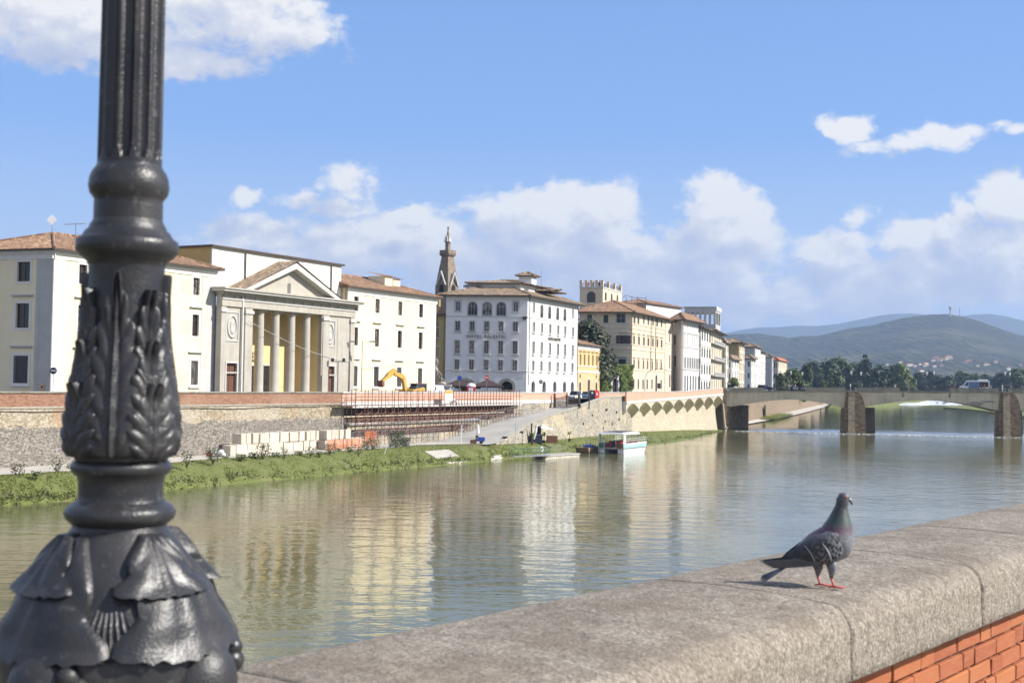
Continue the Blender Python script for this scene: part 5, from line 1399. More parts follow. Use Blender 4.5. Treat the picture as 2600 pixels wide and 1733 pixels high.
# ------------------------------------------------------------------ church tower
cb = lambda x, y: (1090 + x/7.839, 560 + y/7.839)
dT = 340.0; cx_, cy_ = cb(330, 1400)
tp0 = at_d(1135, 740, dT)
K = dT/FPX/7.839
ct = thing('church_tower', 'tall tapering brown stone bell tower with crown gallery and small spire', 'tower', (tp0.x, tp0.y, ZST), rad(-38))
def zt_(y): return zat(1135, cb(0, y)[1], dT) - ZST
def half(a, b): return (b-a)/2*K/1.2
mb = MB(); h0 = half(140, 540)
mb.taper(0, 0, 0, zt_(1300), h0*1.02, h0*1.02, h0, h0); mb.build('belfry', 'tower_stone', ct)
mb = MB(); mb.taper(0, 0, zt_(1300), zt_(730), h0*.98, h0*.98, half(250, 460), half(250, 460)); mb.build('tapering_shaft', 'tower_stone', ct)
mb = MB(); hg = half(225, 500); mb.taper(0, 0, zt_(730), zt_(650), half(255, 465), half(255, 465), hg*.95, hg*.95); mb.box(-hg, hg, -hg, hg, zt_(650), zt_(592)); mb.build('gallery', 'tower_stone', ct)
mb = MB()
for sx_ in range(4):
    for i in range(7):
        a = -hg*.85 + i*hg*1.7/6; q_ = [(a, -hg*.97), (hg*.97, a), (-a, hg*.97), (-hg*.97, -a)][sx_]
        mb.taper(q_[0], q_[1], zt_(700), zt_(650), .1, .1, .22, .22)
mb.build('corbels', 'tower_stone', ct)
mb = MB(); ht = half(300, 425); mb.lathe([(ht, zt_(592)), (ht, zt_(445)), (ht*1.15, zt_(440)), (ht*1.15, zt_(428)), (ht*.95, zt_(425)), (ht*.95, zt_(340))], 8); mb.build('lantern', 'tower_stone', ct)
mb = MB(); mb.lathe([(ht*.8, zt_(360)), (.12, zt_(175)), (.28, zt_(150)), (.3, zt_(138)), (.1, zt_(125)), (.06, zt_(105))], 8); mb.build('spire', 'tower_stone', ct)
for i in range(8):
    a = 2*PI*i/8+PI/8; MB().taper(0, 0, 0, 1.9, .3, .3, .02, .02).build('pinnacle', 'stone_trim', ct, (ht*.92*math.cos(a), ht*.92*math.sin(a), zt_(425)))
for i in range(4):
    a = i*PI/2; e = MB(); ww = h0*.62
    zb_ = zt_(1430); e.prism(arch_poly(ww, 0, zt_(1280)-zb_, 8, .4), -.06, .06); g_ = e.build('arch_window', 'dark_room', ct, (h0*1.03*math.sin(a), -h0*1.03*math.cos(a), zb_), a)
    e = MB(); za_ = zt_(1290); zb2 = zt_(1010)
    e.prism([(-h0*.75, 0), (0, zb2-za_), (h0*.75, 0), (h0*.6, 0), (0, (zb2-za_)*.8), (-h0*.6, 0)], -.5, .0); e.build('gable', 'stone_trim', ct, (h0*.98*math.sin(a), -h0*.98*math.cos(a), za_), a)
# ------------------------------------------------------------------ embankment wall of the far bank
SA, SB = WALL.sx(868, 1050), WALL.sx(1316, 1040)
def part(root, F, name, s0, s1, o0, o1, z0, z1, mat): return put_box(root, F, name, s0, s1, o0, o1, z0, z1, mat)
e1 = thing('embankment_wall', 'old river embankment of grey and ochre rubble with a weathered brick parapet', 'wall', tuple(WALL.W(SA, 0, ZPATH)))
part(e1, WALL, 'coping', -70, SA, -.62, .14, ZTOP-.14, ZTOP, 'parapet_gray')
part(e1, WALL, 'brick_parapet', -70, SA-.01, -.5, .0, 7.75, ZTOP-.14, 'brick_old')
part(e1, WALL, 'ledge', -70, SA, -.9, .12, 7.6, 7.75, 'stone_arch')
def batter(root, F, name, s0, s1, z0, z1, o0, o1, mat):
    vs = [(s0, -o0, z0), (s1, -o0, z0), (s1, -o1, z1), (s0, -o1, z1), (s0, 1.2, z0), (s1, 1.2, z0), (s1, 1.2, z1), (s0, 1.2, z1)]
    mb = MB(); mb.add(vs, [(0, 1, 2, 3), (1, 5, 6, 2), (4, 0, 3, 7), (3, 2, 6, 7), (5, 4, 7, 6)])
    me = mb.mesh(name, mat); 
    return onframe(name, me, F, 0, 0, 0, root)
def grid_batter(root, F, name, s0, s1, z0, z1, o0, o1, mat, jag=.25):
    """rubble face with an uneven upper edge"""
    r = random.Random(int(s0*7+z0*3)); n = max(4, int((s1-s0)/.9)); mb = MB()
    for i in range(n+1):
        s = s0+(s1-s0)*i/n; zz = z1 + r.uniform(-jag, jag); mb.v += [(s, -o0, z0), (s, -(o0*.4+o1*.6)-r.uniform(-.03, .03), z0*.4+zz*.6), (s, -o1, zz), (s, -o1+.3, zz)]
    for i in range(n):
        for k in range(3): a = 4*i+k; mb.f.append((a, a+4, a+5, a+1)); mb.m.append(0)
    return onframe(name, mb.mesh(name, mat), F, 0, 0, 0, root)
batter(e1, WALL, 'rubble_wall', -70, SA, 5.6, 7.6, .06, .02, 'rubble_warm')
grid_batter(e1, WALL, 'rubble_footing', -70, SA+.02, ZPATH-.4, 5.75, .75, .10, 'rubble_gray', .3)
mb = MB(); pts = [(-60+i*2.0, -.10-.02*math.sin(i), 7.32 + .07*math.sin(i*.9)+.05*math.sin(i*.37)) for i in range(int((SA+60)/2)+1)]; mb.tube(pts, .035, 5); onframe('cable', mb.mesh('cable', 'black_rubber'), WALL, 0, 0, 0, e1)
# stretch under repair: pink parapet, stepped rows of rusty sheeting, bands of new concrete
e2 = thing('embankment_repair', 'embankment under repair with pink parapet, rusty sheet rows and concrete ledges', 'wall', tuple(WALL.W(SA, 0, ZPATH)))
part(e2, WALL, 'coping', SA+.02, GATE_S, -.62, .12, ZTOP-.16, ZTOP, 'concrete_pale')
part(e2, WALL, 'parapet', SA+.02, GATE_S-.02, -.5, .0, 7.9, ZTOP-.16, 'pink_render')
part(e2, WALL, 'plinth', SA+.02, GATE_S, -.5, .08, 7.3, 7.9, 'concrete_pale')
part(e2, WALL, 'upper_ledge', SA+.3, SB, -.5, .75, 7.1, 7.3, 'concrete_pale')
def sheets(name, z0, z1, o):
    mb = MB(); w = .55; n = int((SB-SA)/w)
    for i in range(n):
        s = SA + i*w; d = .0 if i % 2 else .12
        mb.box(s, s+w-.02, -o-d, -o+.2, z0, z1)
    return onframe(name, mb.mesh(name, 'rust_sheet'), WALL, 0, 0, 0, e2)
sheets('sheet_row', 5.95, 7.1, -.9); part(e2, WALL, 'beam', SA, SB-4, -1.6, -.55, 5.82, 5.95, 'stucco_palazzo')
sheets('sheet_row', 5.0, 5.82, -.7)
part(e2, WALL, 'middle_ledge', SA+1, SB-14, -1.5, .6, 4.78, 5.0, 'concrete_pale')
part(e2, WALL, 'stone_row', SA+1, SB-8, -1.5, .25, 4.15, 4.78, 'rubble_pale')
sheets('sheet_row', 3.2, 4.15, .2)
part(e2, WALL, 'footing', SA+.5, SB-4, -1.5, .95, ZPATH-.3, 3.2, 'rubble_pale')
part(e2, WALL, 'end_wall', SB-1.5, GATE_S+.3, -1.2, -.02, 2.0, 7.3, 'rubble_pale')
part(e2, WALL, 'side_wall', SA-.6, SA+.6, -1.7, -.05, 2.0, 7.2, 'rubble_gray')
# ------------------------------------------------------------------ scaffold in front of the repair
sc = thing('scaffold', 'rusty tube scaffold of many uprights in front of the embankment repair', 'scaffold', tuple(WALL.W(SA, 0, ZPATH)))
def upr_mesh(h): mb = MB(); mb.tube([(0, 0, 0), (0, 0, h)], .05, 6); return mb.mesh('upright', 'rust')
x = 902; ups = []
xs = [902, 926, 944, 961, 978, 995, 1011, 1027, 1042, 1058, 1072, 1087, 1101, 1115, 1129, 1143] + [1150+7.3*i for i in range(24)]
um = {}
for i, xx in enumerate(xs):
    s = WALL.sx(xx, 1060, 1.5)
    for o in (1.5, .85) if i < 16 and i % 2 == 0 else (1.5,):
        zb = 2.0 if s < SB-22 else 2.0 + (s-(SB-22))*.10
        h = 9.6-zb; hk = round(h, 1)
        if hk not in um: um[hk] = upr_mesh(hk)
        onframe('upright', um[hk], WALL, s, o, zb, sc)
s0, s1 = WALL.sx(902, 1060, 1.5), WALL.sx(1325, 1040, 1.5)
for z in (9.35, 8.6, 7.45, 6.3, 5.6, 4.9, 4.05, 3.4):
    mb = MB(); mb.tube([(s0, -1.45, z), (s1 - (0 if z > 5 else 16), -1.45, z+(.0 if z > 5 else .35))], .045, 6); onframe('ledger', mb.mesh('ledger', 'rust'), WALL, 0, 0, 0, sc)
bm_ = MB(); bm_.tube([(0, -1.5, 0), (1.15, -1.5, .62)], .04, 5); bm_ = bm_.mesh('brace', 'rust')
for i in range(30):
    for z in (5.0, 6.0, 3.5):
        s = s0+.5+i*1.95
        if s < s1-1.5 - (14 if z < 4 else 0): onframe('brace', bm_, WALL, s, 0, z, sc)
put_box(sc, WALL, 'deck', s0-3.2, s0+.5, .3, 1.6, 7.35, 7.48, 'rust')
mb = MB()
for s in (-3.2, -2.1, -1.0, 0):
    mb.tube([(s0+s, -1.55, 2.0), (s0+s, -1.55, 9.0)], .04, 5)
for z in (7.9, 8.5, 9.0): mb.tube([(s0-3.2, -1.55, z), (s0, -1.55, z)], .035, 5)
onframe('landing_frame', mb.mesh('landing_frame', 'iron'), WALL, 0, 0, 0, sc)
mb = MB(); mb.box(-1.1, 1.1, -.05, .0, 0, 1.6); ob = onframe('notice_board', mb.mesh('notice_board', 'white_paint'), WALL, WALL.sx(1139, 1000, 1.6), 1.62, 7.95, sc)
mb = MB(); mb.box(-1.1, 1.1, -.062, -.052, 1.1, 1.55); link('notice_heading', mb.mesh('notice_heading', 'yellow_paint'), ob)
mb = MB()
for k in range(5): mb.box(-.85, .6+.2*(k % 2), -.062, -.052, .12+.19*k, .18+.19*k)
link('notice_lines', mb.mesh('notice_lines', 'iron'), ob)
# ------------------------------------------------------------------ ramp from the gate down to the bank
RO = [(1240, 181.0, 1.95), (1264, 184.0, 2.0), (1297, 189.0, 2.6), (1362, 201.5, 4.45), (1460, 220.0, 6.3), (1500, 229.0, 6.95), (1540, 240.0, 7.2), (1589, 255.5, 7.3)]
outer = [(gp(x, d), z) for x, d, z in RO]
mb = MB(); SI = []
for (p, z) in outer:
    s = (p - WALL.p).dot(WALL.u); w = WALL.W(s, -.2, z+.02); SI.append(s); q = Vector((p.x, p.y, z)); mb.v += [tuple(w), tuple(q)]
for i in range(len(outer)-1): mb.f.append((2*i, 2*i+1, 2*i+3, 2*i+2)); mb.m.append(0)
tag(mb.build('ramp', 'paving'), kind='structure')
tag(MB().add([tuple(WALL.W(SI[4], -.2, 6.33)), tuple(WALL.W(SI[-1], -.2, 7.33)), tuple(WALL.W(SI[-1], -7, ZST+.01)), tuple(WALL.W(SI[4]+1, -7, ZST+.01))], [(0, 1, 2, 3)]).build('ramp_head', 'paving'), kind='structure')
rw = thing('ramp_wall', 'rubble retaining wall of the ramp with a flat coping, pierced by small holes', 'wall', (outer[1][0].x, outer[1][0].y, 1.5))
WT = [(1264, 184.0, 2.05, 1.7), (1297, 189.0, 2.75, 1.65), (1362, 201.5, 4.75, 1.6), (1409, 210.0, 5.6, 1.5), (1460, 220.0, 6.4, 1.4), (1500, 229.0, 7.35, 1.4), (1535, 238.5, 8.15, 1.3), (1560, 246.0, 8.3, 1.3), (1590, 255.7, 8.3, 1.2)]
def dense(rows, k):
    out = []
    for a, b in zip(rows, rows[1:]):
        for j in range(k): f = j/k; out.append(tuple(x*(1-f)+y*f for x, y in zip(a, b)))
    out.append(rows[-1]); return out
WTd = dense(WT, 6); base = rw.location; r = random.Random(8)
mb = MB(); top = MB(); nrm = WALL.n
for (x, d, zt__, zb__) in WTd:
    p = gp(x, d)
    for f in (0, .33, .66, 1.0):
        z = zb__-.5 + (zt__-zb__+.5)*f; o = .55*(1-f)*min(1, (zt__-1.6)/4) + r.uniform(-.04, .04)
        mb.v.append((p.x+nrm.x*o-base.x, p.y+nrm.y*o-base.y, z-base.z))
for i in range(len(WTd)-1):
    for k in range(3): a = 4*i+k; mb.f.append((a, a+4, a+5, a+1)); mb.m.append(0)
# return at the upper end
p = gp(1590, 255.7); e = Vector((p.x+nrm.x*.6, p.y+nrm.y*.6)); o = len(mb.v)
mb.v += [(p.x+nrm.x*.62-base.x, p.y+nrm.y*.62-base.y, .7-base.z), (K1.x+2.6-base.x, K1.y+3.4-base.y, .7-base.z), (K1.x+1.0-base.x, K1.y+2.2-base.y, 8.3-base.z), (p.x-base.x, p.y-base.y, 8.3-base.z)]; mb.f.append((o, o+1, o+2, o+3)); mb.m.append(0)
mb.build('rubble_face', 'rubble_pale', rw)
for i in range(len(WTd)-1):
    a, b = WTd[i], WTd[i+1]; pa, pb = gp(a[0], a[1]), gp(b[0], b[1])
    if a[0] < 1290: continue
    vs = []
    for (p, z) in ((pa, a[2]), (pb, b[2])):
        for o_, dz in ((.10, -.02), (.10, .2), (-.75, .2), (-.75, -.02)): vs.append((p.x+nrm.x*o_-base.x, p.y+nrm.y*o_-base.y, z+dz-base.z))
    top.add(vs, [(0, 4, 5, 1), (1, 5, 6, 2), (2, 6, 7, 3), (3, 7, 4, 0)])
top.build('coping', 'stone_arch', rw)
hol = MB()
for (x, y) in ((1472, 1019+10), (1503, 1054), (1535, 1069), (1553, 1076), (1571, 1064), (1530, 1086), (1565, 1046), (1480, 1075), (1500, 1084), (1540, 1040)):
    # small weep holes in the face
    d = ray(x, y); t = None
    Fr = Frame(gp(1460, 220), gp(1535, 238.5)) if x < 1535 else Frame(gp(1535, 238.5), gp(1590, 255.7))
    s, z = Fr.px(x, y, .3); w = Fr.W(s, .33, z); hol.box(w.x-.16-base.x, w.x+.16-base.x, w.y-.16-base.y, w.y+.16-base.y, z-.2-base.z, z+.2-base.z)
hol.build('weep_holes', 'dark_room', rw)
inn = thing('ramp_inner_wall', 'low rubble wall between the scaffold and the ramp', 'wall', tuple(WALL.W(SI[2], .9, 2)))
mb = MB()
for i in range(1, 5):
    s = SI[i]; z = outer[i][1]; mb.v += [(s-SI[2], 0, 1.6-2), (s-SI[2], 0, z+.5-2), (s-SI[2], .7, z+.5-2), (s-SI[2], .7, 1.6-2)]
for i in range(3):
    for k in range(3): a = 4*i+k; mb.f.append((a, a+4, a+5, a+1)); mb.m.append(0)
ob = mb.build('rubble_face', 'rubble_pale', inn); ob.rotation_euler.z = WALL.ang
# ------------------------------------------------------------------ quay with the corbel vaults
qw = thing('quay_wall', 'quay wall with pink parapet carried on a row of concrete corbel vaults', 'wall', (K1.x, K1.y, 0.0))
QP = [(1514, 993.7, 1028), (1591, 993.3, 1022), (1660, 993.2, 1016), (1710, 993.0, 1012), (1745, 992.0, 1009), (1785, 988.5, 1005.5), (1812, 985.8, 1003.2), (1836, 983.5, 1001)]
QO = 1.9
pts = []
for x, yt, yb in QP[1:]:
    s, z1_ = QUAY.px(x, yt, QO); z0_ = QUAY.zy(x, yb, QO); pts.append((s, z0_, z1_))
s_first = QUAY.sx(1591, 1000, QO)
def qsec(name, lo, hi, o0, o1, mat):
    mb = MB()
    for (s, a, b) in pts:
        z0_, z1_ = lo(a, b), hi(a, b); mb.v += [(s, -o1, z0_), (s, -o1, z1_), (s, -o0, z1_), (s, -o0, z0_)]
    for i in range(len(pts)-1):
        for k in range(4): a = 4*i; mb.f.append((a+k, a+(k+1) % 4, a+4+(k+1) % 4, a+4+k)); mb.m.append(0)
    mb.f += [(0, 1, 2, 3), tuple(4*(len(pts)-1)+k for k in (3, 2, 1, 0))]; mb.m += [0, 0]
    return onframe(name, mb.mesh(name, mat), QUAY, 0, 0, 0, qw)
qsec('parapet', lambda a, b: a+.25, lambda a, b: b-.13, QO-.35, QO, 'pink_render')
qsec('coping', lambda a, b: b-.13, lambda a, b: b, QO-.5, QO+.1, 'concrete_pale')
qsec('slab', lambda a, b: a-.25, lambda a, b: a+.25, -1, QO+.12, 'concrete_pale')
def slab_z(s):
    for (a, b) in zip(pts, pts[1:]):
        if a[0] <= s <= b[0]: f = (s-a[0])/(b[0]-a[0]); return a[1]+(b[1]-a[1])*f
    return pts[0][1] if s < pts[0][0] else pts[-1][1]
NV = 9; sv0 = pts[0][0]; sv1 = pts[-1][0]-.3; wv_ = (sv1-sv0)/NV
for i in range(NV):
    a = sv0 + i*wv_; n = 10; mb = MB()
    for j in range(n+1):
        f = j/n; s = a + wv_*f; zt__ = slab_z(s)-.25; arch = 1.25*(1-math.sin(PI*f)**.8)
        mb.v += [(s, -QO-.02, zt__), (s, -QO, zt__-.1-arch), (s-.0, .02, zt__-2.0-arch*1.15)]
    for j in range(n):
        b = 3*j; mb.f += [(b, b+3, b+4, b+1), (b+1, b+4, b+5, b+2)]; mb.m += [0, 0]
    onframe('corbel_vault', mb.mesh('corbel_vault', 'concrete', smooth=False), QUAY, 0, 0, 0, qw)
    mb = MB(); s = a; zt__ = slab_z(s)-.25
    vs = [(-.16, -QO-.06, -.05), (-.16, -QO-.06, -1.42), (-.16, .02, -3.55), (-.16, .02, -.05)]; mb.add(vs + [(x+.32, y, z) for x, y, z in vs], [(0, 1, 2, 3), (7, 6, 5, 4), (0, 4, 5, 1), (1, 5, 6, 2), (2, 6, 7, 3), (3, 7, 4, 0)])
    onframe('corbel', mb.mesh('corbel', 'concrete_pale'), QUAY, s, 0, zt__, qw)
mb = MB(); n = 24
for i in range(n+1):
    s = sv0-1.5 + (sv1+1-sv0)*i/n; mb.v += [(s, -.95, -.2), (s, -.35, 4.0), (s, 0, 8.6)]
for i in range(n):
    for k in range(2): a = 3*i+k; mb.f.append((a, a+3, a+4, a+1)); mb.m.append(0)
onframe('coursed_wall', mb.mesh('coursed_wall', 'courses'), QUAY, 0, 0, 0, qw)
# pink parapet between the gate and the quay, set back behind the ramp
GF = Frame(gp(1513, 247.5), gp(1592, 256.3))
part(qw, GF, 'parapet', 0, GF.len, -.35, 0, 6.6, ZTOP-.14, 'pink_render'); part(qw, GF, 'coping', -.05, GF.len+.1, -.5, .1, ZTOP-.14, ZTOP, 'concrete_pale')
# white stone heap line at the foot of the quay
# ------------------------------------------------------------------ bridge
bg = thing('bridge', 'concrete road bridge with haunched spans on brown stone piers', 'bridge', (BR.p.x, BR.p.y, 0.0))
BW = 17.0
sA_, sP1, sP2 = 0.0, BR.sx(2160, 1050), BR.sx(2552, 1050)
span = sP2 - sP1; sP3 = sP2 + span; sP4 = sP3 + span*.9
ZD = [(-3, 9.45), (sA_, 9.5), (sP1*.5, 9.85), (sP1, 10.12), ((sP1+sP2)/2, 10.36), (sP2, 10.5), (sP3, 10.5), (sP4, 10.1)]
def zdeck(s):
    for (a, za), (b, zb) in zip(ZD, ZD[1:]):
        if a <= s <= b: return za + (zb-za)*(s-a)/(b-a)
    return ZD[-1][1]
def span_mesh(a, b, zs, zm):
    n = 18; poly = []
    for i in range(n+1):
        f = i/n; x = a + (b-a)*f; k = abs(2*f-1); poly.append((x, zs + (zm(x)-zs)*(1-k**1.7)))
    for i in range(n, -1, -1): x = a + (b-a)*i/n; poly.append((x, zdeck(x)))
    mb = MB(); mb.prism(poly, 0, BW); return mb.mesh('span', 'concrete')
PW = 3.2
for a, b in ((sA_+1.6, sP1-.2), (sP1+.2, sP2-.2), (sP2+.2, sP3-.2), (sP3+.2, sP4)):
    onframe('span', span_mesh(a, b, 5.75, lambda x: zdeck(x)-2.05), BR, 0, 0, 0, bg)
# piers: broad dark body, pale cutwater fin, curved cheeks
def pier(s, left_end=False):
    zt__ = zdeck(s) - .06
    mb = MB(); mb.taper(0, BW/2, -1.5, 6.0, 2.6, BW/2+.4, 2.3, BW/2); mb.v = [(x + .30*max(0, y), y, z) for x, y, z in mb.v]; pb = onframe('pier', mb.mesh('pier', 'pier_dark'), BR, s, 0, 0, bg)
    n = 12
    for sg in (-1, 1):
        mb = MB(); wq_ = 1.75 if sg < 0 else 3.6; poly = [(0, -1.2), (sg*wq_, -1.2)]
        for i in range(n+1):
            f = i/n; a = f*PI/2; poly.append((sg*(.75+(wq_-1.0)*math.cos(a)**.8 if i < n else .75), 4.5+(zt__-4.5)*math.sin(a)))
        poly.append((0, zt__))
        if sg < 0: poly = poly[::-1]
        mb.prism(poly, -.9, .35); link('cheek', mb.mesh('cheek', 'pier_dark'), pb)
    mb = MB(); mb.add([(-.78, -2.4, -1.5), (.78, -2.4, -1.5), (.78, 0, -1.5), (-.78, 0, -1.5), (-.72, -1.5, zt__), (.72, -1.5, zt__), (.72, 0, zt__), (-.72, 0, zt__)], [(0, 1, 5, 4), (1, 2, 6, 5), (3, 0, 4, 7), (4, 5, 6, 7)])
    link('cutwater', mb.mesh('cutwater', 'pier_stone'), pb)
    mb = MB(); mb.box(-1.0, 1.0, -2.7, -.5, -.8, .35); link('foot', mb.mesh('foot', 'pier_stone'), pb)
    mb = MB(); mb.box(-1.05, 1.05, -1.8, 0, zt__, zt__+.22); link('cap', mb.mesh('cap', 'stone_arch'), pb)
    mb = MB()
    for i in range(9): x = -.95+i*.2375; mb.box(x-.015, x+.015, -1.7, -1.67, zt__+.22, zt__+1.1)
    mb.box(-1.0, 1.0, -1.72, -1.65, zt__+1.1, zt__+1.16); link('balcony_railing', mb.mesh('balcony_railing', 'iron'), pb)
for s in (sP1, sP2, sP3): pier(s)
# abutment pilaster at the town end
put_box(bg, BR, 'abutment', -1.0, .75, .0, 1.3, -1, 10.35, 'pier_stone')
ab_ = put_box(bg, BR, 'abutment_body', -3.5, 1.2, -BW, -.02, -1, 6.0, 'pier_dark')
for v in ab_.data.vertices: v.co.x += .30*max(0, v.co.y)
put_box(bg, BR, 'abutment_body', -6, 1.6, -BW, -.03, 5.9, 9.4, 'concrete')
mb = MB(); n = 30
for i in range(n+1):
    s = -6 + (sP4+6)*i/n; mb.v += [(s, .3, zdeck(max(s, -3))+.03), (s, BW-.3, zdeck(max(s, -3))+.03)]
for i in range(n): mb.f.append((2*i, 2*i+2, 2*i+3, 2*i+1)); mb.m.append(0)
onframe('road', mb.mesh('road', 'asphalt'), BR, 0, 0, 0, bg)
# kerb cornice, solid parapet blocks and open railing between them
def bx8(x): return BR.sx(*c8(x, 690))
def strip_along(name, a, b, y0, y1, d0, d1, mat, n=8):
    mb = MB()
    for i in range(n+1):
        s = a+(b-a)*i/n; z = zdeck(s); mb.v += [(s, y0, z+d0), (s, y0, z+d1), (s, y1, z+d1), (s, y1, z+d0)]
    for i in range(n):
        for k in range(4): q_ = 4*i; mb.f.append((q_+k, q_+(k+1) % 4, q_+4+(k+1) % 4, q_+4+k)); mb.m.append(0)
    mb.f += [(0, 1, 2, 3), (4*n+3, 4*n+2, 4*n+1, 4*n)]; mb.m += [0, 0]
    return onframe(name, mb.mesh(name, mat), BR, 0, 0, 0, bg)
for a, b in ((sA_+.8, sP1-.75), (sP1+.75, sP2-.75), (sP2+.75, sP3-.8)): strip_along('kerb_cornice', a, b, -.22, .3, -.14, .06, 'parapet_gray', 10)
solid = [(205, 460), (765, 1052), (1118, 1445), (1815, 2168), (2238, 2600)]; open_ = [(460, 765), (1445, 1815), (2600, 3000)]
for a, b in solid: strip_along('parapet_block', bx8(a), bx8(b), -.12, .22, .06, .88, 'parapet_gray', 6)
def railing(y, a, b, name='railing'):
    n = max(2, int((b-a)/.28)); mb = MB()
    for i in range(n+1):
        s = a+(b-a)*i/n; z = zdeck(s); mb.box(s-.014, s+.014, y-.014, y+.014, z+.06, z+1.0)
    for f in (.1, 1.0):
        mb.tube([(a, y, zdeck(a)+f), ((a+b)/2, y, zdeck((a+b)/2)+f), (b, y, zdeck(b)+f)], .03, 5)
    return onframe(name, mb.mesh(name, 'iron'), BR, 0, 0, 0, bg)
for a, b in open_: railing(.05, bx8(a), bx8(b))
for a, b in ((0, sP1), (sP1, sP2), (sP2, sP3)): railing(BW-.3, a+.2, b-.2)
# dark run-off stains below the open railing
def stain(px, py, w, h, o=.03):
    s, z = BR.px(px, py, o); mb = MB(); r = random.Random(int(px)); n = 14
    mb.add([(w*.5*math.cos(2*PI*i/n)*r.uniform(.6, 1.1), -o, h*.5*math.sin(2*PI*i/n)*r.uniform(.6, 1.1)) for i in range(n)], [tuple(range(n))])
    return onframe('stain', mb.mesh('stain', 'parapet_gray', fix=False), BR, s, 0, z, bg)
for (x, y, w, h) in ((1470, 722, .9, 1.6), (1250, 702, 6, .3), (1620, 706, 12, .35), (1812, 722, .8, 1.6), (1990, 790, 5.0, 1.3), (2085, 772, 4.0, .5)):
    stain(*c8(x, y), w, h)
# upstream sill: water drops over a low step under the bridge
mb = MB(); n = 60; r = random.Random(4)
for i in range(n+1):
    s = -2 + (sP4+40)*i/n
    for (o_, z) in ((-16, .42), (-6, .40), (-1.5, .30), (1.5, .08), (4.0, .006)):
        w = BR.W(s, o_ + r.uniform(-.4, .4), z + (r.uniform(-.05, .05) if -8 < o_ < 3 else 0)); mb.v.append(tuple(w))
for i in range(n):
    for k in range(4): a = 5*i+k; mb.f.append((a, a+5, a+6, a+1)); mb.m.append(0)
ws = tag(mb.build('water_step', 'water', smooth=True), kind='structure')
me = ws.data
if sum(p.normal.z for p in me.polygons) < 0: me.flip_normals()
def foam(name, lab, gen, n, sx_, sy_):
    mb = MB(); r = random.Random(9)
    for _ in range(n):
        w = gen(r); k = r.uniform(.5, 1.4); mb.ico((w.x, w.y, w.z), .12*k, 1, (sx_, sy_, .35), .25)
    o = mb.build(name, 'foam', smooth=True); return tag(o, lab, 'foam', kind='stuff')
foam('foam_line', 'broken white foam line where the water drops below the bridge', lambda r: BR.W(r.uniform(3, sP3) if r.random() < .6 else (sP1 + 5 + abs(r.gauss(0, 12))), 4.2 + r.gauss(0, .45) + .5*math.sin(r.random()*9), .03), 900, 3.4, 1.4)
# distant weir
wa, wb = at_z(2285, 1029, .5), at_z(2440, 1028, .5)
mb = MB(); r = random.Random(2); n = 30
for i in range(n+1):
    f = i/n; a = wa.lerp(wb, f); c = at_z(2290+150*f, 1019 + 3*math.sin(f*9), 1.6)
    for k in range(5): q_ = a.lerp(c, k/4); mb.v.append((q_.x + r.uniform(-1, 1), q_.y + r.uniform(-2, 2), q_.z + r.uniform(-.05, .05)))
for i in range(n):
    for k in range(4): a = 5*i+k; mb.f.append((a, a+5, a+6, a+1)); mb.m.append(0)
tag(mb.build('weir_rapids', 'foam', smooth=True), 'white water of the weir seen under the second bridge span', 'rapids', kind='stuff')
# gravel island with bushes below the weir
isl = [(2395, 1036), (2440, 1031), (2500, 1033), (2560, 1043), (2620, 1052), (2620, 1062), (2520, 1048), (2470, 1042), (2430, 1038)]
ip = [at_z(x, y, .5) for x, y in isl]
tag(MB().hprism([(p.x, p.y) for p in ip], 0.2, 1.1).build('gravel_island', 'grass_ground'), kind='structure')
# embankment upstream of the bridge and its shelf
eu = thing('upstream_embankment', 'stone embankment with a grassy shelf seen under the first bridge span', 'wall', (UPS.p.x, UPS.p.y, 0))
n = 20
batter(eu, UPS, 'rubble_wall', -24, UPS.len, -.5, 8.0, .8, .0, 'pier_dark')
batter(eu, UPS, 'pale_courses', -24, 10, -.5, 6.5, 1.2, .5, 'courses')
put_box(eu, UPS, 'parapet', -10, UPS.len, -.4, 0, 8.0, 9.3, 'rubble_gray')
mb = MB(); mb.prism(arch_poly(4.5, 0, 4.2), -1.1, -.85); onframe('outfall_arch', mb.mesh('outfall_arch', 'dark_room'), UPS, 75, 0, .8, eu)
mb = MB()
for i, (s, w) in enumerate(((-24, 1.5), (10, 2), (40, 3), (90, 5), (200, 6), (330, 6), (455, 3))): mb.v += [(s, -.5, 1.0), (s, -w, .62)]
for i in range(6): mb.f.append((2*i, 2*i+1, 2*i+3, 2*i+2)); mb.m.append(0)
onframe('shelf', mb.mesh('shelf', 'path_gravel'), UPS, 0, 0, 0, eu)
mb = MB(); r = random.Random(12)
for _ in range(1500):
    s = r.uniform(55, 130); o_ = r.uniform(1, 6); mb.add([(s-.35, -o_, .8), (s+.35, -o_, .8), (s+r.uniform(-.3, .3), -o_, .8+r.uniform(.5, 1.3))], [(0, 1, 2)])
onframe('shelf_grass', mb.mesh('shelf_grass', 'grass_blade', fix=False), UPS, 0, 0, 0, eu)['kind'] = 'stuff'
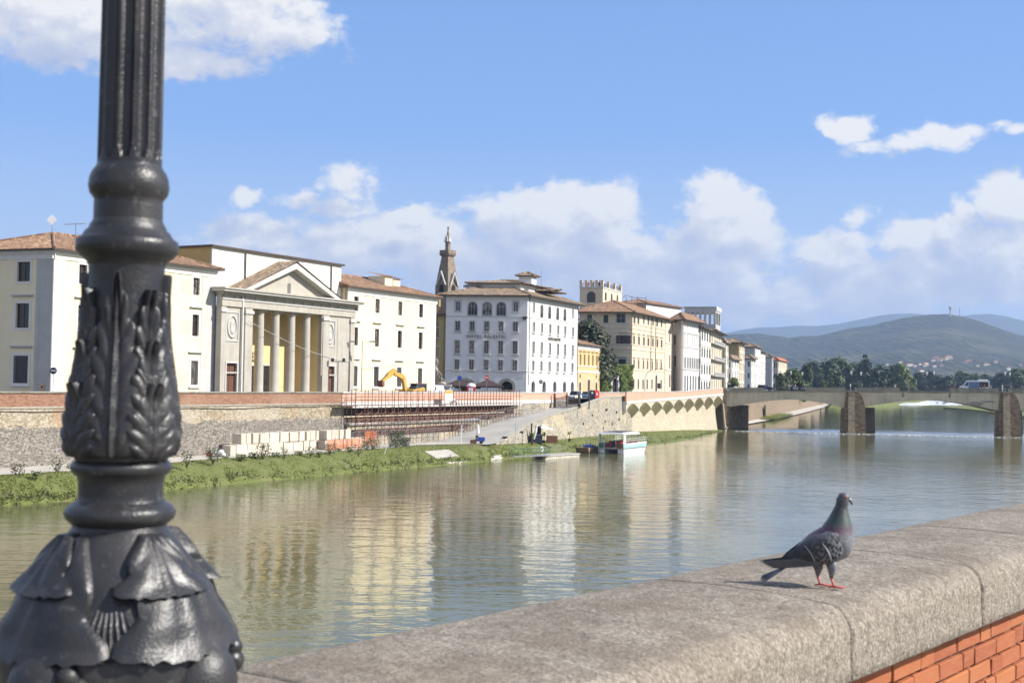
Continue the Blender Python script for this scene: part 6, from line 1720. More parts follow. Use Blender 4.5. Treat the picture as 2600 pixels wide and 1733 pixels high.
# ------------------------------------------------------------------ people
def human(pose):
    """one continuous skin over a jointed skeleton, 1.72 m tall, facing -y"""
    J = {'pel': (0, 0, .95), 'che': (0, .01, 1.25), 'neck': (0, 0, 1.46), 'head': (0, -.02, 1.58), 'top': (0, -.01, 1.70), 'shL': (.19, 0, 1.40), 'shR': (-.19, 0, 1.40)}
    if pose == 'walk': J.update(elL=(.25, .12, 1.13), haL=(.24, .05, .90), elR=(-.25, -.08, 1.13), haR=(-.24, -.25, .95), hiL=(.1, 0, .9), knL=(.1, -.18, .5), anL=(.1, -.16, .08), toL=(.1, -.32, .04), hiR=(-.1, 0, .9), knR=(-.1, .10, .5), anR=(-.1, .34, .14), toR=(-.1, .24, .04))
    elif pose == 'sit': J.update(pel=(0, 0, .52), che=(0, -.05, .82), neck=(0, -.06, 1.03), head=(0, -.09, 1.15), top=(0, -.08, 1.27), shL=(.19, -.05, .97), shR=(-.19, -.05, .97), elL=(.24, -.12, .72), haL=(.12, -.32, .62), elR=(-.24, -.12, .72), haR=(-.12, -.32, .62), hiL=(.1, -.02, .48), knL=(.12, -.42, .5), anL=(.12, -.42, .08), toL=(.12, -.57, .04), hiR=(-.1, -.02, .48), knR=(-.12, -.42, .5), anR=(-.12, -.42, .08), toR=(-.12, -.57, .04))
    else: J.update(elL=(.26, .03, 1.12), haL=(.25, -.06, .88), elR=(-.26, .03, 1.12), haR=(-.22, -.16, .95), hiL=(.1, 0, .9), knL=(.11, -.02, .5), anL=(.12, .02, .08), toL=(.14, -.14, .04), hiR=(-.1, 0, .9), knR=(-.11, -.02, .5), anR=(-.12, .02, .08), toR=(-.14, -.14, .04))
    R = dict(pel=.15, che=.165, neck=.06, head=.095, top=.06, shL=.075, shR=.075, elL=.05, elR=.05, haL=.035, haR=.035, hiL=.10, hiR=.10, knL=.07, knR=.07, anL=.045, anR=.045, toL=.035, toR=.035)
    E = [('pel', 'che'), ('che', 'neck'), ('neck', 'head'), ('head', 'top'), ('che', 'shL'), ('che', 'shR'), ('shL', 'elL'), ('elL', 'haL'), ('shR', 'elR'), ('elR', 'haR'), ('pel', 'hiL'), ('pel', 'hiR'), ('hiL', 'knL'), ('knL', 'anL'), ('anL', 'toL'), ('hiR', 'knR'), ('knR', 'anR'), ('anR', 'toR')]
    ks = list(J); me = bpy.data.meshes.new('body'); me.from_pydata([J[k] for k in ks], [(ks.index(a), ks.index(b)) for a, b in E], [])
    ob = bpy.data.objects.new('body', me); C.objects.link(ob)
    ob.modifiers.new('skin', 'SKIN'); 
    for i, k in enumerate(ks): v = me.skin_vertices[0].data[i]; v.radius = (R[k], R[k]*.85); v.use_root = (k == 'pel')
    sb = ob.modifiers.new('sub', 'SUBSURF'); sb.levels = 1
    dg = bpy.context.evaluated_depsgraph_get(); out = bpy.data.meshes.new_from_object(ob.evaluated_get(dg)); bpy.data.objects.remove(ob); bpy.data.meshes.remove(me)
    out.materials.clear()
    for m in ('cloth_white', 'cloth_black', 'skin', 'hair'): out.materials.append(MATS[m])
    zw, zn, zh = J['pel'][2]+.06, J['neck'][2]+.01, J['head'][2]+.045
    for p in out.polygons:
        c = p.center; p.use_smooth = True
        near_hand = min((c-Vector(J['haL'])).length, (c-Vector(J['haR'])).length) < .16
        p.material_index = 3 if c.z > zh or (c.z > J['head'][2]-.06 and c.y > J['head'][1]+.04) else 2 if c.z > zn or near_hand else 0 if (c.z > zw or abs(c.x) > .19) else 1
    return out
BODY = {k: human(k) for k in ('stand', 'walk', 'sit')}
def person(pos, rotz, pose, shirt, legs, label, group=None, scale=1.0):
    o = link('person', BODY[pose], None, pos, rotz); o.scale = (scale,)*3
    o.material_slots[0].link = 'OBJECT'; o.material_slots[0].material = MATS['cloth_'+shirt]; o.material_slots[1].link = 'OBJECT'; o.material_slots[1].material = MATS['cloth_'+legs]
    return tag(o, label, 'person', group)
# on the roof terrace
for i, (x, sh, lg, lab, gr) in enumerate([(1494, 'red', 'red', 'person in red on the roof terrace', None), (1506, 'black', 'black', 'person dressed in black on the roof terrace', None)] + [(1513+5.2*k, 'white', 'black', 'person in a white shirt standing in the roof terrace crowd', 'white shirted people on the terrace') for k in range(7)]):
    s, z = FT.px(x, 730, -.9 if i < 4 else -1.2)
    if i < 4: w = FT.W(min(s, FT.len-.4), -.9 - .3*(i % 2), zT+.2)
    else: w = FT2.W((i-4)*.85+.2, -.9-.4*(i % 2), zT+.2)
    person(w, rg.uniform(-1, 1), 'stand', sh, lg, lab, gr, 1.08)
# on the bridge
BP = [(1943, .9, 'stand', 'blue', 'blue', 'person in blue at the end of the solid bridge parapet'), (1998, 1.5, 'walk', 'black', 'black', 'person in black crossing the bridge behind the open railing'), (2003, 2.2, 'stand', 'white', 'gray', 'person in white top behind the open railing'), (2008, 1.2, 'walk', 'gray', 'black', 'person in grey walking behind the railing'), (2014, 2.6, 'stand', 'black', 'blue', 'person in black jacket beside the bicycles'), (2019, 1.4, 'stand', 'pale', 'blue', 'person in pale blue by the open railing'), (2041, 1.4, 'walk', 'black', 'black', 'person in dark clothes before the green jacket'), (2053, 1.8, 'stand', 'green', 'black', 'person in a bright green jacket on the bridge'), (2159, -.6, 'stand', 'white', 'pale', 'person in white standing on the pier balcony'), (2272, 2.0, 'walk', 'white', 'black', 'person in white walking over the second span'), (2276, 2.4, 'walk', 'black', 'black', 'person in black walking beside one in white'), (2306, 1.2, 'walk', 'gray', 'gray', 'person in grey at the start of the second railing'), (2492, 1.0, 'stand', 'black', 'black', 'person in black beside the van door'), (2499, 1.3, 'stand', 'red', 'black', 'person in dark red beside the van'), (2516, 1.6, 'stand', 'sand', 'white', 'person in sand colour behind the van'), (2545, -.4, 'stand', 'gray', 'white', 'person in grey standing at the second pier'), (2552, .8, 'walk', 'black', 'sand', 'person in black behind the second pier'), (2566, 1.2, 'walk', 'sand', 'black', 'person in pale jacket right of the second pier'), (2584, 1.6, 'stand', 'black', 'black', 'person in black further along the bridge'), (2595, 1.9, 'stand', 'gray', 'black', 'person in a grey jacket further along the bridge')]
for x, y, pose, sh, lg, lab in BP:
    s = BR.sx(x, 985, -y); person(BR.W(s, -y, zdeck(s) + (.22 if y < 0 else .035)), rg.uniform(-2, 2), pose, sh, lg, lab, None)
# along the quay in front of the white palazzo
for i, (x, sh, lg, lab) in enumerate([(1725, 'gray', 'black', 'person in grey on the quay by the shaded wall'), (1737, 'black', 'black', 'person in black on the quay by the white corner'), (1742, 'white', 'blue', 'person in white on the quay by the pillared windows'), (1752, 'blue', 'black', 'person in blue on the quay beside the scooters'), (1760, 'white', 'black', 'person in a white shirt behind the scooters'), (1776, 'black', 'gray', 'person in a dark coat on the quay'), (1790, 'red', 'black', 'person in red on the quay near the bridge'), (1798, 'black', 'black', 'person in black on the quay near the bridge'), (1893, 'black', 'gray', 'person in black on the pavement past the bridge'), (1900, 'white', 'black', 'person in white on the pavement past the bridge')]):
    d = 300 + (x-1725)*.65 if x < 1850 else 430
    v = at_d(x, 985, d); person((v.x, v.y, ZST + .02 if x > 1850 else ZST + max(0, (x-1745)/90*1.2)), rg.uniform(-2, 2), 'walk' if i % 2 else 'stand', sh, lg, lab)
s = WALL.sx(1153, 1020, .4); person(WALL.W(s, .35, 7.3), 1.2, 'sit', 'white', 'black', 'worker in white sitting on the upper ledge behind the scaffold')
v = at_z(1210, 1122, 1.97)
person((v.x, v.y, 1.97), .6, 'sit', 'black', 'black', 'person in black sitting at the foot of the ramp')
mb = MB(); mb.box(-.3, .3, -.2, .2, 0, .42); tag(mb.build('stool', 'wood_door', None, (v.x, v.y+.05, 1.97), .6), 'low wooden stool under the person at the ramp foot', 'stool')
# ------------------------------------------------------------------ limestone blocks on the towpath
BF = 3.4                                                     # faces stand this far from the wall
cB = lambda x, y: (560 + x/5.8825, 1080 + y/5.8825)
low = [(160, 243), (245, 325), (327, 400), (402, 480), (482, 558), (560, 633), (637, 708), (710, 783), (790, 935), (938, 1010), (1013, 1080), (1085, 1150), (1152, 1224), (1250, 1319), (1324, 1395), (1400, 1440)]
low2 = [(1572, 1625), (1628, 1698), (1702, 1755), (1758, 1830), (1833, 1885), (1900, 1968), (1972, 2042), (2048, 2115)]
upp = [(300, 382), (385, 452), (490, 578), (585, 650), (652, 715), (738, 880), (883, 955), (957, 1025), (1040, 1170), (1172, 1243), (1285, 1336), (1342, 1416), (1425, 1465)]
upp2 = [(1577, 1643), (1646, 1703), (1706, 1770), (1775, 1832), (1870, 1945)]
def block(x0, x1, lvl, o, lab, gr, hgt=1.22, z0=ZPATH+.02, tilt=0.0):
    a = WALL.sx(*cB(x0, 300), o); b = WALL.sx(*cB(x1, 300), o)
    r = random.Random(int(x0*3+lvl)); L = max(.5, b-a); dpt = 1.25 + r.uniform(-.1, .15)
    mb = MB(); mb.box(0, L, 0, dpt, 0, hgt - r.uniform(0, .1)); me = mb.mesh('limestone_block', 'limestone_block')
    bm = bmesh.new(); bm.from_mesh(me); bmesh.ops.bevel(bm, geom=bm.edges[:], offset=.035, segments=1, affect='EDGES')
    for v_ in bm.verts: v_.co += Vector((r.uniform(-.03, .03), r.uniform(-.03, .03), r.uniform(-.015, .03) if v_.co.z > .2 else 0))
    bm.to_mesh(me); bm.free()
    w = WALL.W(a, o + r.uniform(-.12, .12), z0 + lvl*(hgt+.0))
    ob = link('limestone_block', me, None, w, WALL.ang + r.uniform(-.05, .05) + tilt); return tag(ob, lab, 'stone block', gr)
for i, (a, b) in enumerate(low): block(a, b, 0, BF, 'limestone block of the lower row touching the rubbish heap' if i == 0 else 'wide limestone block in the middle of the lower row' if i == 8 else 'pale limestone block in the lower row of the long stack', 'lower row of stone blocks')
for i, (a, b) in enumerate(upp): block(a, b, 1, BF-.15, 'turned limestone block starting the upper row near the rubbish heap' if i == 0 else 'widest limestone block of the upper row' if i == 5 else 'long limestone block of the upper row after three narrow ones' if i == 8 else 'pale limestone block in the upper row of the long stack', 'upper row of stone blocks', tilt=.12 if i == 0 else 0)
for i, (a, b) in enumerate(low2): block(a, b, 0, BF+.4, 'limestone block in the lower row behind the orange netting', 'lower blocks behind netting')
for i, (a, b) in enumerate(upp2): block(a, b, 1, BF+.25, 'limestone block in the upper row above the orange netting', 'upper blocks above netting')
# bagged rubbish beside the stack
v = WALL.W(WALL.sx(548, 1150, 3.2), 3.2, ZPATH)
rbp = thing('rubbish_heap', 'heap of white bags and rubble at the end of the block stack', 'heap', tuple(v))
r = random.Random(5)
for i in range(7): mb = MB(); mb.ico((0, 0, 0), .38, 2, (1, 1, .7), .12); mb.build('bag', ('canvas_white', 'canvas_white', 'concrete_pale', 'seat_red')[i % 4], rbp, (r.uniform(-.8, .8), r.uniform(-.5, .5), .22+.35*(i > 4)), smooth=True)
# orange safety netting
def net(F, s0, s1, o, z0, z1, lab, sag=.15, st=.22, seed=0):
    r = random.Random(seed); mb = MB(); n = int((s1-s0)/st); m = int((z1-z0)/st)
    g = lambda i, j: ((s1-s0)*i/n, -.1*math.sin(i*.7)-.05*r.random(), (z1-z0)*j/m - sag*abs(math.sin(i*.45))*(j/m))
    pts = [[g(i, j) for j in range(m+1)] for i in range(n+1)]
    for i in range(n+1):
        for j in range(m):
            mb.beam(pts[i][j], pts[i][j+1], .05, .02, (0, 1, 0))
    for j in range(m+1):
        for i in range(n): mb.beam(pts[i][j], pts[i+1][j], .07, .02, (0, 1, 0))
    t = thing('safety_net', lab, 'netting', tuple(F.W(s0, o, z0)), F.ang)
    mb.build('mesh', 'orange_net', t)
    for i in range(0, n+1, max(1, n//4)): MB().tube([(pts[i][0][0], 0, -.05), (pts[i][0][0], 0, z1-z0+.25)], .03, 5).build('stake', 'rust', t)
    return t
net(WALL, WALL.sx(828, 1140, 4.6), WALL.sx(918, 1130, 4.6), 4.7, ZPATH, ZPATH+1.35, 'orange plastic netting strung in front of the limestone blocks', seed=1)
net(WALL, WALL.sx(928, 1120, 3.5), WALL.sx(955, 1115, 3.5), 3.4, ZPATH+.3, ZPATH+2.1, 'separate panel of orange netting in front of the sheet rows', seed=2)
# light wire fence along the works and up the ramp
def mesh_fence(pts, h, lab, name='wire_fence', gr=None):
    t = thing(name, lab, 'fence', tuple(pts[0])); base = Vector(pts[0])
    for i, p in enumerate(pts):
        MB().tube([(0, 0, 0), (0, 0, h)], .03, 6).build('post', 'steel', t, Vector(p)-base)
    mb = MB()
    for a, b in zip(pts, pts[1:]):
        a = Vector(a)-base; b = Vector(b)-base
        for f in (.04, 1.0): mb.tube([a+Vector((0, 0, h*f)), b+Vector((0, 0, h*f))], .026, 5)
        L = (b-a).length; n = int(L/.35)
        for k in range(1, n): q_ = a.lerp(b, k/n); mb.tube([q_, q_+Vector((0, 0, h))], .007, 3)
        for k in range(1, 6): mb.tube([a+Vector((0, 0, h*k/6)), b+Vector((0, 0, h*k/6))], .006, 3)
    mb.build('wire_panels', 'steel', t)
    for p in pts[1:-1]: MB().box(-.35, .35, -.12, .12, 0, .13).build('foot_block', 'concrete', t, Vector(p)-base)
    return t
mesh_fence([WALL.W(WALL.sx(894+i*31, 1120, 2.6), 2.6, ZPATH) for i in range(9)], 2.0, 'temporary wire fence in front of the scaffold on the towpath')
fp = []
for x in (1165, 1200, 1233, 1262, 1292, 1325, 1352, 1382):
    s = WALL.sx(x, 1080, 1.6); z = 2.0
    for i in range(len(SI)-1):
        if SI[i] <= s <= SI[i+1]: f = (s-SI[i])/(SI[i+1]-SI[i]); z = outer[i][1]+(outer[i+1][1]-outer[i][1])*f
    fp.append(WALL.W(s, 1.6, max(2.0, z)+.02))
mesh_fence(fp, 1.9, 'temporary wire fence climbing the inner side of the ramp')
# ------------------------------------------------------------------ shrubs on the bank
def shrub_proto(seed, n, h, w, mat, flowers=0, fl='cloth_white'):
    r = random.Random(seed); t = thing('shrub', 'shrub', 'shrub'); mb = MB()
    for i in range(7):
        a = r.uniform(0, 6.28); e = Vector((math.cos(a)*w*r.uniform(.3, 1), math.sin(a)*w*r.uniform(.3, 1), h*r.uniform(.6, 1)))
        mb.tube([(0, 0, -.1), tuple(e*.5+Vector((0, 0, .1))), tuple(e)], [.03, .02, .008], 5)
    mb.build('stems', 'bark', t); mb = MB()
    for _ in range(n):
        a = r.uniform(0, 6.28); q_ = r.random()**.6*w; z = h*(.15+.85*r.random()); p = Vector((math.cos(a)*q_*(1.1-.4*abs(z/h-.5)), math.sin(a)*q_, z))
        nn = Vector((r.uniform(-1, 1), r.uniform(-1, 1), r.uniform(0, 1))).normalized(); aa = nn.orthogonal().normalized(); bb = nn.cross(aa); k = r.uniform(.06, .13)
        mb.add([p-aa*k, p-bb*k*.6, p+aa*k, p+bb*k*.6], [(0, 1, 2, 3)])
    link('leaves', mb.mesh('leaves', mat, fix=False), t)
    for i in range(flowers): MB().ico((0, 0, 0), .09, 1, (1, 1, .7)).build('flower', fl, t, (r.uniform(-w, w)*.8, r.uniform(-w, w)*.8, h*r.uniform(.5, 1)))
    return t
SHR = {'tall': shrub_proto(1, 190, 1.5, .75, 'leaf_mid'), 'wisp': shrub_proto(2, 90, 1.5, .6, 'leaf_mid'), 'low': shrub_proto(3, 120, .7, .5, 'leaf_light', 5), 'red': shrub_proto(4, 180, 1.4, .75, 'leaf_mid', 5, 'cloth_red'), 'big': shrub_proto(5, 800, 2.3, 1.15, 'leaf_dark')}
SP = [('red', 43, 1212, 'rose bush with a red bloom on the grass bank'), ('low', 92, 1213, None), ('wisp', 145, 1204, None), ('low', 183, 1196, None), ('wisp', 474, 1185, None), ('tall', 541, 1177, None), ('low', 573, 1168, None), ('low', 612, 1170, None), ('low', 643, 1166, None), ('tall', 668, 1166, None), ('low', 700, 1163, None), ('wisp', 722, 1163, None), ('low', 758, 1159, None), ('tall', 788, 1160, None), ('low', 811, 1158, None), ('tall', 837, 1155, None), ('low', 859, 1150, None), ('low', 888, 1150, None), ('wisp', 910, 1158, None), ('tall', 930, 1146, None), ('tall', 948, 1145, None), ('big', 1006, 1140, 'big dark green bush at the end of the shrub row'), ('big', 1029, 1137, 'dark bush beside the end of the shrub row')]
LABS = {'low': 'low pale flowering shrub on the grass bank', 'wisp': 'thin straggly shrub on the grass bank', 'tall': 'leafy knee high rose bush along the bank edge', 'red': 'rose bush', 'big': 'bush'}
for k, x, y, lab in SP:
    p = at_z(x, y, 1.75); place(SHR[k], USED, p, rg.uniform(0, 6), lab or LABS[k], 'shrubs along the bank', rg.uniform(.8, 1.2) if k != 'big' else (1.05 if x < 1010 else .65))
# ------------------------------------------------------------------ magnolia behind the yellow house
mg = tree_proto('magnolia_tree', [(0, 0, 3.5, 2.2, 1.3), (.5, 0, 6.5, 2.8, 1.3), (-1.2, .2, 9, 2.9, 1.2), (-.9, 0, 12, 2.6, 1.2), (-1.6, 0, 14.0, 2.0, 1.1), (.9, 0, 4.8, 2.0, 1.2)], 7500, .42, 'leaf_magnolia', 77, 5, .35, 'tall dark glossy magnolia between the yellow house and the palazzo')
v = at_d(1512, 990, 303); tv = at_d(1505, 812, 303); mg.location = (v.x, v.y, ZST); k = (tv.z-ZST)/16.0; mg.scale = (k*1.2, k*1.1, k)
v = at_d(1861, 960, 440); gb = place(T_LIGHT, USED, (v.x, v.y, ZST+1.5), .4, 'bright green street tree in front of the low cream house', None, .34)
if 'group' in gb: del gb['group']
# ------------------------------------------------------------------ excavator behind the parapet
ex = thing('excavator', 'yellow excavator with raised folded arm parked behind the scaffolded parapet', 'excavator', tuple(WALL.W(WALL.sx(1040, 990, -3), -3.0, ZST)), WALL.ang)
ce = lambda x, y: (940 + x/14.7, 920 + y/14.7)
def EX(x, y, o=-3.0):
    s, z = WALL.px(*ce(x, y), o); s0 = WALL.sx(1040, 990, -3); return (s-s0, z-ZST)
for y in (-1.3, .9):
    mb = MB(); mb.prism([(-2.0, .1), (2.0, .1), (2.3, .45), (2.0, .85), (-2.0, .85), (-2.3, .45)], y, y+.5); mb.build('track', 'black_rubber', ex)
MB().lathe([(.9, .85), (.9, 1.05)], 20).build('slew_ring', 'iron', ex)
mb = MB(); mb.prism([(-1.0, 1.05), (2.4, 1.05), (2.4, 1.75), (1.9, 1.95), (-.9, 1.55)], -1.25, 1.25); mb.build('house', 'yellow_paint', ex)
a0 = EX(1420, 1010); a1 = EX(1860, 1010); at_ = EX(1440, 820); zc = EX(1640, 800)[1]
cab = MB(); x0, x1 = a0[0], a1[0]; cab.prism([(x0, 1.1), (x1, 1.1), (x1, zc), (x0+.5, zc), (x0, zc-.75)], -1.2, -.1); cb_ = cab.build('cab', 'navy_plastic', ex)
for (p0_, p1_) in (((x0+.25, 1.9), (x0+.9, zc-.2)), ((x0+1.0, 1.9), (x1-.9, zc-.2)), ((x1-.75, 1.9), (x1-.15, zc-.2))):
    MB().box(p0_[0], p1_[0], -1.23, -1.2, p0_[1]-.2, p1_[1]).build('cab_window', 'glass_sky', cb_)
MB().box(x0+.2, x1+.05, -1.3, .0, zc, zc+.12).build('cab_roof', 'rust', cb_)
def arm(pts, ws, name):
    mb = MB(); P_ = [Vector((p[0], 0, p[1])) for p in pts]
    for (p, q_, w0, w1) in zip(P_, P_[1:], ws, ws[1:]):
        d = (q_-p).normalized(); n = Vector((-d.z, 0, d.x)); vs = []
        for (c, w) in ((p, w0), (q_, w1)):
            for y in (-.22, .22): vs += [c+n*w+Vector((0, y, 0)), c-n*w+Vector((0, y, 0))]
        mb.add(vs, [(0, 1, 5, 4), (2, 6, 7, 3), (0, 4, 6, 2), (1, 3, 7, 5), (0, 2, 3, 1), (4, 5, 7, 6)])
    return mb.build(name, 'yellow_paint', ex)
arm([EX(1300, 1060), EX(1270, 800), EX(1225, 540)], [.28, .32, .36], 'boom'); arm([EX(1225, 560), EX(1050, 460), EX(880, 400)], [.36, .30, .24], 'boom_upper')
arm([EX(890, 270), EX(740, 430), EX(600, 560), EX(430, 690)], [.24, .42, .24, .14], 'stick')
MB().tube([(*EX(930, 285)[:1], 0, EX(930, 285)[1]), (EX(1190, 440)[0], 0, EX(1190, 440)[1])], [.06, .12], 8).build('ram', 'iron', ex)
MB().tube([(EX(640, 400)[0], .0, EX(640, 400)[1]), (EX(430, 660)[0], 0, EX(430, 660)[1])], [.10, .06], 8).build('ram', 'iron', ex)
bk = MB(); q0 = EX(400, 720); bk.prism([(q0[0]-.35, q0[1]+.2), (q0[0]+.3, q0[1]+.15), (q0[0]+.35, q0[1]-.55), (q0[0]-.05, q0[1]-.75), (q0[0]-.3, q0[1]-.3)], -.45, .45); bk.build('bucket', 'rust', ex)
# ------------------------------------------------------------------ square in front of the hotel
def parasol(w, r_, h, lab):
    t = thing('cafe_umbrella', lab, 'umbrella', w); MB().tube([(0, 0, 0), (0, 0, h+.6)], .05, 8).build('pole', 'iron', t)
    MB().lathe([(.4, 0), (.4, .1)], 12).build('base', 'concrete', t)
    mb = MB(); mb.add([(r_, r_, h-.55), (-r_, r_, h-.55), (-r_, -r_, h-.55), (r_, -r_, h-.55), (0, 0, h+.7), (r_, r_, h-.85), (-r_, r_, h-.85), (-r_, -r_, h-.85), (r_, -r_, h-.85)], [(0, 1, 4), (1, 2, 4), (2, 3, 4), (3, 0, 4), (0, 5, 6, 1), (1, 6, 7, 2), (2, 7, 8, 3), (3, 8, 5, 0)]); mb.build('canopy', 'umbrella_brown', t); return t
for x, lab in ((1166, 'dark brown cafe umbrella under the first hotel arch'), (1188, 'dark brown cafe umbrella between the hotel arches and the red kiosk'), (1238, 'dark brown cafe umbrella below the stop sign by the hotel')):
    v = at_d(x, 990, 240); parasol((v.x, v.y, ZST), 3.0 if x != 1188 else 2.4, 2.65 if x != 1188 else 2.4, lab)
v = at_d(1196, 990, 226); kk = thing('toilet_cabin', 'red and white portable cabin with a domed roof behind the scaffold', 'cabin', (v.x, v.y, ZST))
mb = MB(); mb.box(-.75, .75, -.75, .75, 0, 2.0); mb.build('body', 'red_plastic', kk); MB().lathe([(.85, 2.0), (.85, 2.15), (.6, 2.5), (.2, 2.62)], 12).build('dome', 'white_plastic', kk)
mb = MB(); mb.box(-.4, .4, -.8, -.75, .1, 1.8); mb.build('door', 'white_plastic', kk)
for x, d, face, lab, h in ((1166.5, 225, 'blue', 'blue parking sign on a post behind the scaffold', 3.9), (1235.5, 228, 'red', 'round red no entry sign before the hotel', 4.1)):
    v = at_d(x, 990, d); street_sign((v.x, v.y, ZST), h, .42, lab, face)
s, z = F2.px(1373, 963, .8); street_sign(tuple(F2.W(s, .8, ZST)), 3.5, .42, 'round dark sign on a post beside the white hotel front', 'dark')
v = at_d(1103, 990, 214); wvn = thing('white_van', 'white van parked beside the statue, its roof above the parapet', 'van', (v.x, v.y, ZST), WALL.ang)
mb = MB(); mb.prism([(-2.4, .35), (2.4, .35), (2.45, 1.1), (1.9, 1.25), (1.4, 2.15), (-2.3, 2.2), (-2.4, 1.8)], -.9, .9); mb.build('body', 'car_white', wvn); MB().box(-2.0, -.9, -.93, -.9, 1.35, 1.95).build('window', 'glass_dark', wvn)
for x in (-1.5, 1.5):
    for y in (-.95, .75): mb = MB(); mb.prism([(x+.34*math.cos(i*PI/8), .34+.34*math.sin(i*PI/8)) for i in range(16)], y, y+.2); mb.build('wheel', 'black_rubber', wvn)
# statue group on its plinth
v = at_d(1117, 990, 232); st = thing('statue', 'pale bronze fighting figures on a stone plinth beside the hotel', 'statue', (v.x, v.y, ZST))
mb = MB(); mb.box(-1.9, 1.9, -1.2, 1.2, 0, 1.9); mb.box(-2.1, 2.1, -1.4, 1.4, 1.9, 2.25); mb.build('plinth', 'stone_trim', st)
o = link('figure', BODY['walk'].copy(), st, (-.3, 0, 2.3)); o.scale = (1.9, 1.9, 2.2); o.data.materials.clear(); o.data.materials.append(MATS['bronze']); o.rotation_euler = (rad(-12), rad(8), rad(70))
o = link('figure', o.data, st, (.7, .2, 2.25)); o.scale = (1.8, 1.8, 1.75); o.rotation_euler = (rad(25), rad(10), rad(-70))
mb = MB(); mb.ico((0, 0, 0), .7, 2, (1.4, .9, .6), .15); mb.build('rock', 'bronze', st, (.2, 0, 2.4))
MB().tube([(-1.0, 0, 3.2), (-.9, 0, 6.4), (-.8, 0, 7.0)], [.05, .04, .02], 6).build('banner_pole', 'bronze', st); mb = MB(); mb.ico((-.75, 0, 6.4), .5, 2, (.7, .3, 1.3), .15); mb.build('banner', 'bronze', st)
# gate at the head of the ramp
gA, gB = at_d(1408, 1020, 225.3), at_d(1470, 1020, 222.5); GFm = Frame((gA.x, gA.y), (gB.x, gB.y)); zg0 = 6.5
gt_ = thing('iron_gate', 'two leaf iron gate with rusty posts at the head of the ramp', 'gate', tuple(GFm.W(0, 0, zg0)))
for s, m in ((0, 'rust'), (GFm.len, 'iron')): put_box(gt_, GFm, 'post', s-.16, s+.16, -.16, .16, zg0, zg0+2.5, m)
put_box(gt_, GFm, 'post', GFm.len+2.0, GFm.len+2.14, -.1, .1, zg0, zg0+2.4, 'iron')
for (a, b, sg) in ((.2, GFm.len/2-.02, 1), (GFm.len/2+.02, GFm.len-.2, -1)):
    mb = MB(); n = 14
    for i in range(n+1):
        s = a+(b-a)*i/n; f = i/n if sg > 0 else 1-i/n; top = 1.75+.55*f*f; mb.box(s-.035, s+.035, -.03, .03, .1, top)
        if i: mb.beam((ps, 0, pt), (s, 0, top), .06, .05)
        ps, pt = s, top
    for z in (.12, 1.05): mb.box(a, b, -.03, .03, z, z+.07)
    mb.box(a, a+.06, -.03, .03, .1, 1.75 if sg > 0 else 2.3); mb.box(b-.06, b, -.03, .03, .1, 2.3 if sg > 0 else 1.75)
    onframe('gate_leaf', mb.mesh('gate_leaf', 'iron'), GFm, 0, 0, zg0, gt_)
# brick pier of the parapet at the gate
v = WALL.W(GATE_S+.35, -.25, 6.0); mb = MB(); mb.box(-.4, .4, -.35, .35, 0, 3.3); tag(mb.build('gate_pier', 'brick_old', None, v, WALL.ang), 'reddish brick pier where the pink parapet ends at the gate', 'pier')
# two portable toilets by the gate
def toilet(px, d, rot, mat, lab, logo=False):
    v = at_d(px, 1015, d); t = thing('portable_toilet', lab, 'cabin', (v.x, v.y, 7.2), rot); mb = MB(); mb.prism([(-.62, 0), (.62, 0), (.62, 1.95), (.5, 2.3), (.25, 2.45), (-.25, 2.45), (-.5, 2.3), (-.62, 1.95)], -.62, .62); mb.build('body', mat, t)
    mb = MB(); mb.box(-.68, .68, -.68, .68, -.05, .08); mb.build('base', 'iron', t)
    if logo: mb = MB(); mb.prism([(.22*math.cos(i*PI/8), .22*math.sin(i*PI/8)) for i in range(16)], -.65, -.62); mb.build('emblem', 'concrete_pale', t, (0, 0, 1.95))
    else: MB().box(-.14, .14, -.64, -.62, 1.5, 1.9).build('vent', 'white_plastic', t)
    return t
toilet(1502, 240, rad(8), 'navy_plastic', 'dark portable toilet with a round emblem by the gate', True); toilet(1510, 242.0, rad(38), 'red_plastic', 'red portable toilet tucked behind the dark one')
# ------------------------------------------------------------------ vehicles
def car(pos, rotz, mat, lab, jeep=False):
    t = thing('parked_car', lab, 'car', pos, rotz); h = 1.75 if jeep else 1.45
    mb = MB(); mb.prism([(-2.0, .32), (2.0, .32), (2.05, .62), (1.9, .88), (1.0, .95), (-1.75, 1.0), (-2.05, .7)], -.85, .85); mb.build('body', mat, t)
    mb = MB(); x0, x1 = (-1.85, .75); mb.add([(x0, -.8, .96), (x1+.35, -.8, .93), (x1+.35, .8, .93), (x0, .8, .96), (x0+.3, -.65, h), (x1-.35, -.65, h), (x1-.35, .65, h), (x0+.3, .65, h)], [(0, 1, 5, 4), (1, 2, 6, 5), (2, 3, 7, 6), (3, 0, 4, 7), (4, 5, 6, 7)]); cb_ = mb.build('cabin', 'glass_dark', t)
    mb = MB(); mb.box(x0+.28, x1-.33, -.67, .67, h, h+.05); mb.build('roof', mat, cb_)
    for x in (-1.25, 1.3):
        for y in (-.88, .7):
            w = MB(); w.prism([(.33*math.cos(i*PI/9), .33*math.sin(i*PI/9)) for i in range(18)], 0, .18); wo = w.build('wheel', 'black_rubber', t, (x, y, .33)); r_ = MB(); r_.prism([(.19*math.cos(i*PI/6), .19*math.sin(i*PI/6)) for i in range(12)], -.01, .19); r_.build('rim', 'steel', wo)
    for y in (-.6, .6): MB().ico((2.0, y, .68), .12, 2, (.4, 1.3, .8)).build('headlight', 'white_plastic', t)
    MB().box(2.03, 2.1, -.8, .8, .34, .52).build('bumper', 'black_rubber' if jeep else mat, t)
    return t
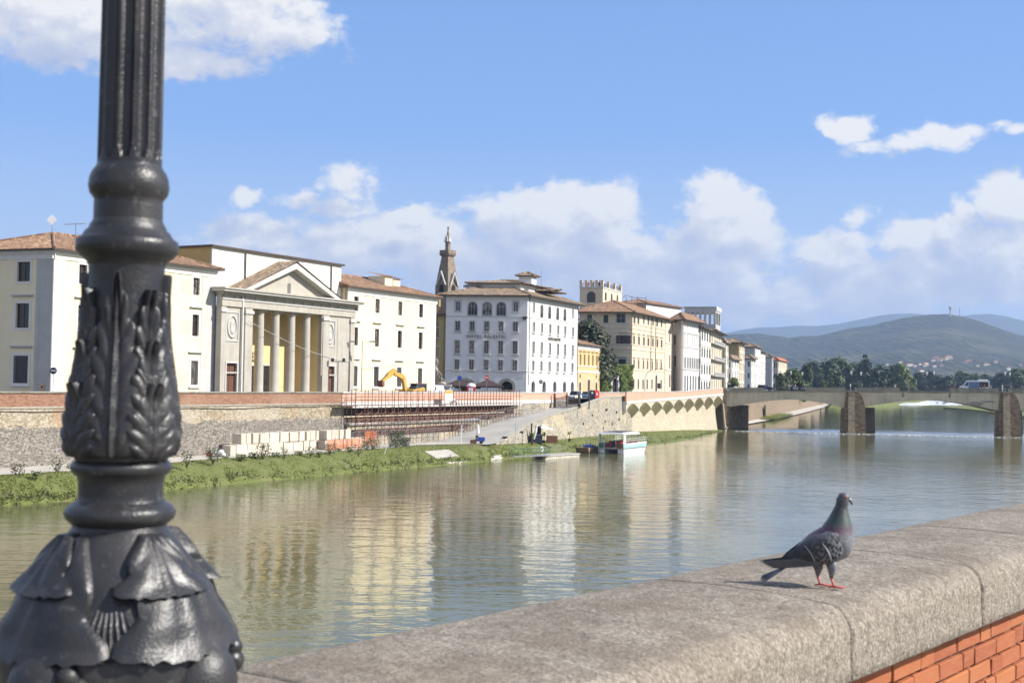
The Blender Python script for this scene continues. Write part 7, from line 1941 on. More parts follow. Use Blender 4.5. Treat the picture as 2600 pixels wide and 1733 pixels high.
v = at_d(1459, 1010, 250); car((v.x, v.y, 7.6), rad(-112), 'car_white', 'white off-road car seen through the open gate', True)
v = at_d(1489, 1010, 258); car((v.x, v.y, 7.75), rad(-108), 'car_blue', 'pale blue car behind the white off-road car')
v = at_d(1942, 985, 318.0); s = BR.sx(1942, 985, -6); car(tuple(BR.W(s, -6.5, zdeck(s)+.03)), BR.ang, 'car_dark', 'dark car crossing the bridge near its town end')
# minibus
s = BR.sx(2474, 980, -5); vb = thing('minibus', 'white high roof minibus with a blue side panel on the bridge', 'van', tuple(BR.W(s, -5.0, zdeck(s)+.03)), BR.ang + PI)
mb = MB(); mb.prism([(-3.3, .35), (3.3, .35), (3.4, .9), (3.2, 1.25), (2.5, 1.5), (1.7, 2.65), (1.3, 2.72), (-3.2, 2.72), (-3.35, 2.4)], -1.0, 1.0); mb.build('body', 'car_white', vb)
for y in (-1.01, 1.0):
    MB().box(-3.0, -1.0, y, y+.012, 1.15, 2.35).build('window', 'glass_dark', vb); MB().box(-.98, 1.55, y, y+.012, .7, 2.35).build('side_panel', 'car_blue', vb)
    mb = MB(); mb.prism([(1.65, 1.35), (2.45, 1.45), (1.9, 2.3), (1.65, 2.3)], y-.002, y+.014); mb.build('cab_window', 'glass_dark', vb)
MB().box(-3.0, -.9, -.7, .7, 2.72, 2.95).build('roof_unit', 'white_plastic', vb); mb = MB(); mb.add([(2.52, -.85, 1.52), (2.52, .85, 1.52), (1.78, .8, 2.62), (1.78, -.8, 2.62)], [(0, 1, 2, 3)]); mb.build('windscreen', 'glass_dark', vb)
for x in (-2.1, 2.2):
    for y in (-1.03, .83): w = MB(); w.prism([(x+.36*math.cos(i*PI/9), .36+.36*math.sin(i*PI/9)) for i in range(18)], y, y+.2); w.build('wheel', 'black_rubber', vb)
# parked scooters and bicycles
def two_wheeler(pos, rotz, lab, gr, mat):
    t = thing('parked_scooter', lab, 'scooter', pos, rotz)
    for x in (-.6, .6): mb = MB(); mb.prism([(x+.25*math.cos(i*PI/7), .25+.25*math.sin(i*PI/7)) for i in range(14)], -.06, .06); mb.build('wheel', 'black_rubber', t)
    mb = MB(); mb.prism([(-.75, .45), (-.2, .35), (.3, .3), (.5, .9), (.42, .95), (.2, .45), (-.1, .7), (-.7, .78)], -.16, .16); mb.build('body', mat, t); mb = MB(); mb.beam((.45, -.33, 1.02), (.45, .33, 1.02), .05, .05); mb.build('handlebar', 'iron', t); return t
sc0 = two_wheeler((0, 0, 0), 0, 'scooter', None, 'car_dark'); sc1 = two_wheeler((0, 0, 0), 0, 'scooter', None, 'red_plastic'); sc2 = two_wheeler((0, 0, 0), 0, 'scooter', None, 'steel')
for i in range(12):
    x = 1745+i*4.3; v = at_d(x, 985, 304+i*2.6); k = (sc0, sc2, sc0, sc1)[i % 4]
    place(k, USED, (v.x, v.y, ZST+.02+max(0, (x-1755)/90*1.1)), .5+.1*(i % 3), {'car_dark': 'dark scooter parked along the quay', 'steel': 'silver scooter parked along the quay', 'red_plastic': 'red scooter parked along the quay'}[('car_dark', 'steel', 'car_dark', 'red_plastic')[i % 4]], 'scooters parked along the quay')
for i in range(6):
    s = BR.sx(2415+i*5, 985, -1.2); k = (sc1, sc0)[i % 2]; place(k, USED, tuple(BR.W(s, -1.3, zdeck(s)+.03)), BR.ang+1.2, ('red bicycle leaning before the minibus', 'dark motor scooter parked before the minibus')[i % 2], 'two wheelers before the minibus')
for i in range(9):
    s = BR.sx(2003+i*7, 985, -3.2); k = (sc2, sc0, sc2)[i % 3]; place(k, USED, tuple(BR.W(s, -3.2, zdeck(s)+.03)), BR.ang+1.1, ('silver bicycle behind the open bridge railing', 'dark bicycle behind the open bridge railing', 'silver bicycle behind the open bridge railing')[i % 3], 'two wheelers behind the bridge railing')
v = at_d(1858, 985, 425); wb_ = thing('waste_container', 'pale blue lidded waste container past the bridge', 'bin', (v.x, v.y, ZST+.3)); mb = MB(); mb.taper(0, 0, .1, 1.7, .85, .6, 1.0, .75); mb.build('body', 'cloth_pale', wb_); MB().taper(0, 0, 1.7, 1.95, 1.05, .8, .8, .6).build('lid', 'white_plastic', wb_)
v = at_d(1878, 985, 420); hd = thing('site_hoarding', 'white hoarding fence along the street past the bridge', 'fence', (v.x, v.y, ZST)); 
for i in range(5): mb = MB(); mb.box(i*1.9, i*1.9+1.8, -.03, .03, .1, 2.1); mb.build('panel', 'white_paint', hd)
# ------------------------------------------------------------------ street and bridge lamps
def bridge_lamp():
    t = thing('bridge_lamp', 'lamp', 'lamp'); MB().lathe([(.12, 0), (.10, .5), (.06, .55), (.05, 3.7)], 8).build('post', 'iron', t); MB().lathe([(.08, 3.7), (.22, 4.35), (.24, 4.4), (.05, 4.5)], 10).build('lantern', 'white_plastic', t); return t
bl = bridge_lamp()
for i, (x, far, lab) in enumerate(((2008, 1, 'bridge lamp with white lantern above the bicycles, nearest the town'), (2037, 0, 'bridge lamp with white lantern beside the person in dark clothes'), (2161, 1, 'bridge lamp behind the first pier, left of its pair'), (2186, 0, 'bridge lamp right of the first pier'), (2353, 0, 'bridge lamp left of the pair over the second span'), (2371, 1, 'bridge lamp right of the pair over the second span'), (2552, 1, 'bridge lamp left of the pair above the second pier'), (2564, 0, 'bridge lamp right of the pair above the second pier'))):
    y = BW-.8 if far else .6; s = BR.sx(x, 970, -y); place(bl, USED, tuple(BR.W(s, -y, zdeck(s)+.03)), 0, lab, 'lamps on the bridge', 1.02 if not far else 1.1)
v = at_d(1637, 990, 296); sl = thing('street_lamp', 'tall curved street lamp in front of the cream palazzo', 'street lamp', (v.x, v.y, ZST)); mb = MB(); pts = [(0, 0, 0), (0, 0, 3.2), (.05, 0, 4.6), (.5, 0, 5.6), (1.4, 0, 6.2), (2.6, 0, 6.5), (3.4, 0, 6.65)]; mb.tube(pts, [.10, .09, .08, .07, .06, .05, .05], 8); mb.build('post', 'steel', sl); mb = MB(); mb.box(3.3, 4.3, -.14, .14, 6.55, 6.75); mb.build('lantern', 'steel', sl)
def traffic_light(px, d, hz, lab):
    v = at_d(px, 990, d); t = thing('traffic_light', lab, 'traffic light', (v.x, v.y, ZST)); MB().tube([(0, 0, 0), (0, 0, hz+.9)], .05, 6).build('post', 'steel', t); mb = MB(); mb.box(-.35, .35, -.2, .2, hz-.6, hz+.6); hb = mb.build('housing', 'black_rubber', t)
    for k in range(3): MB().lathe([(.12, 0), (.12, .05)], 10).build('lens', ('red_plastic', 'yellow_paint', 'green_paint')[k], hb, (0, -.24, hz+.36-.36*k)); hb.children[-1].rotation_euler.x = PI/2
    return t
traffic_light(1604, 297, 3.0, 'black traffic light at the corner of the cream palazzo'); traffic_light(1673, 300, 2.6, 'black traffic light beside the arched palazzo door')
s = FA.sx(907, 950, 2.2); lp = thing('street_lamp', 'slim street lamp with two heads in front of the right cream wing', 'street lamp', tuple(FA.W(s, 3.0, ZST))); hh = FA.zy(909, 866, 3.0)-ZST; MB().tube([(0, 0, 0), (0, 0, hh)], [.09, .06], 8).build('post', 'steel', lp); mb = MB(); mb.beam((-1.4, 0, hh-.05), (1.3, 0, hh), .06, .06); mb.box(-1.9, -1.1, -.15, .15, hh-.12, hh+.08); mb.box(1.0, 1.8, -.15, .15, hh-.08, hh+.12); mb.build('heads', 'steel', lp)
s = FA.sx(857, 925, 2.5); lp = thing('street_lamp', 'dark bracket lamp with two lanterns by the temple front', 'street lamp', tuple(FA.W(s, 2.6, ZST))); hh = FA.zy(857, 918, 2.6)-ZST; MB().tube([(0, 0, 0), (0, 0, hh)], .06, 8).build('post', 'iron', lp); mb = MB(); mb.beam((-.8, 0, hh), (.8, 0, hh), .07, .07); mb.box(-1.0, -.6, -.2, .2, hh, hh+.5); mb.box(.6, 1.0, -.2, .2, hh, hh+.5); mb.build('lanterns', 'iron', lp)
# cable strung across the temple front
mb = MB(); a_ = FA.W(FA.sx(636, 815, 2), 1.6, FA.zy(636, 815, 1.6)); b_ = FA.W(FA.sx(1050, 888, 1), 1.0, FA.zy(860, 892, 1.6)-.5); mb.tube([tuple(a_.lerp(b_, t_/14) - Vector((0, 0, 2.6*math.sin(PI*t_/14)))) for t_ in range(15)], .035, 4); tag(mb.build('overhead_cable', 'concrete_pale'), 'pale cable slung across the temple front columns', 'cable')
# orange parking discs on the wall
for x, y, lab in ((107, 982, 'square orange no parking plate at the left corner'), (551, 984, 'square orange no parking plate by the temple front')):
    F, o_ = (FL, .1) if x < 120 else (FA, .15); s, z = F.px(x, y, o_); t = thing('parking_plate', lab, 'sign', tuple(F.W(s, o_, z)), F.ang); MB().box(-.28, .28, -.03, 0, -.3, .3).build('plate', 'sign_orange', t); mb = MB(); mb.prism([(.17*math.cos(i*PI/9), .17*math.sin(i*PI/9)) for i in range(18)], -.045, -.03); mb.build('disc', 'sign_blue', t)
# ------------------------------------------------------------------ boat
ub = Vector((.468, .884)); cn = at_z(1583.7, 1153, 0); bo = thing('tour_boat', 'aqua and white flat tour boat with canopy moored by the bank', 'boat', (cn.x, cn.y, 0), math.atan2(ub.y, ub.x))
LB, WB = 9.4, 4.3                                            # local x forward along the lit side, y to the left (towards the bank)
mb = MB()
for y in (0.0, WB-1.0): mb.prism([(.3, -.3), (LB-1.2, -.3), (LB-.3, .75), (0, .75), (0, .1)], y, y+1.0)
mb.build('pontoon_hull', 'hull_white', bo)
mb = MB(); mb.box(-.1, LB, 0, WB, .75, .95); mb.build('deck', 'steel', bo)
mb = MB(); mb.prism([(0, .95), (LB-.15, .95), (LB, 1.75), (LB-2.6, 1.72), (0, 1.62)], -.05, .05); mb.build('side_panel', 'aqua_paint', bo); mb = MB(); mb.prism([(0, .95), (LB-.15, .95), (LB, 1.75), (0, 1.62)], WB-.05, WB+.05); mb.build('side_panel', 'aqua_paint', bo)
mb = MB(); mb.prism([(1.6, 1.3), (LB-.05, 1.55), (LB, 1.75), (LB-2.6, 1.73), (1.2, 1.63)], -.062, -.052); mb.build('side_stripe', 'white_paint', bo)
for y0, y1 in ((0.02, 1.25), (WB-.9, WB-.02)): MB().box(-.05, .05, y0, y1, .95, 1.6).build('stern_panel', 'green_paint', bo)
mb = MB()
mb.add([(-.2, -.15, 3.05), (LB-3.0, -.15, 3.05), (LB-3.0, WB+.15, 3.05), (-.2, WB+.15, 3.05), (0, .25, 3.36), (LB-3.2, .25, 3.36), (LB-3.2, WB-.25, 3.36), (0, WB-.25, 3.36)], [(0, 3, 2, 1), (0, 1, 5, 4), (1, 2, 6, 5), (2, 3, 7, 6), (3, 0, 4, 7), (4, 5, 6, 7)]); mb.build('canopy', 'white_paint', bo)
MB().box(.4, LB-3.4, .5, WB-.5, 3.37, 3.42).build('canopy_panel', 'navy_plastic', bo)
for y in (.0, WB-.12):
    mb = MB(); mb.prism([(0, 1.6), (.9, 1.6), (.75, 3.06), (-.1, 3.06)], y, y+.12); mb.build('canopy_pillar', 'white_paint', bo)
for x in (2.0, 3.2, 4.4, 5.6, 6.2):
    for y in (.05, WB-.05): MB().tube([(x, y, 1.62), (x, y, 3.06)], .03, 6).build('canopy_post', 'steel', bo)
mb = MB()
for x in (1.0+k*.95 for k in range(9)):
    for y in (.0, WB): mb.tube([(x, y, 1.6), (x, y, 2.35)], .025, 5)
for z in (2.0, 2.35):
    mb.tube([(1.0, 0, z), (LB, 0, z+.1), (LB, WB, z+.1), (1.0, WB, z)], .025, 5)
mb.build('railing', 'white_paint', bo)
for i in range(6):
    for y in (.55, WB-1.35): MB().box(1.6+i*1.1, 2.1+i*1.1, y, y+.8, .95, 1.55+.35*(i % 2)).build('seat', 'seat_red', bo)
MB().box(1.0, 1.8, 1.6, 2.5, .95, 2.0).build('console', 'navy_plastic', bo)
mb = MB(); n = 20
for i in range(n): a = 2*PI*i/n; b = 2*PI*(i+1)/n; mb.tube([(-.1, .85+.42*math.cos(a), 1.35+.42*math.sin(a)), (-.1, .85+.42*math.cos(b), 1.35+.42*math.sin(b))], .085, 6)
mb.build('lifebuoy', 'red_plastic', bo)
for y in (.05, 1.3, WB-1.0, WB-.05): MB().tube([(-.1, y, .95), (-.1, y, 2.1)], .045, 6).build('stern_rail', 'white_paint', bo)
for y in (.3, WB-.3): MB().tube([(-.25, y, .9), (-.35, y, -.3)], .08, 6).build('outboard_leg', 'steel', bo)
# ------------------------------------------------------------------ landing stage
pc0, pc1 = at_z(1384.7, 1165.7, 0), at_z(1472, 1159, 0); up_ = (pc1-pc0).to_2d().normalized(); ls = thing('landing_stage', 'floating landing stage of pale plastic cubes with a plank deck and railings', 'pontoon', (pc0.x, pc0.y, 0), math.atan2(up_.y, up_.x)); LL = (pc1-pc0).length
mb = MB(); n = int(LL/.5)
cube_me = None
for i in range(n):
    for row in (0, 1):
        if cube_me is None: mbq = MB(); mbq.box(.02, .47, 0, .46, -.25, .42); cube_me = mbq.mesh('float_cube', 'limestone_block')
        link('float_cube', cube_me, ls, (i*LL/n, .03+row*1.75, 0))
MB().box(.05, LL-.05, .5, 1.75, -.2, .40).build('float_core', 'pier_dark', ls)
mb = MB()
for i in range(int(LL/.2)): mb.box(i*.2, i*.2+.185, -.08, 2.35, .5, .56)
mb.build('plank_deck', 'paving', ls); MB().box(-.02, LL+.02, -.1, 2.37, .42, .5).build('deck_frame', 'concrete_pale', ls)
mb = MB()
for i in range(6): mb.tube([(.1+i*LL/5.2, 2.3, .5), (.1+i*LL/5.2, 2.3, 1.6)], .03, 5)
for z in (1.05, 1.6): mb.tube([(0, 2.3, z), (LL, 2.3, z)], .025, 5)
mb.build('railing', 'steel', ls)
mb = MB(); n = 18
for i in range(n): a = 2*PI*i/n; b = 2*PI*(i+1)/n; mb.tube([(2.4+.32*math.cos(a), 2.2, 1.25+.32*math.sin(a)), (2.4+.32*math.cos(b), 2.2, 1.25+.32*math.sin(b))], .075, 6)
mb.build('lifebuoy', 'white_plastic', ls)
gA_ = at_z(1300, 1158, .55); gB_ = Vector((pc0.x, pc0.y, .55)); gg = thing('gangway', 'narrow steel gangway with dark railings from the bank to the landing stage', 'gangway', tuple(gA_)); d_ = gB_-gA_ + Vector((ub.x*.6, ub.y*.6, 0)); mb = MB(); mb.beam((0, 0, 0), tuple(d_), 1.1, .12); mb.build('walkway', 'steel', gg); mb = MB(); sd = Vector((d_.y, -d_.x, 0)).normalized()*.5
for i in range(9):
    for sg in (-1, 1): q_ = d_*(i/8)+sd*sg; mb.tube([q_, q_+Vector((0, 0, 1.05))], .022, 5)
for sg in (-1, 1):
    for z in (.55, 1.05): mb.tube([sd*sg+Vector((0, 0, z)), d_+sd*sg+Vector((0, 0, z))], .022, 5)
mb.build('railing', 'green_paint', gg)
# dark moored barge beyond the stage
v = at_z(1500, 1150, 0); dbm = thing('work_barge', 'dark low work barge with blue tarpaulin behind the tour boat', 'boat', (v.x, v.y, 0), math.atan2(ub.y, ub.x)); mb = MB(); mb.prism([(-.5, -.2), (6, -.2), (6.4, .9), (-1.0, .9)], 0, 2.2); mb.build('hull', 'pier_dark', dbm); mb = MB(); mb.ico((1.6, 1.0, 1.0), .9, 2, (1.6, .9, .4), .1); mb.build('tarpaulin', 'sign_blue', dbm); mb = MB()
for i in range(7): mb.tube([(i*.95, .05, .9), (i*.95, .05, 2.2)], .03, 5)
mb.tube([(0, .05, 2.2), (5.7, .05, 2.2)], .03, 5); mb.build('railing', 'iron', dbm)
# ------------------------------------------------------------------ stall with white parasols, posts and flags on the bank
v = at_z(1379, 1124, 1.5); sb_ = thing('drinks_stall', 'dark drinks stall with wooden counter under a folded white parasol', 'stall', (v.x, v.y, 1.5), rad(10))
MB().box(-1.9, -.2, -.5, .5, 0, 1.25).build('counter', 'navy_plastic', sb_); MB().box(-2.0, -.1, -.6, .6, 1.25, 1.33).build('counter_top', 'steel', sb_); MB().box(.6, 2.2, -.5, .5, 0, 1.15).build('cupboard', 'wood_door', sb_)
MB().box(-1.2, -.3, .2, .5, 1.33, 2.6).build('cool_box', 'umbrella_brown', sb_)
mb = MB(); mb.tube([(-2.0, -.6, 0), (-2.0, -.6, 3.1)], .12, 8); mb.build('post', 'black_rubber', sb_)
mb = MB(); mb.tube([(-1.6, -.65, .6), (-1.35, -.65, 1.8), (-1.1, -.65, 3.0)], [.12, .22, .06], 8); mb.build('folded_parasol', 'canvas_white', sb_)
mb = MB(); mb.add([(-.5, -1.0, 2.35), (1.5, -1.0, 2.1), (1.6, 1.0, 2.1), (-.5, 1.0, 2.35), (-.2, 0, 2.95)], [(0, 1, 4), (1, 2, 4), (2, 3, 4), (3, 0, 4)]); mb.build('awning', 'canvas_white', sb_); MB().tube([(-.2, 0, 1.3), (-.2, 0, 2.9)], .04, 6).build('awning_pole', 'steel', sb_)
for i, (x, y, lab) in enumerate(((1351, 1128, 'small potted palm left of the drinks stall'), (1381, 1124, 'small potted palm in front of the drinks stall'), (1446, 1120, 'potted plant by the white flagpole'))):
    p = at_z(x, y, 1.45); t = thing('potted_plant', lab, 'plant', tuple(p)); MB().lathe([(.2, 0), (.28, .45), (.24, .45)], 10).build('pot', 'wood_door', t); MB().tube([(0, 0, .4), (.03, 0, 1.1)], .05, 6).build('stem', 'bark', t); mb = MB(); r = random.Random(i)
    for k in range(26):
        a = r.uniform(0, 6.28); L = r.uniform(.5, .95); e = Vector((math.cos(a)*L*.7, math.sin(a)*L*.7, 1.1+r.uniform(-.2, .75))); c = Vector((0, 0, 1.05)); sdv = Vector((-math.sin(a), math.cos(a), 0))*.09; m_ = c.lerp(e, .55)+Vector((0, 0, .25)); mb.add([c, m_+sdv, e, m_-sdv], [(0, 1, 2, 3)])
    mb.build('leaves', 'leaf_ivy', t, fix=False)
def flag(px, py, h, z, w, fh, mat, lab, tri=False):
    p = at_z(px, py, z); t = thing('flag', lab, 'flag', tuple(p)); MB().tube([(0, 0, 0), (0, 0, h)], .035, 6).build('pole', 'white_paint' if mat == 'canvas_white' else 'iron', t); mb = MB()
    if tri: mb.prism([(0, h-fh), (0, h), (-w, h-fh*.35)], -.01, .01)
    else: mb.box(-w/2, w/2, -.015, .015, h-fh, h)
    mb.build('cloth', mat, t); return t
flag(1310, 1130, 3.3, 1.7, .4, 1.3, 'canvas_white', 'tall white banner beside the foot of the ramp'); flag(1327, 1131, 2.2, 1.6, .55, .5, 'iron', 'small dark pennant next to the white banner', True)
p = at_z(1441, 1120, 1.45); tag(MB().tube([(0, 0, 0), (0, 0, 2.9)], .06, 8).build('white_post', 'white_paint', None, p), 'plain white post against the ramp wall', 'post')
p = at_z(1170, 1124, 1.95); tag(MB().tube([(0, 0, 0), (.1, 0, 2.6)], .06, 8).build('white_post', 'white_paint', None, p), 'leaning white post at the end of the towpath', 'post')
p = at_z(1213, 1120, 1.97); t = thing('closed_parasol', 'closed white parasol behind the person at the ramp foot', 'parasol', (p.x, p.y, 1.97)); MB().tube([(0, 0, 0), (0, 0, 2.6)], .03, 6).build('pole', 'steel', t); MB().lathe([(.05, 1.0), (.24, 1.2), (.16, 2.2), (.03, 2.65)], 10).build('canopy', 'canvas_white', t)
p = at_z(1222, 1126, 1.97); t = thing('hand_cart', 'small blue hand cart with wooden crate at the foot of the ramp', 'cart', (p.x, p.y, 1.97)); MB().box(-.5, .5, -.35, .35, .35, .95).build('body', 'sign_blue', t); MB().box(-1.6, -.7, -.3, .3, 0, .55).build('crate', 'wood_door', t)
for y in (-.38, .33): mb = MB(); mb.prism([(.25*math.cos(i*PI/7), .25+.25*math.sin(i*PI/7)) for i in range(14)], y, y+.06); mb.build('wheel', 'black_rubber', t)
# concrete slabs set in the grass, stone edge at the water
for pts_ in ([(1078, 1146), (1140, 1141), (1165, 1158), (1105, 1162)], [(1135, 1174), (1190, 1171), (1212, 1179), (1150, 1182)], [(1243, 1158), (1272, 1155), (1276, 1164), (1247, 1167)]):
    q_ = [drop_on(x, y, ['grass_bank']) or at_z(x, y, .1) for x, y in pts_]; n = len(q_)
    tag(MB().add([(p.x, p.y, p.z+.06) for p in q_] + [(p.x, p.y, p.z-.4) for p in q_], [(0, 1, 2, 3)] + [(i, i+4, (i+1) % 4+4, (i+1) % 4) for i in range(4)]).build('concrete_slab', 'path_gravel'), kind='structure')
# pole leaning on the bank
p = at_z(974, 1158, 1.2); tag(MB().tube([(0, 0, -.1), (.5, .2, 1.9)], .04, 6).build('leaning_pole', 'white_paint', None, p), 'thin white pole leaning out of the grass bank', 'pole')
p = at_z(1061, 1168, .8); tag(MB().tube([(0, 0, -.1), (0, 0, 1.2)], .04, 6).build('marker_post', 'iron', None, p), 'short dark marker post on the grass near the slab', 'post')
# low railing behind the hotel parapet and cafe planters
F_ = WALL; mb = MB(); s0_, s1_ = WALL.sx(1250, 990, -1.5), WALL.sx(1420, 990, -1.5)
rl = thing('street_railing', 'thin steel railing on the street side of the pink parapet', 'railing', tuple(WALL.W(s0_, -1.5, ZST)), WALL.ang)
for i in range(12): MB().tube([(i*(s1_-s0_)/11, 0, 0), (i*(s1_-s0_)/11, 0, 1.55)], .03, 5).build('post', 'steel', rl)
mb.tube([(0, 0, 1.55), (s1_-s0_, 0, 1.55)], .03, 5); mb.build('rail', 'steel', rl)
# ------------------------------------------------------------------ near parapet
E0 = Vector((0.973, 5.01)); UP_ = Vector((0.625, 0.781)).normalized()
NP = Frame(E0 - UP_*8, E0 + UP_*14)
ZP_, ZPB = 10.33, 10.085; CW = 0.75; ZPV = 9.33
def stone_mat():
    m, t, b = new_mat('parapet_stone'); co = pos_coord(t)
    g1 = t.noise(co, 90, 4, 0.6); g2 = t.noise(vec_scale(t, co, (1, 1, 1.0)), 26, 5, 0.6); g3 = t.noise(co, 3.6, 7, 0.68); g4 = t.noise(co, 1.6, 4)
    col = t.ramp(g1.outputs[0], [(0.32, (0.13, 0.108, 0.083)), (0.43, (0.225, 0.192, 0.15)), (0.55, (0.295, 0.257, 0.207)), (0.70, (0.47, 0.425, 0.355))])
    col = t.mix(t.math('MULTIPLY', t.maprange(g2.outputs[0], 0.48, 0.68), 0.65), col, (0.125, 0.10, 0.075))
    col = t.mix(t.math('MULTIPLY', t.maprange(g2.outputs[0], 0.42, 0.28), 0.5), col, (0.36, 0.31, 0.245))
    nz = t.new('ShaderNodeSeparateXYZ'); t.link(t.new('ShaderNodeNewGeometry').outputs['Normal'], nz.inputs[0])
    lich = t.math('MULTIPLY', t.maprange(g3.outputs[0], 0.42, 0.62), t.maprange(nz.outputs[2], 0.3, 0.9))      # dark lichen sits on the weathered top
    col = t.mix(t.math('MULTIPLY', lich, 0.6), col, (0.13, 0.10, 0.072))
    col = t.mix(t.math('MULTIPLY', t.maprange(g4.outputs[0], 0.45, 0.65), 0.22), col, (0.25, 0.205, 0.14))
    t.link(col, b.inputs['Base Color']); b.inputs['Roughness'].default_value = 0.93
    h = t.math('ADD', t.math('MULTIPLY', g1.outputs[0], 0.5), t.math('MULTIPLY', g2.outputs[0], 1.3))
    bp = t.new('ShaderNodeBump'); bp.inputs['Distance'].default_value = 0.010; t.link(h, bp.inputs['Height']); t.link(bp.outputs[0], b.inputs['Normal'])
stone_mat()
def brick_mat():
    m, t, b = new_mat('brick_new'); co = obj_coord(t); oi = t.new('ShaderNodeObjectInfo')
    col = t.ramp(oi.outputs['Random'], [(0.0, (0.28, 0.075, 0.03)), (0.3, (0.35, 0.10, 0.036)), (0.55, (0.40, 0.135, 0.050)), (0.8, (0.32, 0.09, 0.036)), (1.0, (0.45, 0.16, 0.05))])
    off = t.vmath('ADD', co, oi.outputs['Location']).outputs[0]
    n = t.noise(vec_scale(t, off, (10, 10, 40)), 1.0, 5); n2 = t.noise(off, 140, 3)
    col = t.mix(t.math('MULTIPLY', t.maprange(n.outputs[0], 0.4, 0.7), 0.4), col, (0.42, 0.18, 0.085))
    col = t.mix(t.math('MULTIPLY', t.maprange(n2.outputs[0], 0.55, 0.75), 0.35), col, (0.18, 0.045, 0.02))
    t.link(col, b.inputs['Base Color']); b.inputs['Roughness'].default_value = 0.88
    bp = t.new('ShaderNodeBump'); bp.inputs['Distance'].default_value = 0.0015; t.link(n2.outputs[0], bp.inputs['Height']); t.link(bp.outputs[0], b.inputs['Normal'])
brick_mat()
P('mortar', (0.36, 0.325, 0.26), (0.29, 0.26, 0.21), 30, 0.95, 0.003, 120)
pw = thing('river_parapet', 'near river parapet of orange brick with a thick rounded stone coping', 'wall', tuple(NP.W(8, .27, ZPV)))
# coping stones, one by one
prof = []
def arc(cx, cz, r, a0, a1, n):
    return [(cx + r*math.cos(rad(a0+(a1-a0)*i/n)), cz + r*math.sin(rad(a0+(a1-a0)*i/n))) for i in range(n+1)]
H_ = ZP_ - ZPB
prof += arc(0.045, H_-0.045, 0.045, 180, 90, 5)                                # far edge
prof += [(0.16, H_+.005), (0.30, H_+.008), (0.44, H_+.006), (0.54, H_+.001)]
prof += arc(CW-0.09, H_-0.095, 0.09, 82, 0, 9)                               # broad rounding on the near side
prof += [(CW, H_-.13), (CW+.002, H_-.20), (CW, 0.012), (CW-.012, 0.0), (CW-.06, 0.0), (0.05, 0.0), (0.0, 0.05)]
sj = NP.sx(2494, 1560, CW)
def coping_stone(L, seed):
    r = random.Random(seed); n = max(14, int(L/.028)); mb = MB(); k = len(prof)
    for i in range(n+1):
        s = L*i/n
        ed = min(s, L-s); cut = .003*max(0, 1-ed/.008)
        for (o, z) in prof:
            j = mnoise.noise(Vector((s*9+seed*7, o*9, z*9)))*.0028 + mnoise.noise(Vector((s*38+seed, o*38, z*38)))*.0022
            d = Vector((o-.37, z-.12)); d = d.normalized() if d.length > 0 else d
            mb.v.append((s, -(o + d.x*(j-cut)), z + d.y*(j-cut)))
    for i in range(n):
        for q_ in range(k): a = i*k+q_; b_ = i*k+(q_+1) % k; mb.f.append((a, b_, b_+k, a+k)); mb.m.append(0)
    mb.f += [tuple(range(k)), tuple(reversed(range(n*k, (n+1)*k)))]; mb.m += [0, 0]
    return mb.mesh('coping_stone', 'parapet_stone', smooth=True)
sk = NP.sx(2163, 1590, CW)
edges = [sk + d for d in (-7.4, -5.55, -3.7, -1.85, 0)] + [sj + d for d in (0, 1.15, 3.0, 4.9, 6.8, 8.7, 10.6)]
for i in range(len(edges)-1):
    onframe('coping_stone', coping_stone(edges[i+1]-edges[i]-(.005 if i == 4 else .0012), i+1), NP, edges[i]+.0005, 0, ZPB, pw)
mb = MB(); mb.box(-2, 19, -(CW-.085), -.085, 0, ZPB-ZPV-.004); onframe('mortar_core', mb.mesh('mortar_core', 'mortar'), NP, 0, 0, ZPV, pw)
# bricks, one by one: alternating stretchers and headers
bvar = {}
def brick_mesh(L, k):
    if (L, k) not in bvar:
        r = random.Random(k*31+int(L*100)); mb = MB(); h = .062; c = .0035
        mb.box(0, L, -.012, .045, 0, h); me = mb.mesh('brick', 'brick_new')
        bm = bmesh.new(); bm.from_mesh(me); bmesh.ops.bevel(bm, geom=bm.edges[:], offset=c, segments=1, affect='EDGES')
        for v in bm.verts: v.co += Vector((r.uniform(-.0016, .0016), r.uniform(-.0016, .0016), r.uniform(-.0016, .0016)))
        bm.to_mesh(me); bm.free(); bvar[(L, k)] = me
    return bvar[(L, k)]
rb = random.Random(6)
for c_ in range(8):
    z = ZPB - .012 - (c_+1)*.0745; s = edges[4] - .4 + (.06 if c_ % 2 else .0) ; k = c_
    while s < edges[4] + 6.6:
        L = .245 if (k % 3 != 2) else .118
        L2 = L + rb.choice((-.006, 0, .006))
        onframe('brick', brick_mesh(round(L, 3), rb.randrange(4)), NP, s, CW-.075+rb.uniform(-.004, .004), z + rb.uniform(-.0015, .0015), pw)
        s += L + rb.choice((.008, .010, .013)); k += 1
# pavement under the photographer and the river wall below the parapet
sheet('near_pavement', [tuple(NP.W(-2, .1, 0).to_2d()), tuple(NP.W(19, .1, 0).to_2d()), tuple(NP.W(19, 6, 0).to_2d()), tuple(NP.W(-2, 6, 0).to_2d())], ZPV, 'paving')
put_box(pw, NP, 'river_face', -2, 19, .02, .3, -1.5, ZPV, 'rubble')
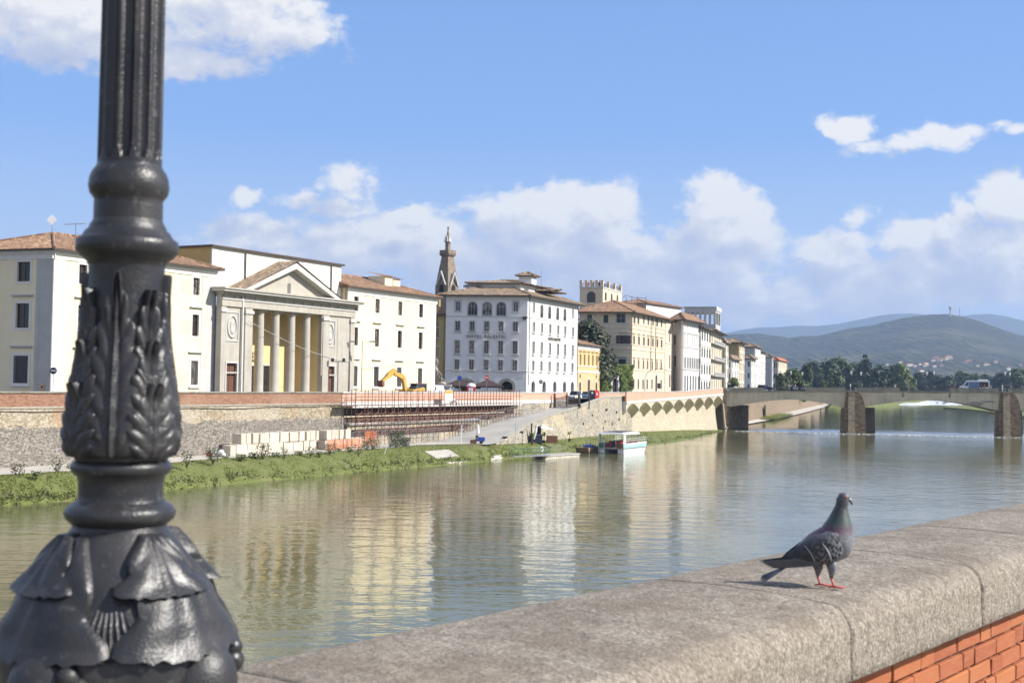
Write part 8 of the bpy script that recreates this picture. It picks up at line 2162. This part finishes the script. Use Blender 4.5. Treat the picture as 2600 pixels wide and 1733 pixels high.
# ------------------------------------------------------------------ cast iron lamp post
def iron_mat():
    m, t, b = new_mat('cast_iron'); co = obj_coord(t)
    n = t.noise(co, 160, 4); n2 = t.noise(co, 9, 5); n3 = t.noise(co, 45, 3)
    col = t.mix(t.maprange(n2.outputs[0], 0.4, 0.65), (0.026, 0.026, 0.028), (0.046, 0.044, 0.044))
    col = t.mix(t.math('MULTIPLY', t.maprange(n3.outputs[0], 0.60, 0.72), 0.5), col, (0.13, 0.125, 0.12))
    t.link(col, b.inputs['Base Color']); b.inputs['Metallic'].default_value = 0.15
    t.put(b.inputs['Roughness'], t.maprange(n2.outputs[0], 0.3, 0.7, 0.27, 0.46))
    bp = t.new('ShaderNodeBump'); bp.inputs['Distance'].default_value = 0.0012; t.link(n.outputs[0], bp.inputs['Height']); t.link(bp.outputs[0], b.inputs['Normal'])
iron_mat()
LO = .36; LS = NP.sx(306, 1290, LO); LP = NP.W(LS, LO, ZP_); LD = LP.y
lamp = thing('lamp_post', 'black cast iron lamp post with acanthus leaves standing on the near parapet', 'lamp post', tuple(LP))
KD = 1.1055
def lz(yd): return at_d(306, yd*KD, LD).z - ZP_
def lr(h): return h*KD/FPX*LD
PRF = [(0, 71.5), (380, 72.0), (388, 76), (397, 83), (410, 88), (430, 90.5), (446, 87), (456, 79), (462, 76), (472, 77), (506, 77), (512, 80), (522, 86), (526, 86), (534, 95), (545, 101), (550, 108), (555, 114), (578, 114.5), (584, 108), (590, 104), (598, 92), (612, 85), (640, 84), (700, 86), (780, 91), (860, 103), (930, 113), (1000, 118), (1030, 114), (1046, 106), (1056, 101), (1058, 106), (1066, 112), (1076, 112.5), (1085, 106), (1092, 97), (1108, 94), (1140, 94), (1148, 97), (1156, 108), (1161, 117), (1174, 124), (1188, 120), (1196, 111), (1203, 104), (1210, 106), (1240, 128), (1275, 155), (1310, 180), (1350, 205), (1400, 228), (1440, 240), (1455, 246), (1480, 254), (1510, 256), (1545, 250), (1590, 238), (1640, 236), (1672, 240)]
def R_at(z):
    """radius of the turned post at height z"""
    for (ya, ra), (yb, rb_) in zip(PRF, PRF[1:]):
        za, zb = lz(ya), lz(yb)
        if zb <= z <= za: f = (z-zb)/(za-zb) if za > zb else 0; return lr(rb_ + (ra-rb_)*f)
    return lr(PRF[-1][1]) if z < lz(1600) else lr(71)
def turned(name, y0, y1, extra=()):
    pr = [(lr(h), lz(y)) for y, h in PRF if y0 <= y <= y1]
    pts = []
    for (ra, za), (rb_, zb) in zip(pr, pr[1:]):
        k = max(1, int(math.hypot(ra-rb_, za-zb)/.008))
        for i in range(min(k, 6)): f = i/min(k, 6); pts.append((ra+(rb_-ra)*f, za+(zb-za)*f))
    pts.append(pr[-1])
    mb = MB(); mb.lathe(pts[::-1], 72); o = link(name, shade(mb.mesh(name, 'cast_iron'), 50), lamp); return o
# fluted shaft
mb = MB(); NF = 12; na = NF*12; zb_ = lz(386); zt_s = lz(-520); zs = [zb_, zb_+.004] + [zb_+.012+.004*i for i in range(9)] + [zb_+.06, zb_+.12] + [zb_+.12+(zt_s-zb_-.12)*i/10 for i in range(1, 11)]
toc = Vector((-LP.x, -LP.y)); TH0 = math.atan2(toc.y, toc.x)                    # angle of the side seen by the photographer
for z in zs:
    up = (z-zb_-.012); tz = (z-zb_)/(zt_s-zb_); rr_ = lr(72.0)*(1-.04*tz)
    for k in range(na):
        th = 2*PI*k/na; ph = ((k % 12)/12-.5)*2                                 # -1..1 inside one flute
        wdt = .74
        if up < .028: wdt = .74*math.sqrt(max(0, 1-(1-max(0, up)/.028)**2))
        g = max(0, 1-(ph/wdt)**2)**.5 if wdt > 1e-3 and abs(ph) < wdt else 0
        r_ = rr_*(1-.17*g); mb.v.append((r_*math.cos(th+TH0+.1), r_*math.sin(th+TH0+.1), z))
for i in range(len(zs)-1):
    for k in range(na): k2 = (k+1) % na; mb.f.append((i*na+k, i*na+k2, (i+1)*na+k2, (i+1)*na+k)); mb.m.append(0)
link('fluted_shaft', shade(mb.mesh('fluted_shaft', 'cast_iron'), 40), lamp)
turned('shaft_collar', 380, 506); turned('neck_moulding', 506, 612); turned('sleeve', 612, 1056); turned('ring', 1056, 1108); turned('lower_neck', 1108, 1148); turned('base_torus', 1148, 1210); turned('bell', 1210, 1672)
mb = MB(); zt2 = zt_s; mb.lathe([(.05, zt2), (.09, zt2+.02), (.09, zt2+.06), (.05, zt2+.08), (.05, zt2+.3), (.12, zt2+.34), (.22, zt2+.85), (.25, zt2+.87), (.08, zt2+1.05), (.02, zt2+1.15)], 12); mb.build('lantern', 'cast_iron', lamp, smooth=False)
def leaf(th0, z0, z1, W, lobes, lift, curl, seed, nu=22, nv=46, droop=False, taper=.9, rib=.006):
    """a cast acanthus leaf lying on the turned body: outline with lobes, raised midrib and veins, tip rolled outwards"""
    r = random.Random(seed); mb = MB()
    for j in range(nv+1):
        v = j/nv
        if droop: w = W*(.34+.66*min(1, v*1.15)**.8)
        else: w = W*(.80+.2*math.sin(PI*min(1, v*1.2)))*(1-max(0, (v-.45)/.55)**2.2*taper)
        lob = abs(math.sin(PI*lobes*v))
        for i in range(nu+1):
            u = -1+2*i/nu
            ww = w*(1-.24*(1-lob)*abs(u)**2)
            z = z0 + (z1-z0)*v
            if droop: z += (z1-z0)*(.05*abs(math.sin(PI*4.5*u))-.10*(1-math.cos(u*1.3)))*v**4
            else: z += abs(u)*.010*lob*(1 if z1 > z0 else -1)
            th = th0 + u*ww; R = R_at(min(max(z, lz(1660)), lz(5)))
            e = max(0, 1-abs(u)**6)
            vein = abs(math.sin(PI*(lobes*v - 1.1*abs(u))))
            off = lift*(.55+.45*e) + rib*math.exp(-(u/.085)**2) - .4*rib*math.exp(-((abs(u)-.16)/.07)**2) + .0055*vein*min(1, abs(u)*2.2)*e + .004*lob*abs(u)
            off += curl*max(0, (v-.80)/.20)**1.6*(1 if abs(u) < .8 else .6)
            if abs(u) > .999: off = -.012
            if j == 0: off = -.008
            mb.v.append(((R+off)*math.cos(th), (R+off)*math.sin(th), z))
    for j in range(nv):
        for i in range(nu): a = j*(nu+1)+i; mb.f.append((a, a+1, a+nu+2, a+nu+1)); mb.m.append(0)
    # roll the tip back into the body
    o = len(mb.v); last = nv*(nu+1)
    for i in range(nu+1):
        x, y, z = mb.v[last+i]; q_ = Vector((x, y)).normalized(); R = R_at(z)-.01; mb.v.append((q_.x*R, q_.y*R, z - (.012 if z1 > z0 else -.012)))
    for i in range(nu): mb.f.append((last+i, last+i+1, o+i+1, o+i)); mb.m.append(0)
    return link('acanthus_leaf', shade(mb.mesh('acanthus_leaf', 'cast_iron'), 60), lamp)
def A(deg): return TH0 + rad(deg)
# seen from the camera, +degrees turn to the right
for q_ in range(4):
    leaf(A(-12+90*q_), lz(1050), lz(640), .62, 6.5, .005, .003, q_, nu=30, nv=70, taper=.9, rib=.007)
    for (ya, yb, W, lf, cu) in ((1050, 890, .56, .009, .012), (980, 795, .50, .008, .010), (885, 680, .42, .007, .008)):
        leaf(A(33+90*q_), lz(ya), lz(yb), W, 4.5, lf, cu, 10+q_, nu=28, nv=44, taper=.75, rib=.004)
# bell: large drooping leaves with scalloped lips, small overlay leaves, ribbed shells between
def overlay(th0, y0, y1, W, lift, seed): return leaf(th0, lz(y0), lz(y1), W, 1.5, lift, .004, seed, nv=30, droop=True, rib=.004)
for q_ in range(4):
    overlay(A(42+90*q_), 1214, 1466, .84, .012, 30+q_)
    overlay(A(30+90*q_), 1213, 1336, .62, .020, 40+q_)
    # ribbed shell in the hollow between two leaves
    mb = MB(); nu, nv = 28, 14; c_th = A(-5+90*q_)
    for j in range(nv+1):
        v = j/nv
        for i in range(nu+1):
            u = -1+2*i/nu; th = c_th + u*(.10+.17*v); z = lz(1325) + (lz(1465)-lz(1325))*v*(1-.25*u*u)
            R = R_at(z) - .004 + .012*abs(math.sin(u*PI*3.5))*v + .004*v
            if abs(u) > .999: R -= .03
            mb.v.append((R*math.cos(th), R*math.sin(th), z))
    for j in range(nv):
        for i in range(nu): a = j*(nu+1)+i; mb.f.append((a, a+1, a+nu+2, a+nu+1)); mb.m.append(0)
    link('shell', shade(mb.mesh('shell', 'cast_iron'), 60), lamp)
    # heavy rounded knops at the corners, with a scroll and berries beside them
    th = A(52+90*q_); r0 = lr(215); mb = MB(); mb.ico((r0*math.cos(th), r0*math.sin(th), lz(1545)), lr(92), 3, (1.0, 1.0, 1.15)); link('knop', mb.mesh('knop', 'cast_iron', smooth=True), lamp)
    mb = MB(); th = A(-38+90*q_)
    for i in range(26):
        a = i*.42; rr_ = lr(52)*(1-i/30); t2 = th + math.cos(a)*rr_/lr(250)
        pp = Vector(((lr(258)+.006*math.sin(a))*math.cos(t2), lr(258)*math.sin(t2), lz(1530)+math.sin(a)*rr_*1.05)); 
        if i: mb.tube([pq, pp], .013-.0003*i, 7, caps=True)
        pq = pp
    rr2 = random.Random(q_)
    for i in range(9):
        t2 = th + rad(17)+rr2.uniform(-.12, .12); mb.ico((lr(262)*math.cos(t2), lr(262)*math.sin(t2), lz(1540+rr2.uniform(-60, 70))), .017+rr2.random()*.008, 2)
    link('scroll', mb.mesh('scroll', 'cast_iron', smooth=True), lamp)
# ------------------------------------------------------------------ pigeon
def pigeon_mats():
    m, t, b = new_mat('pigeon_body'); co = obj_coord(t); s = t.new('ShaderNodeSeparateXYZ'); t.link(co, s.inputs[0])
    n = t.noise(co, 90, 4); n2 = t.noise(co, 260, 3)
    belly = t.mix(t.maprange(n.outputs[0], 0.4, 0.6), (0.10, 0.103, 0.118), (0.17, 0.175, 0.19))
    neck = t.ramp(t.math('ADD', s.outputs[2], t.math('MULTIPLY_ADD', n.outputs[0], 0.03, -0.015)), [(0.0, (0.1, 0.1, 0.12)), (0.165, (0.10, 0.08, 0.10)), (0.19, (0.085, 0.035, 0.07)), (0.22, (0.026, 0.055, 0.045)), (0.25, (0.018, 0.026, 0.026)), (0.275, (0.03, 0.032, 0.038)), (0.30, (0.07, 0.072, 0.085))])
    f = t.maprange(t.math('ADD', s.outputs[2], t.math('MULTIPLY', s.outputs[0], -0.25)), 0.150, 0.185)
    col = t.mix(f, belly, neck)
    t.link(col, b.inputs['Base Color']); b.inputs['Roughness'].default_value = 0.42
    b.inputs['Sheen Weight'].default_value = 0.3
    bp = t.new('ShaderNodeBump'); bp.inputs['Distance'].default_value = 0.0015; t.link(n2.outputs[0], bp.inputs['Height']); t.link(bp.outputs[0], b.inputs['Normal'])
    m, t, b = new_mat('pigeon_wing'); co = obj_coord(t); s = t.new('ShaderNodeSeparateXYZ'); t.link(co, s.inputs[0])
    wv = t.noise(vec_scale(t, co, (55, 55, 90)), 1.0, 3); v = t.new('ShaderNodeTexVoronoi'); v.inputs['Scale'].default_value = 110; t.link(vec_scale(t, co, (1.0, 1.0, 0.7)), v.inputs['Vector'])
    col = t.mix(t.maprange(wv.outputs[0], 0.35, 0.65), (0.010, 0.0105, 0.013), (0.034, 0.035, 0.041))
    flk = t.math('MULTIPLY', t.maprange(v.outputs['Distance'], 0.46, 0.58), t.maprange(s.outputs[0], -0.09, 0.02))
    col = t.mix(t.math('MULTIPLY', flk, 0.8), col, (0.27, 0.27, 0.29))
    top = t.maprange(t.math('ADD', s.outputs[2], t.math('MULTIPLY', s.outputs[0], -0.35)), 0.160, 0.185)
    col = t.mix(t.math('MULTIPLY', top, 0.6), col, (0.105, 0.107, 0.122))
    t.link(col, b.inputs['Base Color']); b.inputs['Roughness'].default_value = 0.55
    P('pigeon_bar', (0.36, 0.35, 0.36), (0.28, 0.27, 0.28), 60, 0.6)
    P('pigeon_flight', (0.10, 0.098, 0.105), (0.055, 0.053, 0.058), 40, 0.6, stretch=(0.3, 1, 3))
    P('pigeon_tail', (0.10, 0.10, 0.12), (0.28, 0.28, 0.31), 30, 0.6)
    P('pigeon_foot', (0.62, 0.16, 0.15), (0.52, 0.12, 0.115), 60, 0.55, 0.0008, 300)
    P('pigeon_beak', (0.03, 0.028, 0.028), (0.05, 0.045, 0.045), 60, 0.4)
    P('pigeon_cere', (0.75, 0.73, 0.71), (0.65, 0.63, 0.6), 60, 0.6)
    P('pigeon_eye', (0.60, 0.18, 0.03), (0.5, 0.14, 0.02), 60, 0.15)
    P('pupil', (0.005, 0.005, 0.005), (0.008, 0.008, 0.008), 20, 0.1)
pigeon_mats()
pgp = at_z(2112, 1489, ZP_ + .006)
pg = thing('pigeon', 'grey pigeon with white flecked dark wings stepping along the near parapet', 'pigeon', tuple(pgp), rad(-6))
cm_ = .01
def loft(rings, n=24):
    """continuous skin through oval rings: (x, z, half height, half width, tilt of the ring in degrees)"""
    mb = MB()
    # smooth the ring list with a spline first
    out = []
    for i in range(len(rings)-1):
        p0 = rings[max(0, i-1)]; p1 = rings[i]; p2 = rings[i+1]; p3 = rings[min(len(rings)-1, i+2)]
        for k in range(4):
            f = k/4; out.append(tuple(.5*((2*b)+(-a+c)*f+(2*a-5*b+4*c-d)*f*f+(-a+3*b-3*c+d)*f**3) for a, b, c, d in zip(p0, p1, p2, p3)))
    out.append(rings[-1])
    for (x, z, hh, hw, tl) in out:
        a = rad(tl); hh = max(hh, .05); hw = max(hw, .05)
        for k in range(n):
            th = 2*PI*k/n; c, s = math.cos(th), math.sin(th)
            mb.v.append(((x - math.sin(a)*s*hh)*cm_, c*hw*cm_, (z + math.cos(a)*s*hh)*cm_))
    m = len(out)
    for i in range(m-1):
        for k in range(n): k2 = (k+1) % n; mb.f.append((i*n+k, i*n+k2, (i+1)*n+k2, (i+1)*n+k)); mb.m.append(0)
    mb.f += [tuple(reversed(range(n))), tuple(range((m-1)*n, m*n))]; mb.m += [0, 0]
    return mb
# tail root -> rump -> breast -> neck -> crown -> brow
RG = [(-17.5, 6.2, .8, 1.6, 20), (-14, 8.0, 1.8, 2.6, 22), (-10, 10.2, 3.4, 3.9, 25), (-5.5, 12.4, 5.2, 5.0, 28), (-1.0, 14.0, 6.3, 5.4, 34), (1.7, 15.9, 6.4, 5.4, 50), (1.9, 18.8, 5.3, 4.7, 72), (2.3, 21.6, 4.1, 3.8, 80), (2.55, 24.2, 3.0, 2.85, 82), (2.95, 26.6, 2.15, 2.05, 74), (3.3, 28.6, 2.2, 1.95, 60), (4.0, 29.8, 2.0, 1.8, 36), (4.9, 29.9, 1.45, 1.4, 10), (5.5, 29.3, .8, .85, -18)]
link('body', loft(RG).mesh('body', 'pigeon_body', smooth=True), pg)
# beak with white cere, eyes
mb = MB(); mb.tube([(5.2*cm_, 0, 29.2*cm_), (5.8*cm_, 0, 28.6*cm_), (6.25*cm_, 0, 27.9*cm_), (6.4*cm_, 0, 27.2*cm_)], [.0048, .0042, .003, .0008], 10); link('beak', mb.mesh('beak', 'pigeon_beak', smooth=True), pg)
mb = MB(); mb.ico((5.55*cm_, .25*cm_, 29.25*cm_), .0045, 2, (1.15, .8, .75)); mb.ico((5.55*cm_, -.25*cm_, 29.25*cm_), .0045, 2, (1.15, .8, .75)); link('cere', mb.mesh('cere', 'pigeon_cere', smooth=True), pg)
for sg in (-1, 1):
    mb = MB(); mb.ico((4.1*cm_, sg*1.62*cm_, 29.9*cm_), .0042, 2, (1, .6, 1)); ey = link('eye', mb.mesh('eye', 'pigeon_eye', smooth=True), pg)
    mb = MB(); mb.ico((4.15*cm_, sg*1.82*cm_, 29.92*cm_), .0022, 2, (1, .5, 1)); link('pupil', mb.mesh('pupil', 'pupil', smooth=True), ey)
# folded wings: a shield of coverts with flight feathers reaching back over the tail
def wing(sg):
    out = [(3.6, 17.0), (4.0, 14.8), (3.3, 12.0), (1.5, 9.6), (-1.5, 8.1), (-6, 7.2), (-11, 7.0), (-16, 7.1), (-17.2, 8.6), (-14.5, 11.2), (-10.5, 14.2), (-6.5, 16.9), (-2.0, 18.9), (1.2, 19.2)]
    cx, cz = -3.5, 13.0; n = len(out); mb = MB(); rings = 8
    for k in range(rings+1):
        f = k/rings
        for (x, z) in out:
            X = cx+(x-cx)*f; Z = cz+(z-cz)*f
            back = max(0, min(1, (-X-2)/15)); y = 6.0 - 3.6*back**1.1 - (1.5*f**3 if f < 1 else 2.1)
            mb.v.append((X*cm_, sg*y*cm_, Z*cm_))
    for k in range(rings):
        for i in range(n): j = (i+1) % n; mb.f.append((k*n+i, k*n+j, (k+1)*n+j, (k+1)*n+i)); mb.m.append(0)
    w = link('wing', shade(mb.mesh('wing', 'pigeon_wing'), 80), pg)
    # primaries
    for k in range(6):
        f = k/5; a = Vector((-5+1.0*f, sg*(4.6-.25*f), 8.0+1.7*f)); e = Vector((-23.4+3.2*(1-f) - .4*f, sg*(1.2+.35*(1-f)), 5.9+1.8*f)); d = (e-a); nrm = Vector((d.z, 0, -d.x)).normalized()
        mb = MB(); pts = []
        for t_, wd in ((0, .75), (.35, .95), (.7, .8), (.9, .5), (1, .08)): p = a+d*t_; pts.append((p+nrm*wd*.55, p-nrm*wd*.55))
        vs = []
        for p, q_ in pts:
            for v in (p, q_): vs += [(v.x*cm_, (v.y+sg*(.10+.06*k))*cm_, v.z*cm_), (v.x*cm_, (v.y+sg*(.02+.06*k))*cm_, v.z*cm_)]
        fs = []
        for i in range(len(pts)-1):
            b_ = 4*i; fs += [(b_, b_+4, b_+6, b_+2), (b_+1, b_+3, b_+7, b_+5), (b_, b_+1, b_+5, b_+4), (b_+2, b_+6, b_+7, b_+3)]
        mb.add(vs, fs); link('flight_feather', mb.mesh('flight_feather', 'pigeon_flight'), w)
    # two pale wing bars following the wing's bulge
    for (x0, z0, x1, z1) in ((-4.0, 15.0, -1.0, 9.0), (-9.6, 14.0, -6.2, 8.4)):
        mb = MB(); pts = []
        for i in range(7):
            t_ = i/6; X = x0+(x1-x0)*t_ + .5*math.sin(t_*PI); Z = z0+(z1-z0)*t_
            back = max(0, min(1, (-X-2)/15)); f = min(1, math.hypot((X+3.5)/9, (Z-13)/6)); y = 6.0-3.6*back**1.1-1.5*f**3+.06; pts.append((X*cm_, sg*y*cm_, Z*cm_))
        mb.tube(pts, [.0006, .0016, .0022, .0026, .0024, .0018, .0008], 6); link('wing_bar', mb.mesh('wing_bar', 'pigeon_bar', smooth=True), w)
for sg in (-1, 1): wing(sg)
# tail fan
for k in range(7):
    f = (k-3)/3; a = Vector((-14.5, f*1.0, 6.6)); e = Vector((-23.6+.7*abs(f), f*1.9, 1.7+.9*f)); d = e-a; sd = Vector((0, 1, 0)); nrm = d.cross(sd).normalized()
    mb = MB(); vs = []; prof_ = ((0, .6), (.5, .75), (.9, .72), (1, .45))
    for t_, wd in prof_:
        p = a+d*t_
        for s_ in (-1, 1):
            for h in (.05, -.05): v = p+sd*wd*s_+nrm*(h+.05*(3-abs(k-3))); vs.append(tuple(x*cm_ for x in v))
    fs = []
    for i in range(3): b_ = 4*i; fs += [(b_, b_+2, b_+6, b_+4), (b_+1, b_+5, b_+7, b_+3), (b_, b_+4, b_+5, b_+1), (b_+2, b_+3, b_+7, b_+6)]
    mb.add(vs, fs); link('tail_feather', mb.mesh('tail_feather', 'pigeon_tail'), pg)
# legs: feathered thigh, red shank, four toes on the stone
def leg(sg, hip, knee, foot, fwd, lift=0.0):
    mb = MB(); mb.tube([tuple(x*cm_ for x in hip), tuple(x*cm_ for x in ((hip[0]+knee[0])/2+.3, (hip[1]+knee[1])/2, (hip[2]+knee[2])/2)), tuple(x*cm_ for x in knee)], [.022, .015, .0058], 10); th = link('thigh', mb.mesh('thigh', 'pigeon_body', smooth=True), pg)
    mb = MB(); mb.tube([tuple(x*cm_ for x in knee), tuple(x*cm_ for x in ((knee[0]*.4+foot[0]*.6), foot[1], knee[2]*.4+(foot[2]+.5)*.6)), (foot[0]*cm_, foot[1]*cm_, (foot[2]+.45)*cm_)], [.0046, .0036, .0042], 8); sh = link('shank', mb.mesh('shank', 'pigeon_foot', smooth=True), pg)
    for (ang, L) in ((0, 4.0), (28, 3.3), (-28, 3.3), (178, 1.9)):
        a = rad(ang); dx, dy = math.cos(a), math.sin(a)
        pts = [((foot[0]+dx*L*t_)*cm_, (foot[1]+dy*L*t_)*cm_, (foot[2]+z_)*cm_) for t_, z_ in ((0, .45), (.35, .42), (.7, .28), (.92, .28), (1.05, .05))]
        mb = MB(); mb.tube(pts, [.0036, .0032, .0028, .0022, .0006], 7); link('toe', mb.mesh('toe', 'pigeon_foot', smooth=True), sh)
leg(-1, (-.6, -1.9, 9.0), (-.5, -2.1, 3.2), (.3, -2.1, 0), 1)
leg(1, (-4.6, 1.7, 8.0), (-4.4, 1.9, 3.4), (-3.6, 1.9, .0), 1)
# ------------------------------------------------------------------ air
m = bpy.data.materials.new('haze'); m.use_nodes = True; t = NT(m.node_tree)
for nd in list(t.n):
    if nd.bl_idname != 'ShaderNodeOutputMaterial': t.n.remove(nd)
pv = t.new('ShaderNodeVolumePrincipled'); pv.inputs['Color'].default_value = (0.48, 0.67, 1.0, 1); pv.inputs['Density'].default_value = 0.95e-4; pv.inputs['Anisotropy'].default_value = 0.1
t.link(pv.outputs[0], t.n['Material Output'].inputs['Volume'])
MATS['haze'] = m
hzb = MB(); hzb.box(-9500, 9500, -300, 14500, -4, 620); hzo = hzb.build('haze', 'haze'); tag(hzo, 'thin blue haze filling the air of the valley', 'haze', kind='stuff')
